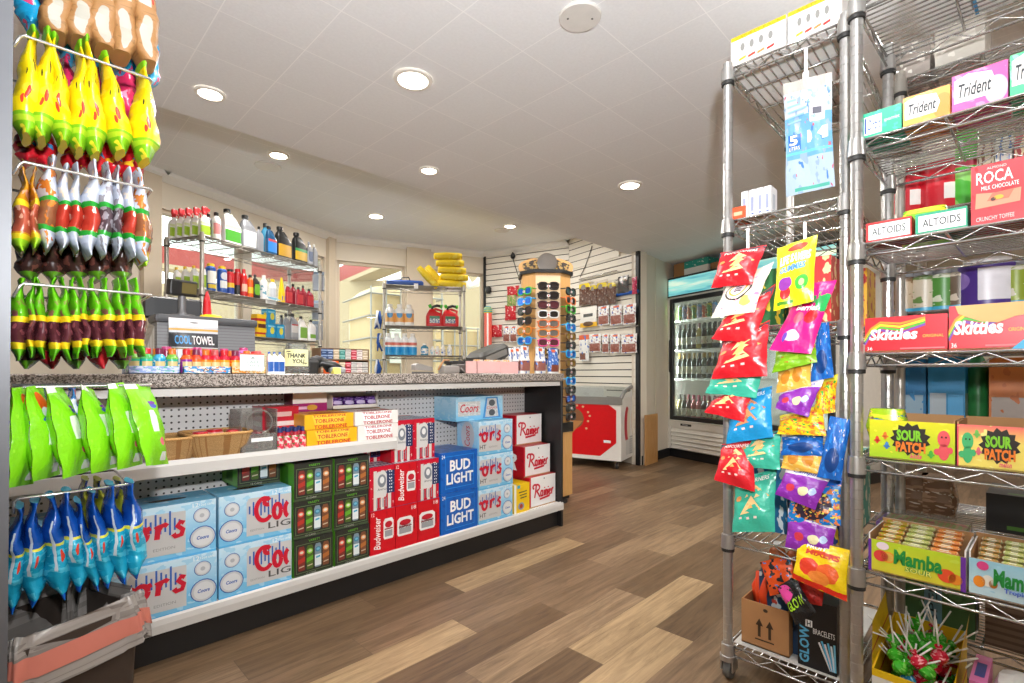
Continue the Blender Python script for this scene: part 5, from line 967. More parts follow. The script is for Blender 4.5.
# ================================================================ HANGING CANDY DISPLAY (left foreground)
GRM = mat('grey painted metal upright', '#626469', .45, .2); RAIL = mat('bright wire rail', '#d5d3cf', .25, .8)
YR = 1.5
t = thing('candy_display', 'grey metal candy display stand with wire peg rails at the counter end', 'display stand', (0, 0, 0))
m = MB(); xt, xb = onY(15.5, 0, 1.26).x, onY(8.5, 683, 1.26).x; zt, zb = ZC - .01, 0; xm0, xm1 = xt + (xt - xb) * .2, xb - (xt - xb) * .5
m.add([(-.3, 1.26, zb), (xm1, 1.26, zb), (xm0, 1.26, zt), (-.3, 1.26, zt), (-.3, 1.285, zb), (xm1, 1.285, zb), (xm0, 1.285, zt), (-.3, 1.285, zt)], [(0, 1, 2, 3), (5, 4, 7, 6), (1, 5, 6, 2), (4, 0, 3, 7), (3, 2, 6, 7), (0, 4, 5, 1)], GRM); m.build('upright', t)
m = MB(); m.box((-.03, 1.285, .02), (-.012, 1.95, ZC - .02), mat('dark inner panel', '#3a3a3c', .6)); m.build('side_panel', t)
def rail(v, u0=20, u1=150, y=1.44, depth=.24, drop=.03):
    a = onY(u0, v, y); x1 = onY(u1, v, y).x; z = a.z; m = MB()
    m.tube([(.012, y, z - drop), (a.x, y, z - drop * .2), (a.x + .006, y, z), (x1, y, z), (x1 + .004, y + .01, z), (x1 + .004, y + depth - .01, z), (x1, y + depth, z), (.012, y + depth, z)], .0032, RAIL, 6); m.build('peg_rail', t); return z
ZR = [rail(34), rail(161), rail(283), rail(387), rail(499, 14, 128)]
def hang_bag(name, label, cat, group, ut, vt, ub, vb, wpx, mt, depth=.12, y=1.5, top=.09, fat=.66, yaw=0, tip=.12, fat2=.8, expo=1.75):
    "sealed candy bag hanging edge-on from a rail: pinched at the top, fat low down, pinched again at the bottom seam"
    a = onY(ut, vt, y); b = onY(ub, vb, y); h = a.z - b.z; sc = y / ray((ut + ub) / 2, 373).y / F * ray((ut + ub) / 2, 373).length if False else (a.z - b.z) / (vb - vt); r = wpx * sc / 2
    m = MB(); secs = []; n = 16; lean = b.x - a.x; jit = R.uniform(-.003, .003)
    for i in range(n + 1):
        q = i / n; tt = 1 - q                         # tt: 0 bottom, 1 top
        if q < top: w = .34 - .22 * q / top if top > .08 else .12
        else:
            s_ = (q - top) / (1 - top)
            w = .14 + .86 * math.sin(PI / 2 * s_ / fat) ** .9 if s_ < fat else (1 if s_ < fat2 else 1 - (1 - tip) * ((s_ - fat2) / (1 - fat2)) ** 1.2)
        dep = depth / 2 * (.82 + .18 * math.sin(PI * min(1, q * 1.3)))
        rx = max(.0016, r * w * (1 + .07 * math.sin(i * 2.3 + ut)));
        secs.append((lean * q + .003 * math.sin(i * .9 + ut), .004 * math.sin(i + ut), -h * q, rx, dep, expo))
    secs = secs[::-1]; m.loft(secs, mt, 20)
    for k_ in range(len(m.v)): v_ = m.v[k_]; w_ = noise.noise(v_ * 38 + V((ut, vt, 0))); m.v[k_] = v_ + V((w_ * .0035, noise.noise(v_ * 30 + V((vt, ut, 3))) * .004, 0))
    o = tag(m.build(name, None, (a.x, y, a.z), yaw), label, cat, group); return o
# bag prints: v runs 0 at the bottom seam to 1 at the top
YB_ = pm('yellow candy bag', '#e8cc12', [('r', 0, 0, 1, .2, '#7cb81c'), ('n', 4, .58, '#efdc36'), ('e', .5, .36, .03, .06, '#d9402a'), ('e', .455, .3, .02, .04, '#d9402a'), ('e', .56, .62, .012, .06, '#3c3a20'), ('e', .44, .55, .01, .03, '#3c3a20'), ('r', 0, .12, 1, .17, '#a9c92a'), ('r', 0, .93, 1, 1, '#7cc21f')], .25, bump=.25)
WBG = pm('white candy bag', '#c2c8d6', [('r', 0, .25, 1, .5, '#8a5a3c'), ('n', 7, .56, '#c9762f', 1, 1), ('r', 0, .5, 1, .55, '#2d9a38'), ('r', 0, .2, 1, .25, '#2d9a38'), ('r', 0, .72, .16, .95, '#eceef3'), ('n', 9, .7, '#c23a34')], .22, warp=.03, bump=.25)
WBR = pm('white candy bag with red sweets', '#c2c8d6', [('r', 0, .25, 1, .5, '#b23a2c'), ('n', 7, .6, '#e9d9c4'), ('r', 0, .5, 1, .55, '#2d9a38'), ('r', 0, .2, 1, .25, '#2d9a38')], .22, warp=.03, bump=.25)
WBP = pm('white candy bag with dark sweets', '#c2c8d6', [('r', 0, .25, 1, .5, '#4d3f45'), ('n', 8, .55, '#8f8a92'), ('r', 0, .5, 1, .55, '#2d9a38'), ('r', 0, .2, 1, .25, '#2d9a38')], .22, warp=.03, bump=.25)
GDB = pm('gold candy bag', '#c98a1e', [('r', 0, .22, 1, .55, '#a8503a'), ('n', 8, .6, '#e0a58a'), ('r', 0, .53, 1, .6, '#f0d02a'), ('r', 0, 0, 1, .14, '#9ccf2a'), ('r', 0, .14, 1, .2, '#e6c92a')], .22, bump=.2)
GRB = pm('green candy bag', '#5fae1a', [('r', 0, .2, 1, .5, '#5a2c33'), ('n', 8, .6, '#8c4a50'), ('r', 0, .46, 1, .53, '#f0d326'), ('r', 0, .14, 1, .22, '#f0d326'), ('g', '#6cc414', .55, .9), ('r', 0, 0, 1, .13, '#5fae1a')], .22, warp=.02, bump=.25)
LIM = pm('lime sour candy bag', '#7fd21a', [('n', 4, .62, '#8fdc2a'), ('r', .3, .4, .5, .66, '#e8e9e4'), ('r', .55, .05, .8, .15, '#dfe3d6'), ('e', .55, .28, .1, .05, '#e46a78'), ('e', .62, .72, .16, .03, '#4a56b8'), ('e', .6, .76, .16, .02, '#7a3a9a'), ('r', 0, .94, .4, 1, '#ece9e4')], .25, warp=.02, bump=.3)
LIM2 = pm('lime sour candy bag with orange logo', '#7fd21a', [('n', 4, .62, '#8fdc2a'), ('r', .25, .36, .42, .6, '#e8e9e4'), ('e', .4, .84, .16, .1, '#e8621f'), ('e', .4, .72, .1, .05, '#e9ecef'), ('e', .5, .64, .3, .025, '#2f4fb0'), ('e', .55, .3, .1, .05, '#e46a78'), ('r', .55, .05, .8, .15, '#dfe3d6')], .25, warp=.03, bump=.3)
BLB_ = pm('blue candy bag', '#1f9ec0', [('n', 5, .55, '#4fbcd6', 1, 3), ('r', -.2, .56, 1.2, 1.3, '#1450a8'), ('r', 0, .545, 1, .575, '#d9d84a'), ('e', .54, .44, .022, .06, '#cf3f2a'), ('r', .44, .3, .475, .78, '#c9d6dd'), ('r', 0, .0, 1, .06, '#1a5fc0')], .2, warp=.05, bump=.3)
KRF = pm('kraft snack bag', '#a07548', [('n', 4, .6, '#8f683e', 1, 3), ('e', .5, .22, .035, .2, '#a8a498'), ('r', .45, .52, .53, .98, '#b8b4ac'), ('e', .56, .6, .02, .04, '#c03a2c')], .5, warp=.05, bump=.3)
AQB = pm('bright blue snack bag', '#22a6d9', [('n', 5, .58, '#e0467a'), ('n', 4, .6, '#1a7fb8')], .22, bump=.3)
PKB = pm('pink and red bag', '#c92f5a', [('n', 6, .55, '#7c1a30'), ('n', 5, .62, '#f09ab8')], .22, bump=.3)
RDB = pm('red and yellow bag', '#c4202c', [('n', 5, .6, '#e7b62a'), ('n', 4, .64, '#2a7fb8')], .22, bump=.3)
DKB = pm('dark brown candy bag', '#3c2622', [('n', 6, .56, '#6d3f36'), ('r', 0, 0, 1, .12, '#57901c')], .25, bump=.3)
def row(fn, name, cat, group, lab, L, **kw):
    for i, q in enumerate(L): fn(name, lab % ORD[i] if '%s' in lab else lab, cat, group, *q, **kw)
# front bags, row by row
row(hang_bag, 'candy_bag', 'candy bag', 'yellow candy bags', 'yellow candy bag with green bottom on the display, %s from the grey upright', [(u, vt, ub, vb, w, YB_) for u, vt, ub, vb, w in ((32, 34, 25, 140, 23), (49, 38, 41, 142, 22), (52, 40, 63, 148, 21), (80, 50, 79, 153, 20), (86, 45, 96, 157, 21), (104, 60, 121, 155, 25), (142, 70, 145, 163, 24))], fat=.72, fat2=.78, tip=.3)
for ut, vt in ((32, 34), (49, 36), (52, 42), (80, 50), (86, 46), (104, 60), (142, 70)): pass
row(hang_bag, 'candy_bag', 'candy bag', 'gold candy bags', 'gold and clear candy bag by the grey upright, %s along', [(24, 174, 21, 254, 16, GDB), (33, 172, 34, 252, 9, GDB)])
row(hang_bag, 'candy_bag', 'candy bag', 'white candy bags', 'white candy bag with green bands on the display, %s from the grey upright', [(u, vt, ub, vb, w, k) for u, vt, ub, vb, w, k in ((51, 160, 45, 252, 19, WBG), (64, 168, 61, 252, 13, WBR), (75, 168, 74, 253, 12, WBR), (93, 166, 88, 258, 17, WBR), (106, 168, 102, 257, 16, WBP), (115, 170, 116, 258, 11, WBP), (126, 172, 130, 259, 12, WBR), (137, 174, 142, 263, 17, WBG))], fat=.42, fat2=.72)
row(hang_bag, 'candy_bag', 'candy bag', 'green candy bags', 'green candy bag with yellow bands on the display, %s from the grey upright', [(u, 280, ub, vb, w, GRB) for u, ub, vb, w in ((20, 17, 361, 16), (32, 30, 358, 9), (37, 42, 359, 11), (53, 54, 361, 13), (62, 67, 361, 12), (72, 77, 359, 11), (80, 86, 356, 9), (91, 96, 358, 11), (102, 110, 357, 14), (114, 122, 358, 10), (123, 131, 356, 9), (132, 140, 357, 13))], fat=.42, fat2=.72)
# behind, second row of each rail
row(hang_bag, 'snack_bag', 'snack bag', 'pink bags behind the yellow row', 'pink and red bag behind the yellow candy bags, %s along', [(u, 62, u, 120, 24, PKB) for u in (66, 98, 126)], y=1.66)
row(hang_bag, 'snack_bag', 'snack bag', 'red bags behind the yellow row', 'red and yellow bag below the yellow candy bags, %s along', [(u, 118 + i * 3, u, 166 + i * 4, 20, RDB) for i, u in enumerate((28, 44, 74, 96, 112, 132))], y=1.66)
row(hang_bag, 'candy_bag', 'candy bag', 'dark candy bags', 'dark brown candy bag behind the white bags, %s along', [(u, 215, u, 282, 22, DKB) for u in (30, 52, 76, 98, 120)] + [(138, 200, 141, 268, 18, GDB)], y=1.66)
row(hang_bag, 'candy_bag', 'candy bag', 'red bags behind the green row', 'red and dark bag behind the green candy bags, %s along', [(u, 300, u, 369, 20, RDB if i % 2 else DKB) for i, u in enumerate((28, 50, 75, 100, 120))], y=1.66)
# kraft bags on the top rail
row(hang_bag, 'snack_bag', 'snack bag', 'kraft snack bags', 'kraft paper snack bag with white label on the top rail, %s along', [(u - 2, -34, ub, vb, w, KRF) for u, ub, vb, w in ((58, 55, 38, 22), (82, 80, 43, 23), (103, 102, 52, 23), (124, 122, 59, 21), (140, 146, 66, 22))], fat=.4, fat2=.86, tip=.6, expo=4, depth=.1)
row(hang_bag, 'snack_bag', 'snack bag', 'bright blue snack bags', 'bright blue snack bag on the top rail, %s along', [(34, -40, 32, 32, 27, AQB)] + [(u, 10, u, v, 22, AQB) for u, v in ((70, 62), (95, 68), (120, 76), (146, 90))], y=1.62)
# big lime bags, turned to show more of their faces
def flat_bag(name, label, cat, group, P, mt, th=.035, back=None, art=None, n=10, crimp=.05, yfun=None, nrm=None):
    "pillow bag between four 3-D corners (top-left, top-right, bottom-right, bottom-left)"
    A, B, C_, D = [V(p) for p in P]; c0 = (A + B + C_ + D) / 4; N = nrm or (B - A).cross(D - A).normalized()
    if N.dot(CAM - c0) < 0: N = -N
    ph = R.uniform(0, 6)
    def S(sgn, e=0):
        def f(u, v):
            p = (A.lerp(B, u)).lerp(D.lerp(C_, u), 1 - v); ed = max(0, 1 - abs(2 * u - 1) ** 3) ; vv = min(1, max(0, (v - crimp) / (1 - 2 * crimp))); q = max(0, math.sin(PI * vv)) ** .6 * (1 - .25 * vv)
            wr = .0022 * math.sin(11 * u + 5 * v + ph) * math.sin(PI * u) + .0016 * math.sin(17 * v + 7 * u + ph)
            side = (c0 - p) * .05 * (math.sin(PI * vv) * abs(2 * u - 1) ** 2)
            return p - c0 + side + N * (sgn * (th / 2 * q * ed ** .7 + .0006) + wr + e)
        return f
    m = MB(); f = S(1); g = S(-1); m.grid(f, n, n + 2, mt); m.grid(lambda u, v: g(1 - u, v), n, n + 2, back or mt)
    if art: art(m, S(1, .0014))
    return tag(m.build(name, None, c0), label, cat, group)
def q4(pts, y): return [onY(u, v, yy) for (u, v), yy in zip(pts, y if isinstance(y, (list, tuple)) else [y] * 4)]
LIMES = [((12, 388), (30, 386), (33, 484), (8, 488)), ((25, 387), (42, 385), (61, 474), (33, 482)), ((46, 388), (62, 386), (93, 470), (63, 479)), ((80, 384), (93, 390), (121, 466), (92, 474)), ((107, 384), (124, 382), (143, 464), (118, 470)), ((124, 384), (150, 384), (168, 464), (146, 466))]
for i, P in enumerate(LIMES):
    flat_bag('sour_candy_bag', 'large lime green sour candy bag on the display, %s from the grey upright' % ORD[i], 'candy bag', 'large lime sour candy bags', q4(P, (1.40, 1.47, 1.48, 1.385)), LIM2 if i < 2 else LIM, .05)
row(hang_bag, 'snack_bag', 'snack bag', 'blue bags behind the lime bags', 'blue and white bag between the large lime bags, %s along', [(u, 386, u + 6, 455, 20, pm('blue white bag', '#2f7fc4', [('n', 6, .54, '#dfe8f0'), ('n', 5, .62, '#c23a4a')], .25, bump=.3)) for u in (44, 70, 112)], y=1.6)
row(hang_bag, 'candy_bag', 'candy bag', 'blue candy bags', 'blue candy bag with dark top above the bin, %s from the grey upright', [(u, vt, ub, vb, w, BLB_) for u, vt, ub, vb, w in ((19, 505, 11, 607, 19), (33, 500, 32, 600, 21), (50, 494, 61, 594, 22), (65, 490, 79, 585, 22), (76, 500, 94, 585, 13), (90, 490, 106, 582, 17), (108, 483, 120, 578, 19), (129, 480, 134, 574, 20))], fat=.55, fat2=.78, tip=.12, y=1.47)
row(hang_bag, 'snack_bag', 'snack bag', 'olive bags behind the blue bags', 'olive and navy bag between the blue candy bags, %s along', [(u, 478, u + 3, 545, 16, pm('olive navy bag', '#8a8f2a', [('n', 5, .55, '#1d3a7a'), ('n', 6, .62, '#c9c23a')], .25, bump=.3)) for u in (84, 98, 118)], y=1.62)
# waste bin with a liner
BIN = mat('dark brown bin plastic', '#3a302a', .5); LIN = pm('grey bin liner', '#99938e', [('n', 5, .52, '#857f7a', 1, 4)], .25, bump=.5); PNK = mat('coral band', '#bf7060', .6)
t = thing('waste_bin', 'dark waste bin with a grey liner and coral band below the blue bags', 'waste bin', (0, 0, 0)); zr = .5
p = onZ(146, 594, zr); ang_ = math.radians(22); t.location = (p.x, p.y, 0); t.rotation_euler.z = ang_
x1, y0, x0, y1 = 0, 0, -.245, .25; xm, ym = (x0 + x1) / 2, (y0 + y1) / 2; a, b = (x1 - x0) / 2, (y1 - y0) / 2
m = MB(); m.loft([(xm, ym, 0, a * .8, b * .82, 12), (xm, ym, zr - .02, a * .97, b * .97, 12), (xm, ym, zr - .02, a * .92, b * .92, 12), (xm, ym, .02, a * .76, b * .78, 12)], BIN, 40, smooth=False); m.build('bin_body', t)
def lin_(u, v):
    ang = 2 * PI * u; c, s_ = math.cos(ang), math.sin(ang); e = .2; ix = math.copysign(abs(c) ** e, c); iy = math.copysign(abs(s_) ** e, s_); w = .006 * math.sin(9 * ang + 3 * v) + .004 * math.sin(23 * ang + 9 * v)
    if v < .35: q = v / .35; return V((xm + ix * (a * .98 + .012 * (1 - q) + w), ym + iy * (b * .98 + .012 * (1 - q) + w), zr - .095 + .095 * q + .012 * math.sin(5 * ang) * (1 - q)))
    if v < .45: return V((xm + ix * (a * .96 + w * .6), ym + iy * (b * .96 + w * .6), zr + .006 + w * .6))
    q = (v - .45) / .55; return V((xm + ix * (a * (.92 - .3 * q) + w * 1.6), ym + iy * (b * (.92 - .3 * q) + w * 1.6), zr - .32 * q + .01 * math.sin(7 * ang) * q))
m = MB(); m.grid(lin_, 96, 20, LIN); m.build('liner', t)
def band(u, v): p = lin_(u, .1 + .13 * v); d = V((p.x - xm, p.y - ym, 0)).normalized(); return p + d * .003
m = MB(); m.grid(band, 96, 1, PNK); m.build('coral_band', t)
# ================================================================ WINE COOLER
FRO = onZ(668, 456, 0); fd_ = V((-.305, -.952, 0)).normalized(); FRY = math.atan2(fd_.y, fd_.x); 
# local x runs along the front towards the viewer's right, local +y goes back into the cooler
CW = mat('cooler white enamel', '#e9e5dc', .35); CB = mat('cooler black frame', '#1d1d1e', .4); CG = clearmat('cooler door glass', '#eef5f4', .04, .02); CIN = mat('cooler interior white', '#d8d6cf', .5)
t = thing('wine_cooler', 'tall white glass door wine cooler with a lit teal sign panel', 'cooler', FRO, FRY); TF = Matrix.Translation(FRO) @ Matrix.Rotation(FRY, 4, 'Z')
W3, D3, HT = 1.98, .72, 2.13
m = MB(); m.box((0, .0, .1), (.03, D3, HT), CW); m.box((W3 - .03, 0, .1), (W3, D3, HT), CW); m.box((0, D3 - .03, .1), (W3, D3, HT), CIN); m.box((0, 0, 1.88), (W3, D3, 1.92), CW); m.box((0, 0, HT - .03), (W3, D3, HT), CW); m.box((0, .02, .1), (W3, D3, .40), CW); m.box((0, 0, .36), (W3, .03, .44), CW)
m.box((W3 / 2 - .02, 0, .4), (W3 / 2 + .02, .05, 1.9), CW); m.box((.03, .022, .11), (W3 - .03, .03, .36), CB)
m.build('cabinet', t)
SGN = NT('lit teal sign'); tc = SGN.n('ShaderNodeTexCoord'); nz = SGN.n('ShaderNodeTexNoise', Scale=2.2, Detail=3.0); SGN.l(tc.outputs['UV'], nz.inputs['Vector']); cr = SGN.n('ShaderNodeValToRGB'); e = cr.color_ramp.elements; e[0].position = .36; e[0].color = lin('#3f9fae'); e[1].position = .66; e[1].color = lin('#f4f7d8'); q = e.new(.5); q.color = lin('#8fd0cc'); SGN.l(nz.outputs['Fac'], cr.inputs[0]); SGN.l(cr.outputs[0], SGN.b.inputs['Base Color']); SGN.l(cr.outputs[0], SGN.b.inputs['Emission Color']); SGN.b.inputs['Emission Strength'].default_value = .8
m = MB(); m.quad((.02, -.012, 1.915), (W3 - .02, -.012, 1.915), (W3 - .02, -.012, HT - .02), (.02, -.012, HT - .02), SGN.m); m.box((0, -.012, 1.90), (W3, .02, 1.915), CB); m.box((0, -.012, HT - .02), (W3, .02, HT), CB); m.box((0, -.012, 1.9), (.02, .02, HT), CB); m.box((W3 - .02, -.012, 1.9), (W3, .02, HT), CB); m.box((.02, -.01, 1.915), (W3 - .02, .02, HT - .02), CB); m.build('sign_panel', t)
m = MB(); m.box((0, .03, 0), (W3, D3 - .05, .1), CB); m.build('toe_kick', t)
m = MB()
for k in range(5):
    for s_ in range(2): x0 = s_ * W3 / 2 + .05; x1 = (s_ + 1) * W3 / 2 - .03; z = .115 + k * .048; m.add([(x0, -.012, z), (x1, -.012, z), (x1, .018, z + .038), (x0, .018, z + .038), (x0, .018, z), (x1, .018, z)], [(0, 1, 2, 3), (0, 4, 5, 1)], CW)
m.build('louvre_grille', t); m = MB(); m.box((.2, -.004, .385), (.36, .0, .41), CB); m.box((.23, -.0055, .394), (.31, -.004, .402), SILV); m.build('badge', t)
for s_ in range(2):
    x0 = s_ * W3 / 2 + .06; x1 = (s_ + 1) * W3 / 2 - .03; z0, z1 = .45, 1.875; m = MB(); f = .05
    for A, B in (((x0, z0), (x0 + f, z1)), ((x1 - f, z0), (x1, z1)), ((x0 + f, z0), (x1 - f, z0 + f)), ((x0 + f, z1 - f), (x1 - f, z1))): m.cbox((A[0], -.035, A[1]), (B[0], .0, B[1]), CB, .004)
    o = m.build('door', t); m = MB(); m.box((x0 + f, -.02, z0 + f), (x1 - f, -.015, z1 - f), CG); m.build('glass', o); m = MB(); hx = x0 + .025; m.tube([(hx, -.035, 1.0), (hx, -.06, 1.02), (hx, -.06, 1.38), (hx, -.035, 1.4)], .009, CB, 8); m.build('handle', o)
SZ = [.58, .93, 1.27, 1.62]
for z in SZ[1:] : m = wire_shelf(W3 - .1, D3 - .14, 'y', CW, .05, .012); o = m.build('wire_shelf', t); o.location = (.05, .06, z); 
for k in range(3):
    ld = bpy.data.lights.new('cooler strip lamp', 'AREA'); ld.shape = 'RECTANGLE'; ld.size = .03; ld.size_y = 1.2; ld.energy = 9; ld.color = (.95, 1, .97); lo = bpy.data.objects.new('strip_lamp', ld); COL.objects.link(lo); lo.parent = t; lo.location = (.045 + k * W3 / 3 + .02, .05, 1.2); lo.rotation_euler = (PI / 2, 0, -PI / 5)
    if k == 0: lo.rotation_euler = (PI / 2, 0, -PI / 4)
WG = [mat('dark wine glass', '#1a1512', .12), mat('green wine glass', '#2a3a1c', .12), mat('rose wine', '#c2585c', .12), mat('pale wine', '#c9b36a', .12), mat('red wine glass', '#5a1420', .12)]; WL = [pm('wine label %s' % 'abcd'[i], c, [('n', 5, .58, q), ('r', .3, .6, .7, .75, q)], .5) for i, (c, q) in enumerate((('#efe9d6', '#a98f5a'), ('#e6dcc0', '#5a4a3a'), ('#d9cfae', '#8a3a2c'), ('#f2efe6', '#6f7a8a')))]; WCAP = [mat('foil %s' % 'abcd'[i], c, .35) for i, c in enumerate(('#1d1b1b', '#b8923a', '#b23a5a', '#7a1f2a'))]
wp = {}
def wine(p, g_, l_, c_, label, h=.29, grp='wine bottles in the cooler'):
    k = (g_, l_, c_)
    if k not in wp:
        m = MB(); r = .036; m.lathe([(r * .9, 0), (r, .006), (r, .05), (r, .135), (r, .18), (r * .8, .205), (r * .42, .23), (r * .38, .26)], WG[g_], 14, mats=[WG[g_], WG[g_], WL[l_]] + [WG[g_]] * 4); o = tag(m.build('wine_bottle', None, p), label, 'bottle', grp); c = MB(); c.lathe([(r * .42, .225), (r * .42, .288), (r * .36, .29)], WCAP[c_], 12); c.build('capsule', o); wp[k] = o; o.rotation_euler.z = FRY
    else: dup(wp[k], label, p)
rows = [(SZ[0] - .135 + .0, 'bottom', [(3, 1, 0), (1, 0, 0), (4, 2, 3), (2, 1, 2), (2, 0, 2), (4, 1, 2), (2, 2, 3), (3, 0, 2)]), (SZ[1], 'second', [(0, 0, 1), (1, 1, 1), (0, 2, 1), (1, 0, 1), (0, 1, 0), (1, 3, 1), (0, 0, 1), (1, 2, 0)]), (SZ[2], 'third', [(0, 1, 0), (1, 0, 0), (0, 0, 0), (0, 3, 0), (3, 0, 3), (0, 2, 0), (1, 1, 0), (0, 0, 0)])]
for z, nm, L in rows:
    for d_, dn in ((.1, 'front'), (.22, 'second')):
        for j in range(12): g_, l_, c_ = L[(j + (3 if dn != 'front' else 0)) % 8]; wine(TF @ V((.09 + j * .074 + (.03 if d_ > .15 else 0), d_, z + .012 if nm != 'bottom' else .452)), g_, l_, c_, 'wine bottle on the %s cooler shelf, %s row, %s from the door handle' % (nm, dn, ORD[j]))
TIN = [pm('tall can %s' % 'abc'[i], c, [('n', 5, .55, q)], .3) for i, (c, q) in enumerate((('#5a9a4a', '#d9c23a'), ('#b2a8c4', '#4a8ac2'), ('#c9582f', '#e6d9b0')))]
for j in range(8): bottle('drink_can', 'colourful drink can on the top cooler shelf, %s from the door handle' % ORD[j], 'can', .17, .06, TIN[j % 3], GRYC, TIN[j % 3], TF @ V((.1 + j * .072, .1, SZ[3] + .012)), FRY, 'drink cans in the cooler', cat='can')
# cartons on the cooler
small_box('cardboard_box', 'brown cardboard box on the cooler top beside the teal carton', 'box', TF @ V((.13, .2, HT)), .17, .3, .17, mat('brown cardboard', '#a5764a', .8), FRY)
small_box('carton', 'teal and white carton on top of the wine cooler', 'box', TF @ V((.40, .15, HT)), .34, .25, .16, pm('teal white carton', '#eae8e2', [('r', 0, .5, 1, 1, '#2fa08f'), ('n', 7, .64, '#e6efe9')], .5), FRY, None)
t = thing('bottle_crate', 'wooden crate holding dark bottles on top of the wine cooler', 'crate', TF @ V((.78, .15, HT)), FRY); m = MB()
for A, B in (((-.18, -.12, 0), (.18, -.11, .08)), ((-.18, .11, 0), (.18, .12, .08)), ((-.18, -.12, 0), (-.17, .12, .08)), ((.17, -.12, 0), (.18, .12, .08)), ((-.18, -.12, 0), (.18, .12, .01))): m.box(A, B, mat('crate wood', '#8a6540', .7))
m.build('crate_body', t)
for j in range(4):
    p = TF @ V((.66 + j * .08, .15, HT + .012)); bottle('wine_bottle', 'dark bottle standing in the wooden crate on the cooler, %s along' % ORD[j], 'round', .15, .06, WG[0], WCAP[j % 2], WL[j % 4], p, 0, 'bottles in the crate')
# plywood panel leaning on the wall
a = onZ(641.5, 465, 0); dW = (EE - DE).normalized(); ny = V((dW.y, -dW.x)); b_ = DE - dW * .005 + ny * .05
m = MB(); m.T = Matrix(((dW.x, -ny.x, 0, b_.x), (dW.y, -ny.y, 0, b_.y), (0, 0, 1, 0), (0, 0, 0, 1))); m.cbox((0, -.012, 0), (.33, .0, .545), pm('plywood face', '#c08f56', [('n', 3, .52, '#b5834b', 1, 12)], .6), .002); tag(m.build('plywood_board'), 'plain plywood board leaning on the wall behind the ice cream freezer', 'board')
m = MB(); m.T = Matrix(((dW.x, -ny.x, 0, b_.x), (dW.y, -ny.y, 0, b_.y), (0, 0, 1, 0), (0, 0, 0, 1))); struct(m.box((.35, .024, .0), (.36, .028, 2.3), mat('wall seam', '#c9bca4', .7)).build('trim_30'))
# ================================================================ ICE CREAM FREEZER
p0 = onZ(621, 470.5, .0); fz = math.radians(-90 + 15); t = thing('ice_cream_freezer', 'white chest freezer with a red front panel and sliding glass lid', 'freezer', (p0.x, p0.y, 0), fz)
# local: front faces -y, origin at the front corner nearest the viewer's right; x negative runs to the left of the photo
FW, FD, FH = 1.05, .62, .80; FWH = mat('freezer white steel', '#ece9e4', .3); SIDE = pm('freezer side print', '#ece6df', [('e', .32, .55, .16, .3, '#c4172a'), ('e', .42, .55, .1, .26, '#e9dcc8'), ('e', .75, .6, .16, .3, '#c4172a'), ('e', .68, .6, .08, .26, '#efe2cf'), ('r', .25, .05, .9, .3, '#d6d3cd')], .35)
m = MB(); m.box((-FW, 0, .09), (0, FD, .66), FWH); m.add([(0, 0, .66), (0, FD, .66), (0, FD, FH + .04), (0, .12, FH - .02), (0, 0, FH - .07), (-FW, 0, .66), (-FW, FD, .66), (-FW, FD, FH + .04), (-FW, .12, FH - .02), (-FW, 0, FH - .07)], [(0, 1, 2, 3, 4), (5, 9, 8, 7, 6), (0, 4, 9, 5), (1, 6, 7, 2)], FWH)
m.box((.0005, .02, .1), (.0015, FD - .02, .74), SIDE); m.build('cabinet', t)
m = MB(); S = lambda u, v: V((-FW + .04 + u * (FW - .09), -.0015, .12 + v * .56)); RDP = mat('bright red panel', '#d8101c', .3)
m.poly([(.0, .02), (.82, .02), (1, .28), (1, .88), (.9, 1), (.0, 1)], S, RDP)
e2 = lambda u, v: S(u, v) + V((0, -.001, 0)); CONE = pm('chocolate nut cone', '#8a5a38', [('n', 8, .55, '#5f3820'), ('n', 10, .62, '#e0c39a')], .5); m.ell(.5, .7, .13, .2, e2, CONE, 22); m.poly([(.38, .66), (.62, .66), (.42, .28), (.33, .36)], lambda u, v: S(u, v) + V((0, -.0015, 0)), mat('waffle cone', '#b9824a', .6)); m.poly([(.86, .27), (.94, .27), (.94, .32), (.86, .32)], e2, WHT)
for q in ((.55, .95), (.62, .93), (.68, .83), (.7, .76), (.68, .66), (.66, .52)): m.ell(*q, .014, .02, e2, mat('nut piece', '#d9b98a', .6), 8)
m.build('front_panel', t)
m = MB(); 
for k in range(8):
    for j in range(9): m.box((.0016, .3 + j * .03, .13 + k * .025), (.0026, .322 + j * .03, .142 + k * .025), mat('vent slot', '#8d8a86', .5))
m.build('vent', t)
GRF = mat('grey lid frame', '#8d8c89', .4, .3); m = MB(); m.tube([(-.01, .02, FH - .07), (-.01, .14, FH + .0), (-.01, .4, FH + .05), (-.01, FD - .02, FH + .055)], .02, GRF, 8); m.tube([(-FW + .01, .02, FH - .07), (-FW + .01, .14, FH + .0), (-FW + .01, .4, FH + .05), (-FW + .01, FD - .02, FH + .055)], .02, GRF, 8)
m.box((-FW, -.01, FH - .13), (0.005, .03, FH - .05), GRF); m.build('lid_frame', t)
m = MB(); m.grid(lambda u, v: V((-FW + .02 + u * (FW - .04), .03 + v * (FD - .06), FH - .06 + .11 * math.sin(v * PI / 2))), 2, 10, CG); m.build('glass_lid', t)
m = MB(); m.box((-FW + .05, .06, FH - .2), (-.05, FD - .05, FH - .12), pm('freezer packs', '#c8c4be', [('n', 6, .55, '#8aa0b8'), ('n', 7, .6, '#c98a5a')], .5)); m.build('ice_cream_packs', t)
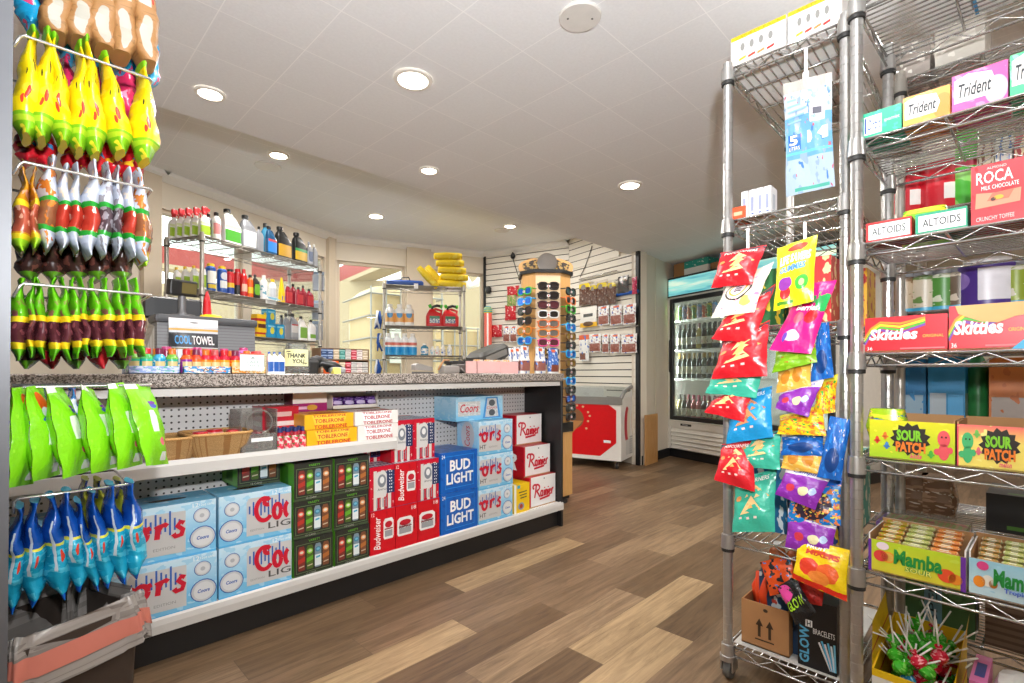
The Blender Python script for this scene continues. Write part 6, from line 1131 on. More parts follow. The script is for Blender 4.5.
for x, y in ((-.06, .06), (-.06, FD - .06), (-FW + .06, .06), (-FW + .06, FD - .06)):
    m = MB(); m.T = Matrix.Translation((x, y, .032)) @ Matrix.Rotation(PI / 2, 4, 'Y'); m.lathe([(.012, -.012), (.031, -.01), (.031, .01), (.012, .012)], GM, 16); m.T = None; m.box((x - .018, y - .014, .035), (x - .013, y + .014, .09), CHR); m.box((x + .013, y - .014, .035), (x + .018, y + .014, .09), CHR); m.build('caster', t)
# ================================================================ SUNGLASSES TOWER
TWM = pm('light maple veneer', '#d9a768', [('n', 3, .5, '#d09c5c', 10, 1)], .45); TWC = onD(545, 373, 3.98); tx, ty = TWC.x, TWC.y; yawT = math.atan2(-ty, -tx) + PI / 2 + .12
t = thing('sunglasses_tower', 'tall maple sunglasses display tower at the end of the counter', 'display stand', (tx, ty, 0), yawT); hw = .13; rr = .2
oct_ = [(-hw * .8, -rr), (hw * .8, -rr), (rr, -hw * .8), (rr, hw * .8), (hw * .8, rr), (-hw * .8, rr), (-rr, hw * .8), (-rr, -hw * .8)]
def prism(m, P, z0, z1, mt):
    n = len(P); m.add([(x, y, z0) for x, y in P] + [(x, y, z1) for x, y in P], [tuple(range(n))[::-1], tuple(range(n, 2 * n))], mt)
    for i in range(n): a, b = P[i], P[(i + 1) % n]; m.quad((*a, z0), (*b, z0), (*b, z1), (*a, z1), mt)
m = MB(); prism(m, [(x * .93, y * .93) for x, y in oct_], .62, 1.76, TWM); m.build('column', t); m = MB(); m.box((-.094, -rr * .93 - .004, .64), (.094, -rr * .93, 1.74), mat('pale maple insert', '#efd3ad', .4)); m.build('glasses_panel', t); m = MB(); prism(m, [(x * 1.0, y * 1.0) for x, y in oct_], .06, .55, TWM); m.build('base_cabinet', t); [prism(q_, [(x * k_, y * k_) for x, y in oct_], za, zb, BLKP) or q_.build('trim_band', t) for q_, k_, za, zb in ((MB(), 1.04, .55, .62), (MB(), 1.03, 1.76, 1.785), (MB(), .9, .03, .06))]
for x, y in ((-.13, -.13), (.13, -.13), (.13, .13), (-.13, .13)): m = MB(); m.T = Matrix.Translation((x, y, .0)); m.lathe([(.02, 0), (.028, .006), (.028, .026), (.02, .032)], GM, 12); m.build('foot', t)
def mirror_(a, r, z, label=None): m = MB(); m.T = Matrix.Rotation(a, 4, 'Z'); m.loft([(0, -.13, z - .0, .06, .008, 2), (0, -.13, z + .001, .06, .008, 2)], TWM, 4)
# round mirror and topper discs
m = MB(); m.T = Matrix.Translation((-.0, -.14, 1.785 + .06)) @ Matrix.Rotation(PI / 2 - .1, 4, 'X'); m.lathe([(.075, -.004), (.078, 0), (.078, .004), (.07, .006)], mat('mirror glass', '#d8d6d2', .05, 1.0), 28); m.build('round_mirror', t)
for sx in (-1, 1):
    m = MB(); m.T = Matrix.Translation((sx * .13, -.05, 1.785 + .05)) @ Matrix.Rotation(sx * .35, 4, 'Y') @ Matrix.Rotation(PI / 2, 4, 'X'); m.loft([(0, 0, -.008, .085, .055, 3), (0, 0, .008, .085, .055, 3)], TWM, 20); m.box((-.06 - sx * .01, -.045, .009), (.06 - sx * .01, .035, .012), pm('topper picture %d' % (sx + 2), '#4a3d33', [('n', 4, .5, '#c9a25a'), ('n', 6, .6, '#2f2a28')], .4)); m.build('topper', t)
# sunglasses on every face the photo shows
def glasses(loc, rz, fr, le, label, tilt=0):
    g = thing('sunglasses', label, 'sunglasses', loc, rz, 'sunglasses on the tower'); m = MB()
    for sx in (-1, 1): 
        n = 16; P = [V((sx * .034 + .029 * math.copysign(abs(math.cos(2 * PI * k / n)) ** .7, math.cos(2 * PI * k / n)), -.012 - .004 * 0, .021 * math.copysign(abs(math.sin(2 * PI * k / n)) ** .7, math.sin(2 * PI * k / n)))) for k in range(n)]; m.tube(P, .004, fr, 6, True)
    m.tube([(-.007, -.012, .008), (0, -.014, .012), (.007, -.012, .008)], .004, fr, 6)
    m.build('frame', g); m = MB()
    for sx in (-1, 1): m.add([(sx * .034 + .027 * math.copysign(abs(math.cos(2 * PI * k / 14)) ** .7, math.cos(2 * PI * k / 14)), -.012, .019 * math.copysign(abs(math.sin(2 * PI * k / 14)) ** .7, math.sin(2 * PI * k / 14))) for k in range(14)], (tuple(range(14)),), le)
    m.build('lenses', g)
    for sx in (-1, 1): m = MB(); m.tube([(sx * .066, -.01, .012), (sx * .068, .025, .012)], .0035, fr, 5); m.build('temple', g)
    m = MB(); m.box((-.01, -.017, -.008), (.01, -.0155, .004), pm('price tag white', '#f2f2f2', [('e', .5, .5, .3, .3, '#c9303a')], .5)); m.build('price_tag', g); g.rotation_euler.x = tilt; g.scale = (1.22, 1.22, 1.3); return g
FRC = [mat('frame colour %s' % 'abcdefghij'[i], c, .3) for i, c in enumerate(('#2a2522', '#26211f', '#4a2028', '#e9e7e4', '#e0702a', '#e5831f', '#e04a8a', '#3fae2f', '#2aa0d8', '#6a4a2a'))]; LNS = [mat('lens dark', '#2b2624', .1), mat('lens rose', '#5a2f36', .1), mat('lens grey mirror', '#8f8a84', .08, .6), mat('lens blue', '#1d5fc0', .1, .4), mat('lens amber', '#8a6a2a', .1, .3)]
def face_pos(i, z, e=.012):
    a, b = V(oct_[i]) * .93, V(oct_[(i + 1) % 8]) * .93; c = (a + b) / 2; d = (b - a).normalized(); nrm = V((d.y, -d.x)); q = c + nrm * e; rz = math.atan2(d.y, d.x)
    M_ = Matrix.Translation((tx, ty, 0)) @ Matrix.Rotation(yawT, 4, 'Z'); return M_ @ V((q.x, q.y, z)), yawT + rz
front = [(0, 0), (1, 0), (2, 1), (3, 0), (4, 2), (5, 2), (6, 1), (0, 4), (1, 3)]
for j, (f_, l_) in enumerate(front): p, r_ = face_pos(0, 1.655 - j * .071, .02); glasses(p, r_, FRC[f_], LNS[l_], '%s sunglasses on the front of the tower, %s from the top' % (('dark', 'black', 'maroon', 'white', 'orange', 'amber', 'pink', 'black', 'dark')[j], ORD[j]))
m = MB(); p, r_ = face_pos(0, 0)
for j in range(2):
    pass
rt = [(1, 0), (4, 0), (7, 0), (1, 0), (8, 3), (9, 4), (1, 0), (8, 3), (9, 4), (0, 0), (8, 3), (1, 0), (2, 3), (0, 0), (1, 0)]
for j, (f_, l_) in enumerate(rt): p, r_ = face_pos(1, 1.62 - j * .068, .035); glasses(p, r_ + .15, FRC[f_], LNS[l_], '%s sunglasses on the right side of the tower, %s from the top' % (('black', 'orange', 'green', 'black', 'blue', 'brown', 'black', 'blue', 'brown', 'black', 'blue', 'black', 'maroon', 'black', 'black')[j], ORD[j]))
for j, (f_, l_) in enumerate([(7, 3), (8, 3), (1, 0), (0, 0), (5, 4), (8, 3)]): p, r_ = face_pos(7, 1.62 - j * .075, .035); glasses(p, r_ - .15, FRC[f_], LNS[l_], '%s sunglasses on the left side of the tower, %s from the top' % (('green', 'blue', 'black', 'dark', 'amber', 'blue')[j], ORD[j]))
TG = [mat('hang tag %s' % 'abc'[i], c, .5) for i, c in enumerate(('#2f8f6a', '#d8d2c8', '#c9302f'))]
# ================================================================ SLAT WALL GOODS
dD = (DE - CD).normalized(); nD = V((-dD.y, dD.x)); 
def slat_pt(u, v, e, p=CD, d=dD):
    n_ = V((-d.y, d.x, 0)); P0_ = V((p.x, p.y, 0)) - n_ * e; return onP(u, v, P0_, n_)
def hang_card(name, label, cat, group, u0, v0, u1, v1, e, mt, p=CD, d=dD, th=.03, art=None, back=None):
    P = [slat_pt(*q, e, p, d) for q in ((u0, v0), (u1, v0), (u1, v1), (u0, v1))]; a, b, c_, dd_ = P; top = (a.z + b.z) / 2; bot = (c_.z + dd_.z) / 2; a.z = b.z = top; c_.z = dd_.z = bot
    return flat_bag(name, label, cat, group, P, mt, th, back, art)
BRN = pm('clear bag of brown sticks', '#6d4a3c', [('n', 9, .5, '#4a2c24', 3, 1), ('r', 0, .72, 1, .9, '#d8c22a'), ('n', 6, .6, '#9a8a80'), ('r', 0, .9, 1, 1, '#cfc6ba'), ('e', .4, .75, .2, .1, '#8a8684')], .2); J2 = pm('white blue jerky bag', '#efefee', [('n', 5, .57, '#2b62b6'), ('r', .06, .05, .94, .48, '#94564a'), ('n', 10, .6, '#b9877a'), ('r', .3, .86, .8, .95, '#dd6a44')], .3); J3 = pm('white yellow bag', '#eeebe4', [('r', 0, 0, 1, .22, '#e8b41a'), ('r', .25, .5, .8, .66, '#4a4a4a'), ('e', .5, .15, .3, .12, '#6a4a30')], .3); J4 = pm('black bag', '#2b2a2b', [('r', .1, .75, .9, .9, '#d8d4cc'), ('n', 7, .62, '#7a3a34')], .3); J5 = pm('orange top bag', '#efeeec', [('r', 0, .82, 1, 1, '#e0622a'), ('r', .1, .05, .7, .3, '#8a5a4a'), ('n', 5, .6, '#3a6fc0')], .3); R1 = pm('red hanging bag', '#c01a2a', [('n', 5, .6, '#e6d6cf')], .3); R2 = pm('green hanging bag', '#7a9a4a', [('n', 5, .55, '#c9a58a')], .3)
for i, (u0, v0, u1, v1, mt, lab) in enumerate(((579, 281, 591, 305, BRN, 'clear bag of brown sticks by the sunglasses tower'), (590, 283, 597, 305, BRN, 'narrow clear bag of brown sticks between two larger ones'), (596, 280, 608, 306, BRN, 'clear bag of brown sticks in the middle of its row'), (608, 280, 616, 304, BRN, 'clear bag of brown sticks at the end of its row'), (618, 276, 629, 294, J4, 'black jerky bag on a blue tray hook'), (632, 277, 637, 294, PKB, 'narrow dark bag beside the black slat wall trim'),
                                      (580, 307, 597, 327, J3, 'white and yellow snack bag under the brown sticks'), (598, 306, 609, 325, J2, 'white and blue jerky bag right of the yellow snack bag'), (610, 305, 622, 325, J2, 'white and blue jerky bag in the middle of the upper jerky row'), (623, 304, 636, 324, J2, 'white and blue jerky bag at the end of the upper jerky row'),
                                      (579, 335, 589, 361, J5, 'orange topped jerky bag hanging lowest by the tower'), (589, 334, 601, 352, J2, 'jerky bag second in the lower jerky row'), (602, 334, 609, 353, J2, 'narrow jerky bag third in the lower jerky row'), (610, 334, 620, 353, J2, 'jerky bag fourth in the lower jerky row'), (621, 334, 637, 353, J2, 'jerky bag at the end of the lower jerky row'))):
    hang_card('jerky_bag', lab, 'jerky', 'bags hung on the slat wall', u0, v0, u1, v1, .06 + .01 * (i % 2), mt)
m = MB()
for u0, u1, v in ((579, 617, 279.5), (617, 638, 295), (579, 638, 303), (579, 638, 332)):
    a, b = slat_pt(u0, v, .045), slat_pt(u1, v, .045); m.tube([a, V((b.x, b.y, a.z))], .006, CHR, 6); m.tube([a, a + V((.06, 0, 0))], .005, CHR, 6)
    if v == 295: m.tube([a, V((b.x, b.y, a.z))], .02, BLUC, 8)
tag(m.build('peg_rails'), 'metal peg rails carrying the jerky bags on the slat wall', 'rail')
dC = (CD - BC).normalized()
for i, (u0, v0, u1, v1, mt, lab) in enumerate(((507, 286, 519, 296, R1, 'red bag at the top of the hooks behind the tower'), (507, 295, 516, 306, R2, 'green bag under the red one behind the tower'), (505, 305, 516, 320, R1, 'red bag lower down behind the tower'), (491, 325, 502, 337, R1, 'red and white bag beside the coral tube'), (503, 326, 510, 342, J2, 'white jerky bag between the coral tube and tower'), (510, 326, 517, 342, J2, 'white jerky bag touching the tower edge'))):
    hang_card('snack_bag', lab, 'snack bag', 'bags hung on the back slat wall', u0, v0, u1, v1, .05 + .008 * (i % 2), mt, BC, dC)
p = slat_pt(488, 345, .1, BC, dC); t = thing('coral_tube', 'coral and white tube with a teal and yellow cap at the slat wall end', 'tube', (p.x, p.y, p.z), 0); m = MB(); m.lathe([(.055, -.03), (.055, .44)], lb('coral tube print', '#ef6a5c', ('s', 3, .2, '#f4efe9')), 18); m.build('body', t); m = MB(); m.lathe([(.058, .44), (.062, .46), (.062, .5), (.04, .53)], lb('teal yellow cap', '#3aa0a8', ('h', 3, .4, '#d8cc3a')), 18); m.build('cap', t)
m = MB(); m.box((-.07, -.07, -.33), (.07, .07, -.03), WD); tag(m.build('low_stand', None, (p.x, p.y, p.z)), 'small brown stand carrying the coral tube', 'stand'); m = MB(); m.box((-.07, -.07, -p.z), (.07, .07, -.33), WD); m.build('leg_block', bpy.data.objects['low_stand'])
p = slat_pt(513, 256.5, .05, BC, dC); t = thing('security_camera', 'small black security camera under the cornice on the slat wall', 'camera', p); m = MB(); m.lathe([(.02, -.03), (.035, -.01), (.035, .02), (.02, .04)], BLKC, 14); m.build('camera_body', t); m = MB(); m.tube([(0, 0, .04), (.02, .03, .07)], .01, BLKC); m.build('bracket', t); m = MB(); q = [slat_pt(u, v, .03, BC, dC) - p for u, v in ((513, 259), (517, 272), (521, 284), (527, 292))]; m.tube(q, .005, BLKC, 5); m.build('cable', t)
m = MB(); m.tube([slat_pt(u, v, .035) for u, v in ((592, 246), (589, 256), (585, 267), (580, 277))], .005, BLKC, 5); tag(m.build('cable'), 'thin black cable looping down the right slat wall', 'cable')
m = MB(); p = slat_pt(488.5, 290, .06, BC, dC); m.lathe([(.03, -.05), (.04, -.02), (.04, .03), (.02, .05)], BLKC, 12); tag(m.build('wall_speaker', None, p), 'small black knob speaker on the slat wall edge trim', 'speaker')
# ================================================================ RIGHT FOREGROUND RACKS
LX, LY = 1.66, .645; l_lv = [1.99, 1.495, 1.145, .47, .113]
wire_rack('steel wire rack on casters hung with chip and candy bags', (LX, LY, 0), -PI / 2, .326, .66, l_lv, .085, 2.015, 'y', .0148, True)
RO = V((1.585, .28, 0)); RYAW = -PI / 2 - math.radians(3); r_lv = [1.985, 1.612, 1.338, 1.05, .775, .48, .125]
NR = wire_rack('nearest steel wire rack of boxed gum and candy, cut off by the photo edge', RO, RYAW, .9, .36, r_lv, .085, 2.03, 'x', .0148, True, pitch=.022)
TR = Matrix.Translation(RO) @ Matrix.Rotation(RYAW, 4, 'Z'); TRI = TR.inverted(); RN = V((-math.sin(RYAW), math.cos(RYAW), 0))
def rr(u, v, d): return TRI @ onP(u, v, RO + RN * d + V((0, 0, H)), RN)
b_lv = [1.93, 1.5, 1.19, .85, .535, .2]
BO = TR @ V((.02, .42, 0)); wire_rack('second steel wire rack standing behind the nearest candy rack', BO, RYAW, .95, .38, b_lv, 0, 1.96, 'x', .0135, rings=False, pm_=mat('satin post', '#b3aea6', .35, .7))
for z in r_lv[1:-1]:
    m = MB()
    for q in (.045, .075): m.tube([(0, .36, q), (.9, .36, q)], .0034, CHR, 6)
    m.tube([(.9 * i / 20, .36, .073 if i % 2 else .047) for i in range(21)], .0022, CHR, 5)
    for x in (.0, .9): m.tube([(x, .36, 0), (x, .36, .075)], .0034, CHR, 5)
    o_ = m.build('back_ledge', NR); o_.location.z = z
KR = mat('kraft board', '#b98d5e', .8)
def rbox(name, label, cat, u0, u1, vt, lev, d, dep, mats, art=None, group=None, h=None, T=None, open_=False):
    a, b = rr(u0, vt, d), rr(u1, vt, d); w = b.x - a.x; z = r_lv[lev] + .004; h = h or a.z - z; m = MB(); kw = {k: v for k, v in mats.items() if k}
    if not open_: m.box((-w / 2, -dep / 2, 0), (w / 2, dep / 2, h), mats[''], **kw)
    else:
        th = .003; F_, B_, K = kw.get('front', mats['']), mats[''], KR
        m.box((-w / 2, -dep / 2, 0), (w / 2, -dep / 2 + th, h), F_, back=K, top=K); m.box((-w / 2, dep / 2 - th, 0), (w / 2, dep / 2, h * open_), B_, front=K); m.box((-w / 2, -dep / 2 + th, 0), (-w / 2 + th, dep / 2 - th, h * (1 + (open_ - 1) * .6)), B_, right=K); m.box((w / 2 - th, -dep / 2 + th, 0), (w / 2, dep / 2 - th, h * (1 + (open_ - 1) * .6)), B_, left=K); m.box((-w / 2, -dep / 2, 0), (w / 2, dep / 2, .004), K)
    if art: art(m, FR(w, dep, h))
    return tag(m.build(name, None, TR @ V((a.x + w / 2, d + dep / 2, z)), RYAW), label, cat, group), w, h
def off_(S, e=.0008):
    n0 = (S(1, 0) - S(0, 0)).cross(S(0, 1) - S(0, 0)).normalized(); return lambda u, v: S(u, v) + n0 * e
# --- gum shelf
def orbit(m, f): S = f['front']; m.poly([(.03, .15), (.5, .15), (.5, .85), (.03, .85)], S, WHT); m.text('Orbit', off_(S), (.12, .3, .48, .72), ink('#1f4f9a'), .1, .01); m.poly([(.05, .2), (.1, .2), (.1, .8), (.05, .8)], off_(S), ink('#1f4f9a')); m.text('spearmint', S, (.56, .45, .95, .62), ink('#d9f2e4'))
rbox('gum_box', 'green gum carton at the post end of the gum shelf', 'box', 863, 901.5, 119, 1, .012, .12, {'': pm('green gum carton', '#1fae84', [('n', 4, .56, '#35c79c')], .35)}, orbit, 'gum cartons', .068)
def trid(m, f): S = f['front']; m.poly([(.04, .25), (.72, .25), (.8, .55), (.72, .85), (.3, .95), (.04, .85)], S, ink('#dcd8d4')); m.text('Trident', off_(S), (.12, .36, .72, .72), ink('#262c34'), .25, .015)
rbox('gum_box', 'orange and white gum carton between the green and pink ones', 'box', 903, 950, 98, 1, .012, .12, {'': pm('orange gum carton', '#f2a24a', [('n', 3, .55, '#f7c06a'), ('e', .85, .4, .2, .4, '#ef8a3a')], .35)}, trid, 'gum cartons', .076)
rbox('gum_box', 'pink and white gum carton on the gum shelf', 'box', 952, 1008, 76, 1, .012, .12, {'': pm('pink gum carton', '#e85a9e', [('n', 3, .55, '#f28ab8'), ('e', .8, .35, .2, .35, '#f6b0cf')], .35)}, trid, 'gum cartons', .09)
rbox('gum_box', 'pale green gum carton cut off by the photo edge', 'box', 1010, 1060, 62, 1, .012, .12, {'': pm('mint gum carton', '#56c98e', [('n', 3, .55, '#8fe0b4')], .35)}, trid, 'gum cartons', .095)
bottle('white_bottle', 'white bottle lying behind the orange gum carton', 'round', .16, .06, WHC, WHC, None, TR @ V((.1, .22, r_lv[1] + .034)), RYAW).rotation_euler = (PI / 2, 0, RYAW - 1.2)
# --- top shelf noodle cartons
def vpack(m, f):
    S = f['front']; e2 = off_(S); m.poly([(0, .88), (1, .88), (1, 1), (0, 1)], S, ink('#f2c21a')); m.text('VARIETY PACK', e2, (.08, .905, .92, .975), ink('#c98a10'))
    for i in range(4):
        x = .16 + i * .17; m.poly([(x, .3), (x + .13, .3), (x + .13, .8), (x, .8)], S, ink('#d2d2d0')); m.ell(x + .065, .6, .04, .12, e2, ink('#8a8986'), 12); m.poly([(x, .2), (x + .13, .24), (x + .13, .31), (x, .27)], e2, ink(['#f0b429', '#d6402a', '#ef8a4a', '#d6302a'][i]))
VPW = pm('white noodle carton', '#f1efec', [('n', 3, .62, '#e6e4e0')], .4); tops = []
for i, (u0, u1, lab) in enumerate(((731, 786, 'white variety carton with a yellow band, at the corner post of the hung rack'), (788, 842, 'white variety carton with a yellow band, beside the second post of the hung rack'))):
    a, b = onX(u0, 50, LX + .02), onX(u1, 50, LX + .02); w = a.y - b.y; m = MB(); m.box((-w / 2, -.15, 0), (w / 2, .15, .105), VPW, top=VPW); vpack(m, FR(w, .3, .105)); tag(m.build('noodle_carton', None, ((a.x + .15), (a.y + b.y) / 2, l_lv[0] + .004), -PI / 2), lab, 'box', 'white variety cartons')
rbox('noodle_carton', 'white variety carton seen through the top mesh of the nearest rack', 'box', 907, 962, 20, 0, .06, .25, {'': VPW}, vpack, 'white variety cartons', .2); rbox('noodle_carton', 'white and blue edged carton at the right of the top mesh', 'box', 964, 1040, 0, 0, .06, .25, {'': pm('white blue carton', '#eeeeec', [('r', 0, 0, .06, 1, '#3f8fc4'), ('n', 4, .6, '#dfe0e2')], .4)}, None, 'white variety cartons', .2)
m = MB(); m.box((-.09, -.15, 0), (.09, .15, .06), pm('grey carton', '#a9a49e', [('n', 4, .5, '#c9c4bd')], .5)); tag(m.build('grey_carton', None, (LX + .5, LY - .16, l_lv[0] + .004), -PI / 2), 'flat grey carton at the back of the top shelf of the hung rack', 'box')
# --- mints shelf
def alt(c):
    def a(m, f): S = f['front']; m.poly([(.06, .12), (.97, .12), (.97, .88), (.06, .88)], S, WHT); m.text('ALTOIDS', off_(S), (.14, .32, .88, .7), ink('#3a3e40'), 0, .015); m.poly([(0, 0), (.05, 0), (.05, 1), (0, 1)], S, ink(c))
    return a
rbox('mint_box', 'white and red mint carton beside the post', 'box', 866, 911.5, 224, 2, .012, .1, {'': pm('red mint carton', '#cf2f2f', [], .4)}, alt('#cf2f2f'), 'mint cartons'); rbox('mint_box', 'white and green mint carton beside the red toffee carton', 'box', 915.5, 967.5, 215, 2, .012, .1, {'': pm('green mint carton', '#2a9a76', [], .4)}, alt('#2a9a76'), 'mint cartons')
def roca(m, f):
    S = f['front']; e2 = off_(S); m.text('ROCA', S, (.1, .68, .78, .88), WHT, 0, .012); m.text('ALMOND', S, (.3, .91, .66, .95), ink('#f3d9d2')); m.text('MILK CHOCOLATE', e2, (.2, .57, .88, .64), WHT); m.text('CRUNCHY TOFFEE', e2, (.1, .06, .8, .13), ink('#f3c9c4')); m.poly([(.08, .28), (.9, .3), (.92, .52), (.5, .5), (.1, .54)], S, ink('#e58a6c')); m.poly([(.3, .38), (.7, .38), (.8, .52), (.4, .5)], e2, ink('#c9694f')); m.ell(.52, .42, .09, .035, off_(S, .0016), ink('#d8a02a')); m.ell(.42, .4, .05, .03, off_(S, .0016), ink('#4a2a20'))
rbox('toffee_box', 'red toffee carton with a chocolate picture on the mints shelf', 'box', 971, 1026, 168, 2, .014, .1, {'': pm('red toffee carton', '#d0323a', [('g', '#dd4a52', .4, 1), ('n', 3, .6, '#c92a33')], .35)}, roca)
CLT = pm('clear tub of mints', '#d9d2c0', [('h', 9, .3, '#b9b09a'), ('n', 10, .56, '#efe9da')], .25)
TB2 = Matrix.Translation(BO) @ Matrix.Rotation(RYAW, 4, 'Z'); TB2I = TB2.inverted()
def bb_(u, d): return (TB2I @ onP(u, 373, BO + RN * d + V((0, 0, H)), RN)).x
for i, u in enumerate((907, 940)):
    t = bottle('candy_tub', 'tub with red lower label and cream contents behind the mints, %s' % ('near the post', 'further along')[i], 'can', .27, .115, CLT, REDC, pm('red tub label', '#c81f2d', [('r', .0, .62, 1, 1, '#d9d2c0'), ('n', 10, .58, '#efe9da'), ('r', 0, .0, 1, .6, '#c81f2d'), ('r', .45, .12, .55, .32, '#f0ece6')], .3), TB2 @ V((bb_(u, .07), .07, b_lv[1] + .004)), RYAW + .6, 'red labelled tubs', cat='tub')
bottle('green_can', 'slim green can behind the mint cartons', 'can', .26, .07, pm('green can', '#4fb23a', [('n', 4, .55, '#8fd06a'), ('r', 0, .5, 1, .6, '#d9506a')], .3), GRYC, None, TB2 @ V((bb_(964, .06), .06, b_lv[1] + .004)), RYAW, cat='can')
pb = TR @ V((rr(925, 220, .115).x, .115, r_lv[2])); packet(.11, .06, .09, pm('lime crinkle bag', '#7cc22a', [('n', 5, .55, '#e6d63a'), ('n', 6, .62, '#2f8a2a')], .25), 'candy_bag', 'lime and yellow bag squeezed behind the green mint carton', 'candy bag', pb, RYAW)
# --- fruit chew shelf
RAINB = [('#e8402a', 0), ('#f08a1f', .05), ('#f2cf1f', .1), ('#4fae2f', .15)]
def skit(m, f, torn=False):
    S = f['front']; e2 = off_(S, .0006); asp = 2.4
    for i, (c, o) in enumerate((('#f2cf1f', 0), ('#4fae2f', .06), ('#7a3fa0', .12), ('#f08a1f', -.06))): m.stroke([(-.0 + .0, .35 - o), (.08, .62 - o), (.2, .78 - o * 1.2), (.45, .7 - o * 1.5), (.75, .86 - o)], .06, off_(S, .0004 + .0001 * i), ink(c), asp)
    m.text('Skittles', off_(S, .0014), (.06, .34, .66, .66), WHT, .15, .035); m.text('ORIGINAL', e2, (.72, .38, .96, .46), ink('#f0c23a')); m.text('36', e2, (.03, .06, .1, .16), WHT); m.poly([(.45, .07), (.97, .07), (.97, .11), (.45, .11)], e2, ink('#dc6a70'))
    if torn:
        m.poly([(.08, 1.0), (.12, .82), (.25, .72), (.4, .62), (.6, .58), (.8, .7), (1, .74), (1, 1)], off_(S, .002), mat('torn kraft', '#d9b078', .8)); m.poly([(.75, .0), (1, .0), (1, .35)], off_(S, .002), ink('#3aa6cf'))
SKR = pm('red chew carton', '#cf1c2c', [('n', 3, .6, '#c21626')], .35)
rbox('candy_box', 'red candy carton by the post with its rainbow lettering whole', 'box', 865, 947.5, 318, 3, .012, .14, {'': SKR}, lambda m, f: skit(m, f), 'red candy cartons', .09, open_=.8); rbox('candy_box', 'red candy carton with a torn kraft top edge', 'box', 949, 1034, 312, 3, .012, .14, {'': SKR}, lambda m, f: skit(m, f, True), 'red candy cartons', .105, open_=.8)
for k, (lev, d, L) in enumerate(((3, .06, 9),)):
    for i in range(14): packet(.055, .03, .04, pm('chew wrapper %s' % 'ab'[i % 2], ['#c81a2a', '#d9303a'][i % 2], [('n', 5, .6, '#f0d04a')], .3), 'candy_packet', 'red candy packet standing in the open red cartons', 'candy', TR @ V((.05 + i * .028 + (.02 if i > 6 else 0), .06 + .04 * (i % 2), r_lv[3] + .03)), RYAW + R.uniform(-.3, .3), 'packets in the red cartons')
t = bottle('purple_tub', 'purple and white canister behind the torn red carton', 'can', .15, .15, pm('purple tub body', '#4a2f86', [], .35), WHC, pm('purple tub label', '#4a2f86', [('r', .42, .15, .62, .85, '#e6e3ea'), ('e', .3, .6, .08, .2, '#8a70b8')], .35), TB2 @ V((bb_(987, .09), .09, b_lv[2] + .004)), RYAW + .3, cat='tub')
# --- sour shelf
def sour(melon):
    def a(m, f):
        S = f['front']; e = [off_(S, .0004 * i) for i in range(1, 7)]
        sp = [(.28 + .0, .5)]; n = 26; m.poly([(.5 + .21 * math.cos(2 * PI * k / n) * (1.15 if k % 2 else .92), .55 + .38 * math.sin(2 * PI * k / n) * (1.1 if k % 2 else .88)) for k in range(n)], e[0], ink('#241c14'))
        m.text('SOUR', e[2], (.34, .5, .64, .78), ink('#7cc41f'), 0, .05); m.text('PATCH', e[3], (.33, .22, .68, .48), ink('#e87a1f'), 0, .05); m.text('kids' if not melon else 'melon', e[4], (.5, .08, .64, .2), ink('#e05a6a'), .2, .03)
        c1 = ink('#e0525a' if not melon else '#3fae6a'); cx = .88 if not melon else .13
        m.ell(cx, .62, .07, .2, e[0], c1); m.ell(cx, .3, .06, .2, e[0], c1); m.ell(cx - .07, .3, .04, .08, e[1], c1); m.ell(cx + .07, .35, .03, .08, e[1], c1); m.ell(cx - .02, .66, .01, .025, e[2], BLKI, 8); m.ell(cx + .025, .66, .01, .025, e[2], BLKI, 8)
        for x, y, c in ((.1, .48, '#e0402a'), (.2, .6, '#e8782a'), (.22, .35, '#4a8ad0'), (.74, .22, '#4aae3a')) if not melon else ((.24, .8, '#7ac45a'), (.82, .3, '#e06a7a'), (.26, .4, '#e06a7a')): m.ell(x, y, .025, .1, e[1], ink(c), 10); m.ell(x, y - .02, .045, .03, e[1], ink(c), 10)
    return a
rbox('candy_box', 'yellow green sour candy carton by the post', 'box', 869.5, 955, 430, 4, .012, .17, {'': KR, 'front': pm('sour carton yellow', '#e6dc1f', [('g', '#9fd02a', 1.1, -.1), ('n', 4, .62, '#f0e83a')], .35)}, sour(False), 'sour candy cartons', .1, open_=1.1); rbox('candy_box', 'pink edged sour candy carton cut off by the photo edge', 'box', 957, 1046, 434, 4, .012, .17, {'': KR, 'front': pm('sour carton melon', '#f2dc6a', [('g', '#f0506a', .6, 1.05), ('r', 0, 0, .02, 1, '#e0485f'), ('n', 4, .6, '#f7e88a')], .35)}, sour(True), 'sour candy cartons', .1, open_=1.1)
a = rr(890, 425, .1); packet(.09, .07, .08, pm('lime sour bag', '#a8cf1f', [('n', 6, .56, '#efe23a'), ('n', 7, .64, '#2f6ab0')], .25), 'candy_bag', 'lime sour bag standing in the yellow sour carton', 'candy bag', TR @ V((a.x, .07, r_lv[4] + .05)), RYAW)
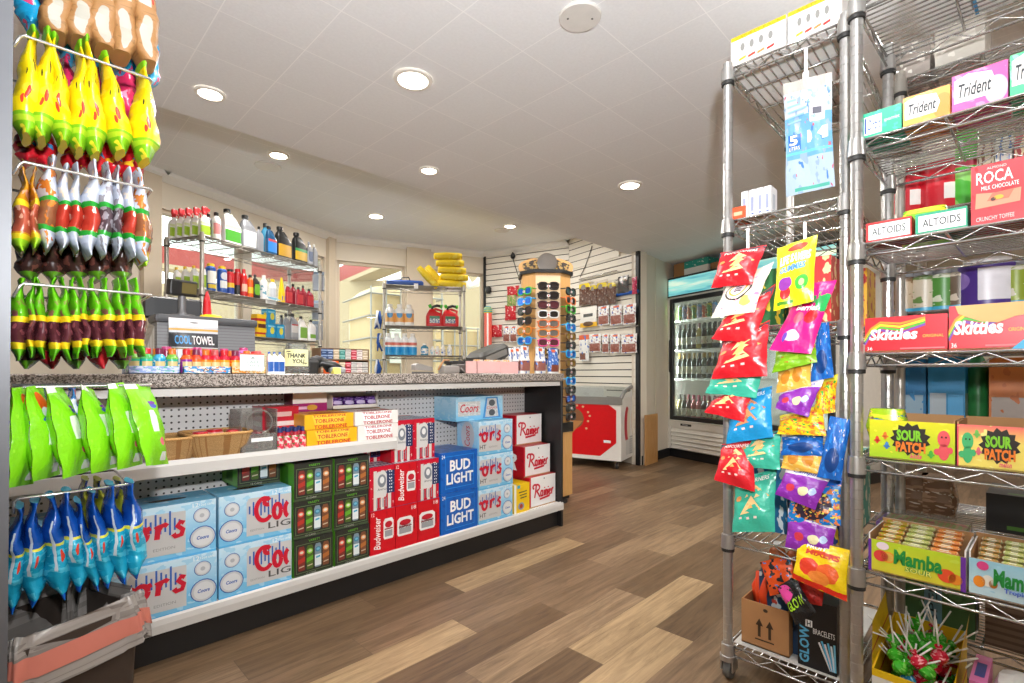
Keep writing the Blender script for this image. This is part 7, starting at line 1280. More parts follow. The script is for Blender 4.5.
# --- chew stick shelf
def mamba(t_, c1, sub, c2):
    def a(m, f):
        S = f['front']; e = [off_(S, .0005 * i) for i in range(1, 6)]; m.text(t_, e[2], (.28, .36, .78, .82), ink('#1f8a3a'), .05, .04); m.text(sub, e[3], (.4, .2, .68, .36), ink('#2f8a2a' if sub == 'SOUR' else c2), .05, .07 if sub == 'SOUR' else .03); m.text(sub, e[4], (.405, .205, .675, .355), ink('#f4f07a' if sub == 'SOUR' else c2), .05, .01)
        for x, y, r, c in ((.14, .52, .08, '#d9403a'), (.22, .52, .08, '#f0a02a'), (.22, .52, .06, '#f7c45a'), (.82, .35, .09, '#e8502a'), (.9, .3, .07, '#f0902a')) if t_ == 'Mamba' and sub == 'SOUR' else ((.12, .4, .07, '#f0902a'), (.22, .46, .07, '#e9e4d8'), (.28, .4, .05, '#b9702a')): m.ell(x, y, r, r * 2.2, e[0], ink(c))
        m.ell(.16, .84, .07, .12, e[0], ink('#ecd9e4' if sub == 'SOUR' else '#e0488a')); m.poly([(0, 0), (.035, 0), (.035, 1), (0, 1)], e[0], ink('#6a2f9a')) if sub == 'SOUR' else None; m.poly([(.95, 0), (1, 0), (1, 1), (.95, 1)], e[0], ink('#6a2f9a')) if sub == 'SOUR' else None
    return a
ob, w, h = rbox('chew_box', 'yellow green fruit chew carton with purple ends', 'box', 868.5, 966, 548, 5, .012, .16, {'': pm('white tray board face', '#efece8', [], .5), 'front': pm('chew carton green', '#b6d42a', [('g', '#e0d43a', 1.1, .1), ('n', 4, .62, '#c8dc4a')], .35)}, mamba('Mamba', 0, 'SOUR', '#e8dc3a'), 'fruit chew cartons', .082, open_=1.3)
ob2, w2, h2 = rbox('chew_box', 'pale blue fruit chew carton cut off by the photo edge', 'box', 969, 1062, 565, 5, .012, .16, {'': pm('white tray board face', '#efece8', [], .5), 'front': pm('chew carton blue', '#8fc9e0', [('g', '#c9e6f0', 1.1, .2), ('n', 4, .6, '#a9d8ea')], .35)}, mamba('Mamba', 0, 'Tropics', '#4a6ad0'), 'fruit chew cartons', .085, open_=1.3)
STK = [pm('chew stick %s' % 'abcd'[i], c, [('n', 5, .5, q, 1, 3), ('r', .3, .2, .7, .8, '#e9e4c8')], .3) for i, (c, q) in enumerate((('#8fb82a', '#d95a2a'), ('#c9452f', '#e6b04a'), ('#7a9a3a', '#e0d48a'), ('#e08a3a', '#4a8a5a')))]
base = None
for o_, w_, tag_, seq in ((ob, w, 'yellow green carton', (0, 2, 1)), (ob2, w2, 'pale blue carton', (3, 2, 3))):
    for k in range(3):
        for j in range(5):
            m = MB(); M0 = o_.matrix_world if False else Matrix.Translation(o_.location) @ Matrix.Rotation(RYAW, 4, 'Z'); x0 = -w_ / 2 + .012 + k * (w_ - .024) / 3; x1 = x0 + (w_ - .024) / 3 - .003
            m.cbox((0, -.012, 0), (x1 - x0, .012, .012), STK[seq[k]], .004); o = tag(m.build('chew_stick', None, M0 @ V((x0, -.055 + j * .026, .072 + j * .006))), 'fruit chew stick in the %s, column %s from the post, %s row back' % (tag_, ORD[k], ORD[j]), 'candy', 'fruit chew sticks'); o.rotation_euler = (-.3, 0, RYAW)
m = MB(); a = rr(875, 530, .2); b = rr(966, 530, .2); w_ = b.x - a.x; m.box((-w_ / 2, -.07, 0), (w_ / 2, .07, .1), clearmat('clear shrink wrap', '#f2f0ea', .08, .08)); o = tag(m.build('wrapped_carton', None, TR @ V((a.x + w_ / 2, .27, r_lv[5] + .004)), RYAW), 'shrink wrapped fruit chew carton behind the yellow green one', 'box'); m = MB(); m.box((-w_ / 2 + .002, -.068, .001), (w_ / 2 - .002, .068, .085), pm('wrapped chew tray', '#9ab82a', [('s', 14, .4, '#c9a24a'), ('n', 6, .58, '#c23a2f'), ('r', 0, 0, .05, 1, '#6a2f9a')], .35)); m.build('tray', o)
# --- bottom shelf: lollipops
YLB = pm('yellow lolly carton', '#efc51a', [('n', 3, .6, '#e6b90f'), ('r', 0, .3, 1, .36, '#c23030')], .4); WHB = mat('white board', '#ece8e2', .5)
a = rr(871, 660, .02); b = rr(953, 660, .02); w_ = b.x - a.x; zz = r_lv[6] + .004; TL = Matrix.Translation(TR @ V((a.x + w_ / 2, .16, zz))) @ Matrix.Rotation(RYAW, 4, 'Z')
m = MB(); hw_, hd, hh = w_ / 2, .13, .12; m.box((-hw_, -hd, 0), (hw_, -hd + .003, hh * .75), YLB, back=WHB); m.box((-hw_, hd - .003, 0), (hw_, hd, hh * 1.3), YLB); m.box((-hw_, -hd, 0), (hw_, hd, .004), KR)
for sx in (-1, 1): m.add([(sx * hw_, -hd, 0), (sx * hw_, hd, 0), (sx * hw_, hd, hh * 1.3), (sx * hw_, -hd, hh * .75), (sx * (hw_ - .004), -hd, 0), (sx * (hw_ - .004), hd, 0), (sx * (hw_ - .004), hd, hh * 1.3), (sx * (hw_ - .004), -hd, hh * .75)], [(0, 1, 2, 3), (7, 6, 5, 4), (3, 2, 6, 7)], YLB)
m.poly([(0, .3), (1, .3), (1, .8), (0, .8)], lambda u, v: TL.inverted() @ (TL @ V((-hw_ + u * w_, -hd - .001, v * hh * .75))), WHB)
for sx in (-1, 1): m.add([(sx * hw_, -hd, hh * .75), (sx * hw_, hd * .6, hh * 1.1), (sx * (hw_ + .01), hd * .6, hh * 1.9), (sx * (hw_ + .01), -hd * .6, hh * 1.6)], [(0, 1, 2, 3)], YLB)
o = tag(m.build('lollipop_carton', None, TL.translation, RYAW), 'open yellow carton full of wrapped lollipops on the bottom shelf', 'box')
LC = [pm('lolly wrap %s' % 'abc'[i], c, [('n', 6, .56, q)], .2) for i, (c, q) in enumerate((('#3fae2a', '#7fd05a'), ('#c91f3a', '#f0a0a8'), ('#2f9ad0', '#9fd4ea')))]; STM = mat('white paper stick', '#eceae4', .5); lp = {}
for i in range(64):
    c = 0 if i % 3 != 1 else 1; c = 2 if i in (11,) else c
    x, y, z = R.uniform(-hw_ + .03, hw_ - .03), R.uniform(-hd + .03, hd - .04), .03 + .11 * (i / 64) + R.uniform(0, .02); lab = '%s wrapped lollipop in the yellow carton' % ('green', 'red', 'blue')[c]
    if c not in lp:
        m = MB(); m.loft([(0, 0, -.014, .004, .004, 2), (0, 0, -.011, .011, .011, 2), (0, 0, 0, .0155, .0155, 2), (0, 0, .01, .012, .012, 2), (0, 0, .016, .004, .004, 2), (0, 0, .026, .007, .007, 2)], LC[c], 12); q = tag(m.build('lollipop', None, TL @ V((x, y, z))), lab, 'lollipop', '%s lollipops' % ('green', 'red', 'blue')[c]); k = MB(); k.tube([(0, 0, .012), (0, 0, .09)], .0017, STM, 6); k.build('stick', q); lp[c] = q
    else: q = dup(lp[c], lab, TL @ V((x, y, z)))
    q.rotation_euler = (R.uniform(-1.1, 1.1), R.uniform(-1.1, 1.1), R.uniform(0, 6)); q.scale = (1.25, 1.25, 1.1)
a = rr(969, 660, .02); m = MB(); m.box((0, 0, 0), (.03, .16, .15), pm('pink carton end', '#c96a9a', [('r', .2, .2, .8, .7, '#3a3f7a')], .4)); m.loft([(.13, .08, 0, .1, .08, 5), (.13, .08, .1, .1, .08, 5), (.13, .08, .145, .085, .065, 4), (.13, .08, .152, .06, .05, 3)], mat('white paper pack', '#e9e6e2', .6), 20); tag(m.build('paper_pack', None, TR @ V((a.x, .02, zz)), RYAW), 'pink carton with a white paper pack at the bottom right corner', 'box')
# --- goods on the rack behind
def back_box(name, label, cat, u0, u1, lev, h, mt, d=.03, dep=.2, art=None, group='cartons on the rack behind'):
    a, b = bb_(u0, d), bb_(u1, d); w = b - a; m = MB(); m.box((-w / 2, -dep / 2, 0), (w / 2, dep / 2, h), mt)
    if art: art(m, FR(w, dep, h))
    return tag(m.build(name, None, TB2 @ V((a + w / 2, d + dep / 2, b_lv[lev] + .004)), RYAW), label, cat, group)
back_box('carton', 'deep blue carton behind the yellow sour carton', 'box', 898, 926, 3, .19, pm('deep blue carton', '#1f6fa0', [('r', .1, .05, .9, .4, '#8fa9b8'), ('n', 4, .6, '#2a7fb4')], .4)); back_box('carton', 'wide teal blue carton between the deep blue carton and green bottle', 'box', 928, 965, 3, .2, pm('teal blue carton', '#1a7fb0', [('r', .05, .05, .5, .42, '#a9b4ba'), ('r', .55, .08, .95, .4, '#4a9fd0')], .4))
a = TB2 @ V((bb_(978, .12), .12, b_lv[3] + .004)); bottle('green_bottle', 'dark green bottle between the blue and orange cartons', 'round', .23, .055, mat('green plastic', '#2f7a3f', .3), BLKC, None, a)
back_box('carton', 'orange carton behind the pink edged sour carton', 'box', 989, 1040, 3, .19, pm('burnt orange carton', '#c8702a', [('r', .05, .05, .95, .4, '#a89a90'), ('n', 4, .6, '#b8601f')], .4))
for i, (u, c, q) in enumerate(((905, '#b9a58a', '#8a6a4a'), (925, '#c9bda8', '#6a8a4a'), (944, '#4f8a3a', '#d9e0c8'), (960, '#6a5a4a', '#cfc2ae'), (1016, '#8fa02a', '#d9d6c0'))): bottle('food_can', 'food can on the rack behind the red candy cartons, %s from the post' % ORD[i], 'can', .13, .085, pm('food can %s' % 'abcde'[i], c, [('n', 5, .54, q), ('r', 0, .02, 1, .12, '#3f9fc4')], .35), GRYC, None, TB2 @ V((bb_(u, .08), .08, b_lv[2] + .004)), RYAW, 'food cans', cat='can')
for i, (u0, u1, h, c, q) in enumerate(((977, 994, .17, '#c9b9a0', '#7a4a3a'), (995, 1012, .18, '#d9d4cc', '#4a6aa0'), (1014, 1040, .17, '#b03a3f', '#e9d4b0'))): back_box('carton', 'carton on the rack behind the mints shelf, %s from the post' % ORD[i], 'box', u0, u1, 1, h, pm('back carton %s' % 'abcde'[i], c, [('n', 4, .54, q)], .45))
for i, (u0, u1) in enumerate(((900, 925), (924, 952))): packet(.1, .1, .13, pm('brown cello bag', '#7a5a42', [('n', 8, .55, '#a8866a'), ('n', 9, .64, '#d9cbb8')], .2), 'snack_bag', 'brown see-through snack bag below the sour cartons, %s' % ('near the post', 'further along')[i], 'snack bag', TB2 @ V((bb_((u0 + u1) / 2, .12), .12, b_lv[4] + .004)), RYAW, 'brown snack bags')
back_box('carton', 'black carton with a green mark below the sour cartons', 'box', 986, 1040, 4, .11, pm('black lime carton', '#1f1f20', [('e', .9, .7, .08, .16, '#6fae2a'), ('r', .4, .1, .9, .2, '#4a7a2a')], .4))
back_box('carton', 'green panelled pack with a pale blue lettered strip near the bottom', 'box', 900, 975, 5, .26, pm('green pack', '#4f7a4a', [('n', 3, .56, '#5f8f58'), ('r', .34, 0, .58, 1, '#7fb0c4')], .45), .03, .12, lambda m, f: m.text('SPELL IT', f['front'], (.4, .1, .52, .9), ink('#2f4a5a'), 0, 0, None, True)); back_box('carton', 'brown woven pack at the bottom of the rack behind', 'box', 985, 1040, 5, .2, pm('brown woven pack', '#7a6350', [('h', 10, .4, '#5f4a3a')], .7))
for i, (u0, u1, h, c) in enumerate(((900, 930, .12, '#9a9088'), (935, 985, .15, '#c4beb4'))): back_box('carton', 'pale carton high on the rack behind, %s' % ('near the post', 'further along')[i], 'box', u0, u1, 0, h, pm('pale carton %s' % 'ab'[i], c, [('n', 3, .56, '#dcd7ce')], .5))
# goods on the inner shelves of the hung rack
TLf = Matrix.Translation((LX, LY, 0)) @ Matrix.Rotation(-PI / 2, 4, 'Z')
def left_box(name, label, cat, x, d, w, dep, lev, h, mt, group=None, art=None):
    m = MB(); m.box((-w / 2, -dep / 2, 0), (w / 2, dep / 2, h), mt)
    if art: art(m, FR(w, dep, h))
    return tag(m.build(name, None, TLf @ V((x, d, l_lv[lev] + .004)), -PI / 2), label, cat, group)
p0_ = None; wbx = pm('white tooth carton', '#f0efee', [('r', .3, .2, .7, .75, '#cfd3da'), ('r', .3, .1, .7, .16, '#5a6a9a')], .35, 0)
for i, u in enumerate((744.5, 752.5, 760, 767.5)): a = onX(u, 200, LX + .02); m = MB(); m.box((-.0098, -.03, 0), (.0098, .03, .088), wbx); m.box((-.005, -.0305, .02), (.004, -.03, .065), ink('#8a8fa8')); tag(m.build('small_box', None, (a.x + .03, a.y, l_lv[1] + .004), -PI / 2), 'slim white carton standing on the second shelf of the hung rack, %s along' % ORD[i], 'box', 'slim white cartons')
left_box('small_box', 'orange carton beside the slim white cartons', 'box', .028, .05, .045, .08, 1, .04, pm('orange small carton', '#e0542f', [('r', .2, .3, .8, .6, '#f0b090')], .4))
for i, (x, d, w, h, c, q) in enumerate(((.07, .22, .11, .2, '#2a6a3a', '#d9c23a'), (.2, .22, .12, .22, '#c9302f', '#f0d8a0'), (.27, .42, .1, .2, '#e8b41f', '#c23a2f'), (.1, .45, .13, .21, '#2f8f8a', '#e6efe4'))): left_box('carton', 'bright carton on the third shelf behind the hung chip bags, %s' % ('front left', 'front right', 'back right', 'back left')[i], 'box', x, d, w, .15, 2, h, pm('hidden carton %s' % 'abcd'[i], c, [('n', 4, .55, q)], .4), 'cartons inside the hung rack')
for i, (x, d, w, h, c, q) in enumerate(((.08, .2, .12, .24, '#1f6a9a', '#d9e6ea'), (.23, .2, .13, .3, '#1f3f7a', '#e8c43a'), (.24, .45, .12, .26, '#2f9a8a', '#efe9d0'), (.09, .46, .14, .22, '#7a3f8a', '#f0dce8'))): left_box('carton', 'carton on the fourth shelf behind the hung candy, %s' % ('front left', 'front right', 'back right', 'back left')[i], 'box', x, d, w, .15, 3, h, pm('hidden pack %s' % 'abcd'[i], c, [('n', 4, .55, q)], .4), 'cartons inside the hung rack')
m = MB(); m.box((.0, .0, 0), (.3, .6, .002), mat('clear shelf liner', '#c9c6c0', .3)); tag(m.build('shelf_liner', None, TLf @ V((.01, .02, l_lv[4] + .003)), -PI / 2), 'pale plastic liner lying on the lowest shelf of the hung rack', 'liner')
# cardboard box of gloves, glow bracelets box
CB_ = mat('brown cardboard', '#b5814a', .8); a = onX(741.5, 640, LX + .04); b = onX(789, 655, LX + .04); w_ = a.y - b.y; hb = onX(741, 598, LX + .04).z - l_lv[4] - .005
t = thing('cardboard_box', 'open cardboard box printed with two arrows on the lowest shelf', 'box', (LX + .04 + .07, (a.y + b.y) / 2, l_lv[4] + .006), -PI / 2); m = MB(); d_ = .07
m.box((-w_ / 2, -d_, 0), (w_ / 2, -d_ + .004, hb), CB_); m.box((-w_ / 2, d_ - .004, 0), (w_ / 2, d_, hb), CB_); m.box((-w_ / 2, -d_ + .004, 0), (-w_ / 2 + .004, d_ - .004, hb), CB_); m.box((w_ / 2 - .004, -d_ + .004, 0), (w_ / 2, d_ - .004, hb), CB_); m.box((-w_ / 2, -d_, 0), (w_ / 2, d_, .004), CB_)
S = FR(w_, 2 * d_, hb)['front']; k = ink('#3a2a1c')
for x in (.36, .58): m.poly([(x, .25), (x + .06, .25), (x + .06, .52), (x, .52)], S, k); m.poly([(x - .05, .5), (x + .03, .66), (x + .11, .5)], S, k)
m.poly([(.3, .17), (.7, .17), (.7, .2), (.3, .2)], S, k); m.ell(.52, .87, .05, .04, S, k, 10); m.build('box_body', t)
ORG = mat('orange glove', '#e8481a', .6)
for i in range(5):
    m = MB(); x = -w_ / 2 + .018 + i * .02; m.tube([(0, 0, 0), (R.uniform(-.01, .01), R.uniform(-.01, .01), .05), (R.uniform(-.02, .02), R.uniform(-.015, .015), .1 + R.uniform(0, .02))], [.014, .017, .007], ORG, 8); tag(m.build('work_glove', None, t.location + V((R.uniform(-.03, .03), -x, hb - .035))), 'orange glove fingers poking out of the cardboard box', 'glove', 'orange gloves')
a = onX(798, 650, LX + .03); b = onX(837, 670, LX + .03); w_ = a.y - b.y; BK = mat('black gloss card', '#1b1b1d', .3); TG_ = Matrix.Translation((LX + .03, a.y, l_lv[4] + .006)) @ Matrix.Rotation(-PI / 2, 4, 'Z'); h1 = onX(797.5, 628, LX + .03).z - l_lv[4]; h2 = onX(814, 603, LX + .03).z - l_lv[4]
P = [(0, 0), (w_, 0), (w_, h2), (w_ * .42, h2), (0, h1)]; m = MB(); n = 5; m.add([(x, 0, z) for x, z in P] + [(x, .12, z) for x, z in P], [tuple(range(n)), tuple(range(n, 2 * n))[::-1]] + [(i, i + n, (i + 1) % n + n, (i + 1) % n) for i in range(n)], BK)
S = lambda u, v: V((u * w_, -.0012, v * h2)); e2 = lambda u, v: V((u * w_, -.002, v * h2)); m.text('GLOW', S, (.04, .06, .3, .6), ink('#5fb4dc'), 0, .03, None, True); m.text('BRACELETS', S, (.4, .52, .95, .6), WHT); m.poly([(.2, .6), (.38, .6), (.38, .7), (.2, .7)], S, WHT); m.text('H', e2, (.24, .61, .34, .69), BLKI, 0, .02)
for i, (x0, x1, c) in enumerate(((.55, .85, '#e9e7ea'), (.62, .87, '#4fb4e0'), (.7, .9, '#e9e0e4'), (.78, .92, '#5fbce4'), (.86, .95, '#dfeaf0'), (.94, .97, '#7fcbe8'))): m.stroke([(x1, .06), (x0, .42 + .03 * (i % 2))], .03, lambda u, v, i=i: V((u * w_, -.0014 - .0002 * i, v * h2)), ink(c), .6)
tag(m.build('bracelet_box', None, TG_.translation, -PI / 2), 'black slant topped glow bracelet box on the lowest shelf', 'box')
# hung bags --------------------------------------------------------
def chip(c, c2='#f0c878', face='#f4e6c0'): return pm('chip bag ' + c, c, [('n', 3, .62, c2), ('r', .2, .22, .27, .26, '#e8d0c8'), ('r', .38, .22, .45, .26, '#e8d0c8'), ('r', .56, .22, .64, .26, '#e8d0c8')], .22, warp=.05, wscale=5, bump=.35)
RC, TCH, BCH = chip('#cf1f2a', '#d63540'), chip('#3fb59a', '#5cc7ae'), chip('#1f93cf', '#3aa6da')
CRM = pm('cream chip bag', '#ece2cf', [('e', .5, .55, .3, .26, '#3a2f28'), ('e', .5, .55, .26, .22, '#f0e8da'), ('n', 9, .64, '#d98ab0'), ('e', .75, .25, .14, .1, '#e8c46a')], .3, warp=.04, bump=.3)
LSV = pm('yellow gummies bag', '#e3e01f', [('n', 3, .6, '#c4dc2a'), ('e', .3, .22, .14, .1, '#c92a2a'), ('e', .3, .36, .18, .1, '#8a3a9a'), ('e', .72, .32, .16, .11, '#3fae3a'), ('e', .72, .32, .07, .05, '#b8e08a'), ('e', .55, .9, .25, .06, '#c9402a'), ('r', .1, .05, .5, .1, '#4a8a2a')], .22, warp=.04, bump=.3)
PNKB = pm('pink taffy bag', '#e01f82', [('n', 3, .6, '#ea4a9a'), ('e', .4, .22, .2, .08, '#e9d0e4'), ('e', .7, .5, .16, .1, '#c9242f'), ('e', .4, .48, .12, .08, '#e8607a'), ('e', .9, .7, .2, .12, '#2fae5a'), ('e', .25, .2, .06, .07, '#6a4ab0')], .22, warp=.05, bump=.3)
GRNB = pm('green gummy bag', '#7fb81f', [('n', 4, .56, '#9fd03a'), ('n', 6, .64, '#c23a2a')], .22, bump=.3); GLD = pm('gold cookie bag', '#e8b44a', [('n', 4, .58, '#f0cc7a'), ('e', .3, .5, .14, .3, '#c9822a'), ('e', .65, .5, .14, .3, '#c9822a')], .22, bump=.3); NVB = pm('navy licorice bag', '#1a62b8', [('n', 5, .56, '#2a82d8'), ('n', 7, .66, '#e8e4d0'), ('e', .5, .3, .3, .2, '#123f80')], .22, bump=.3); PRB = pm('purple taffy bag', '#8a2fa8', [('n', 4, .58, '#a04ac0'), ('e', .3, .35, .1, .12, '#d03a4a'), ('e', .6, .35, .12, .12, '#e9e0b0'), ('e', .8, .4, .08, .1, '#b0c4e8'), ('r', 0, .78, 1, 1, '#e8e2ee')], .22, warp=.05, bump=.3); YGM = pm('yellow gummy bag', '#f0cf1f', [('n', 7, .52, '#e88a2a'), ('n', 8, .6, '#4aae3a'), ('n', 9, .64, '#c9303a'), ('r', 0, .84, 1, 1, '#e8d83a')], .22, bump=.3); CRY = pm('blue sweets bag', '#1f7fd0', [('e', .5, .42, .36, .34, '#3a2f3f'), ('n', 9, .56, '#e88a4a'), ('n', 10, .62, '#e6e05a'), ('r', 0, .86, 1, 1, '#1a5fc0')], .22, bump=.3); YRD = pm('yellow red candy bag', '#f3cf1a', [('e', .3, .42, .2, .2, '#e0402a'), ('e', .65, .4, .2, .2, '#e8622a'), ('e', .5, .25, .2, .14, '#f08a3a'), ('r', 0, 0, 1, .12, '#d9301f'), ('r', .3, .75, .8, .82, '#e05a2a')], .22, warp=.06, bump=.3)
def hung(label, P, mt, x, art=None, th=.05, tilt=.035, group='bags on the clip strips', name='chip_bag', cat='chip bag'):
    pts = [onX(u, v, x + (tilt if i < 2 else 0)) for i, (u, v) in enumerate(P)]; return flat_bag(name, label, cat, group, pts, mt, th, None, art, 12)
def nm(s, r=(.2, .72, .8, .86), c='#f3efe8', sh=.1): return lambda m, S: m.text(s, S, r, ink(c), sh, .02)
chips = [('red chip bag clipped at the top of the left strip', ((720.7, 253), (767, 245), (752, 284), (711, 288)), RC, 1.55), ('cream chip bag with a round face picture', ((728, 282), (774, 262), (754, 312), (711, 318)), CRM, 1.565), ('red chip bag just under the cream bag', ((726, 316), (776, 284), (754, 344), (711, 339)), RC, 1.57), ('red chip bag above the upper teal bag', ((722, 344), (770, 320), (767, 376), (711, 379)), RC, 1.565), ('teal chip bag seen edge on in the left strip', ((712, 374), (768, 362), (756, 398), (705, 393)), TCH, 1.585), ('red chip bag left of the blue chip bag', ((716, 398), (757, 384), (744, 422), (704, 412)), RC, 1.58), ('blue chip bag in the middle of the left strip', ((731, 396), (772, 386), (773, 437), (726, 444)), BCH, 1.59), ('teal chip bag under the blue chip bag', ((738, 440), (782, 430), (780, 470), (742, 467)), TCH, 1.60), ('red chip bag swung out beside the post', ((722, 444), (755, 440), (755, 492), (714, 480)), RC, 1.585), ('teal chip bag lowest on the left strip', ((735, 480), (777, 468), (775, 532), (732, 532)), TCH, 1.61)]
for i, (lab, P, mt, x) in enumerate(chips):
    def art(m, S, mt=mt):
        o = lambda k: (lambda u, v: S(u, v) + V((-.0006 * k, 0, 0)))
        if mt is CRM:
            m.ell(.5, .55, .2, .17, o(0), ink('#d9a83a'), 20); m.ell(.5, .55, .16, .14, o(1), ink('#e8d4de'), 20); [m.stroke([(.42, .61 - .06 * k), (.5, .63 - .06 * k), (.58, .6 - .06 * k)], .03, o(2), ink('#4a3440')) for k in range(3)]; return
        c = [ink('#efc98a'), ink('#e0ac62'), ink('#c98a48')] if mt is not BCH else [ink('#c98a58'), ink('#a8683c'), ink('#8a5230')]
        m.poly([(0, .84), (1, .8), (1, .97), (0, .97)], o(0), ink('#39404a')); m.text('POPCORNERS', o(1), (.14, .855, .86, .93), ink('#eeeae4'), 0, .02)
        for k, P3 in enumerate((((.24, .3), (.74, .36), (.5, .62)), ((.4, .46), (.92, .58), (.58, .76)), ((.34, .6), (.72, .7), (.5, .84)))):
            m.poly(P3, o(1 + k), c[k % 2]); a, b, q = P3; m.poly([((a[0] * 2 + b[0] + q[0]) / 4, (a[1] * 2 + b[1] + q[1]) / 4), ((a[0] + b[0] * 2 + q[0]) / 4, (a[1] + b[1] * 2 + q[1]) / 4), ((a[0] + b[0] + q[0] * 2) / 4, (a[1] + b[1] + q[1] * 2) / 4)], o(2 + k), c[(k + 1) % 2])
        m.ell(.18, .6, .07, .05, o(1), c[2])
    hung(lab, P, mt, x, art)
cand = [('yellow green gummies bag clipped at the top of the right strip', ((777.5, 248.5), (817.5, 234.5), (813.5, 301), (773.5, 311)), LSV, 1.55, lambda m, S: (m.text('LIFE SAVERS', S, (.12, .66, .9, .8), WHT, .15, .04), m.text('GUMMIES', S, (.14, .53, .8, .63), ink('#3f7fd0'), .15, .04))),
        ('bright pink taffy bag under the yellow gummies bag', ((803, 284), (837, 280), (811, 354), (769, 350)), PNKB, 1.585, lambda m, S: (m.text('Mamba', S, (.15, .68, .9, .84), ink('#1f9a4a'), .15, .04), m.text('Berries', S, (.25, .58, .8, .67), WHT, .1, .03))), ('green gummy bag peeping out under the pink bag', ((776, 352), (818, 344), (817, 362), (772, 373)), GRNB, 1.60, None), ('gold cookie bag in the right strip', ((778, 370), (812, 358), (811, 386), (776, 393)), GLD, 1.605, None), ('navy licorice bag hanging by the rack post, upper', ((818, 324), (829, 322), (834, 377), (810, 382)), NVB, 1.615, None), ('purple taffy bag under the gold cookie bag', ((780, 392), (825, 378), (808, 417), (775, 408)), PRB, 1.59, nm('Campino', (.2, .8, .85, .94), '#2a3f9a')), ('yellow sour bag behind the purple taffy bag', ((818, 380), (838, 374), (835, 412), (813, 416)), YGM, 1.62, None),
        ('yellow gummy bears bag below the upper purple bag', ((780, 416), (824, 404), (826, 436), (777, 434)), YGM, 1.605, None), ('navy bag across the right strip middle', ((782, 437), (824, 431), (824, 456), (781, 455)), NVB, 1.61, None), ('small gold bag under the navy bag', ((783, 452), (826, 450), (824, 475), (781, 468)), GLD, 1.60, None), ('navy licorice bag hanging by the rack post, lower', ((830, 416), (852, 420), (841, 481), (817, 477)), NVB, 1.585, None), ('purple taffy bag lower on the right strip', ((787, 466), (833, 474), (815, 510), (775, 494)), PRB, 1.585, nm('Campino', (.2, .8, .85, .94), '#2a3f9a')), ('blue sweets bag above the lowest purple bag', ((790, 488), (842, 478), (841, 526), (787, 522)), CRY, 1.61, None), ('purple taffy bag lowest on the right strip', ((788, 508), (838, 522), (832, 557), (785, 547)), PRB, 1.595, nm('Campino', (.2, .8, .85, .94), '#2a3f9a')), ('yellow and red candy bag hanging lowest at the rack edge', ((798, 538), (850, 550), (847, 602), (792, 578)), YRD, 1.57, lambda m, S: (m.text('FRUIT', S, (.2, .84, .6, .93), WHT, .1, .03), m.text('MIXERS', S, (.2, .7, .85, .82), ink('#d03a1f'), .1, .04)))]
for lab, P, mt, x, art in cand: hung(lab, P, mt, x, art, .035, .03, name='candy_bag', cat='candy bag')
TW_ = pm('poly bag print', '#a9b2bb', [('r', 0, .3, 1, .68, '#5f94b4'), ('r', 0, 0, 1, .3, '#98aaba'), ('n', 5, .58, '#8298b0'), ('n', 6, .64, '#3f6fb0'), ('n', 9, .67, '#a85a6a'), ('r', .08, .38, .36, .52, '#1f5fb0'), ('r', 0, .34, 1, .36, '#5fb4d8'), ('r', .2, .02, .9, .05, '#4a9a8a'), ('r', 0, .9, 1, 1, '#a8a49e')], .25, bump=.2)
def ice(m, S): m.text('5', S, (.12, .42, .3, .51), WHT, 0, .03); m.text('LITERS', S, (.1, .38, .34, .41), WHT); [m.poly([(.08, .82 - .05 * k), (.62 - .06 * k, .83 - .05 * k), (.62 - .06 * k, .845 - .05 * k), (.08, .835 - .05 * k)], S, ink('#7aa4cc')) for k in range(5)]; m.poly([(.5, .42), (.92, .44), (.92, .55), (.5, .53)], S, ink('#b8bcc2')); m.poly([(.56, .6), (.85, .6), (.88, .78), (.7, .82), (.56, .76)], S, ink('#d8d4dc')); m.poly([(.62, .66), (.8, .66), (.8, .72), (.62, .72)], lambda u, v: S(u, v) + V((-.0006, 0, 0)), ink('#4a4a58'))
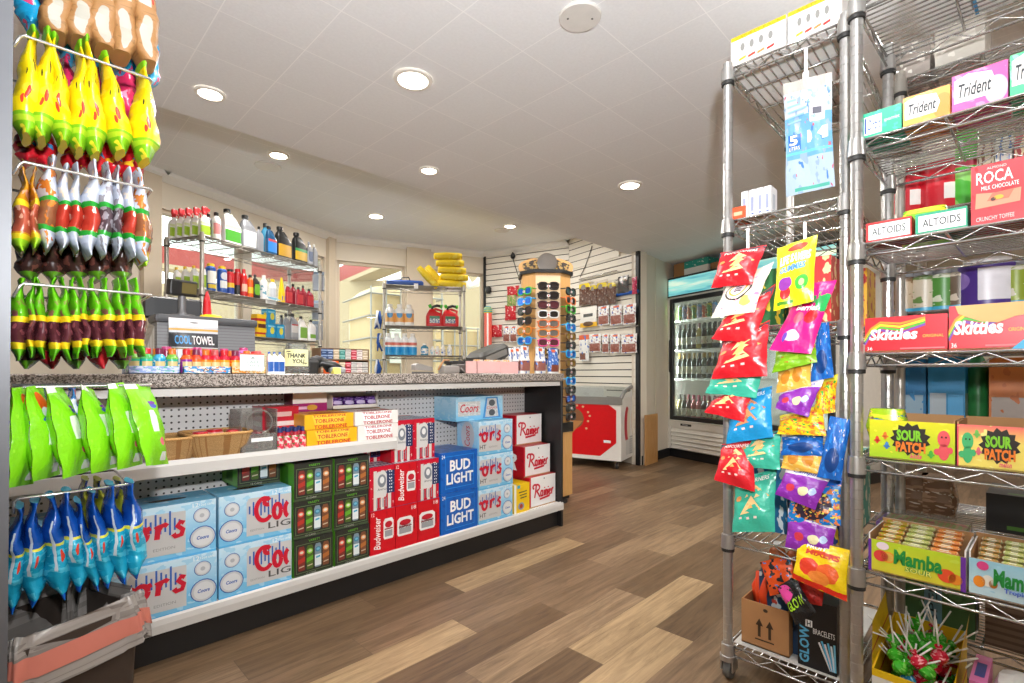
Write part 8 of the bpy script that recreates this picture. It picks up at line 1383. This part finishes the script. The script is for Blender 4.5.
hung('clear bag with a blue printed sheet clipped to the top shelf of the hung rack', ((783, 84), (832, 72), (835, 186), (786, 197)), TW_, 1.62, ice, .02, .0, None, 'poly_bag', 'package')
def clip(u, v0, v1, label, x=1.625):
    a, b = onX(u, v0, x), onX(u, v1, x); m = MB(); m.box((-.004, -.0015, b.z - a.z), (.004, .0015, 0), WHC); m.cbox((-.008, -.006, b.z - a.z - .02), (.008, .006, b.z - a.z), WHC, .002); tag(m.build('clip_strip', None, a, -PI / 2), label, 'clip', 'white clip strips')
clip(748, 228, 250, 'white clip holding the top red chip bag'); clip(805, 222, 240, 'white clip holding the yellow gummies bag'); clip(806, 48, 72, 'white clip holding the clear bag with a blue sheet')
# loose packets spilling over the cardboard box
for i, (P, mt, x, lab, tx_) in enumerate((( ((777, 587), (795, 576), (816, 612), (796, 626)), pm('black lime packet', '#1d1d1f', [('e', .2, .75, .4, .22, '#e0489a'), ('n', 6, .62, '#3a3a3e')], .25, bump=.2), 1.63, 'black and pink glow packet lying over the cardboard box', 'GLOW'), (((760, 562), (790, 555), (800, 590), (770, 596)), pm('orange dark packet', '#d9501f', [('n', 4, .55, '#2a2a2c'), ('n', 6, .64, '#2f7fc0')], .25, bump=.2), 1.66, 'orange and black packet behind the glow packet', None), (((790, 570), (828, 576), (822, 606), (800, 602)), pm('red cloth packet', '#c9261f', [('n', 5, .56, '#a81a18')], .4, bump=.3), 1.665, 'red packet under the lowest candy bag', None))):
    hung(lab, P, mt, x, nm(tx_, (.1, .3, .9, .55), '#a8dc2a') if tx_ else None, .025, .02, 'packets over the cardboard box', 'packet', 'packet')
for i, (x, d) in enumerate(((.12, .1), (.17, .1))): bottle('amber_jar', 'amber jar with a pale cap hanging shelf high above the gloves, %s' % ('near the post', 'beside the first')[i], 'round', .1, .05, mat('amber plastic', '#a5562a', .25), WHC, None, TLf @ V((x, d, l_lv[4] + .24)), 0, 'amber jars', cat='jar')
left_box('carton', 'dark blue carton on the lowest shelf behind the amber jars', 'box', .15, .16, .16, .16, 4, .235, pm('dark blue low carton', '#24466a', [('n', 4, .55, '#c9d2d6'), ('n', 5, .64, '#b23a2a')], .4))
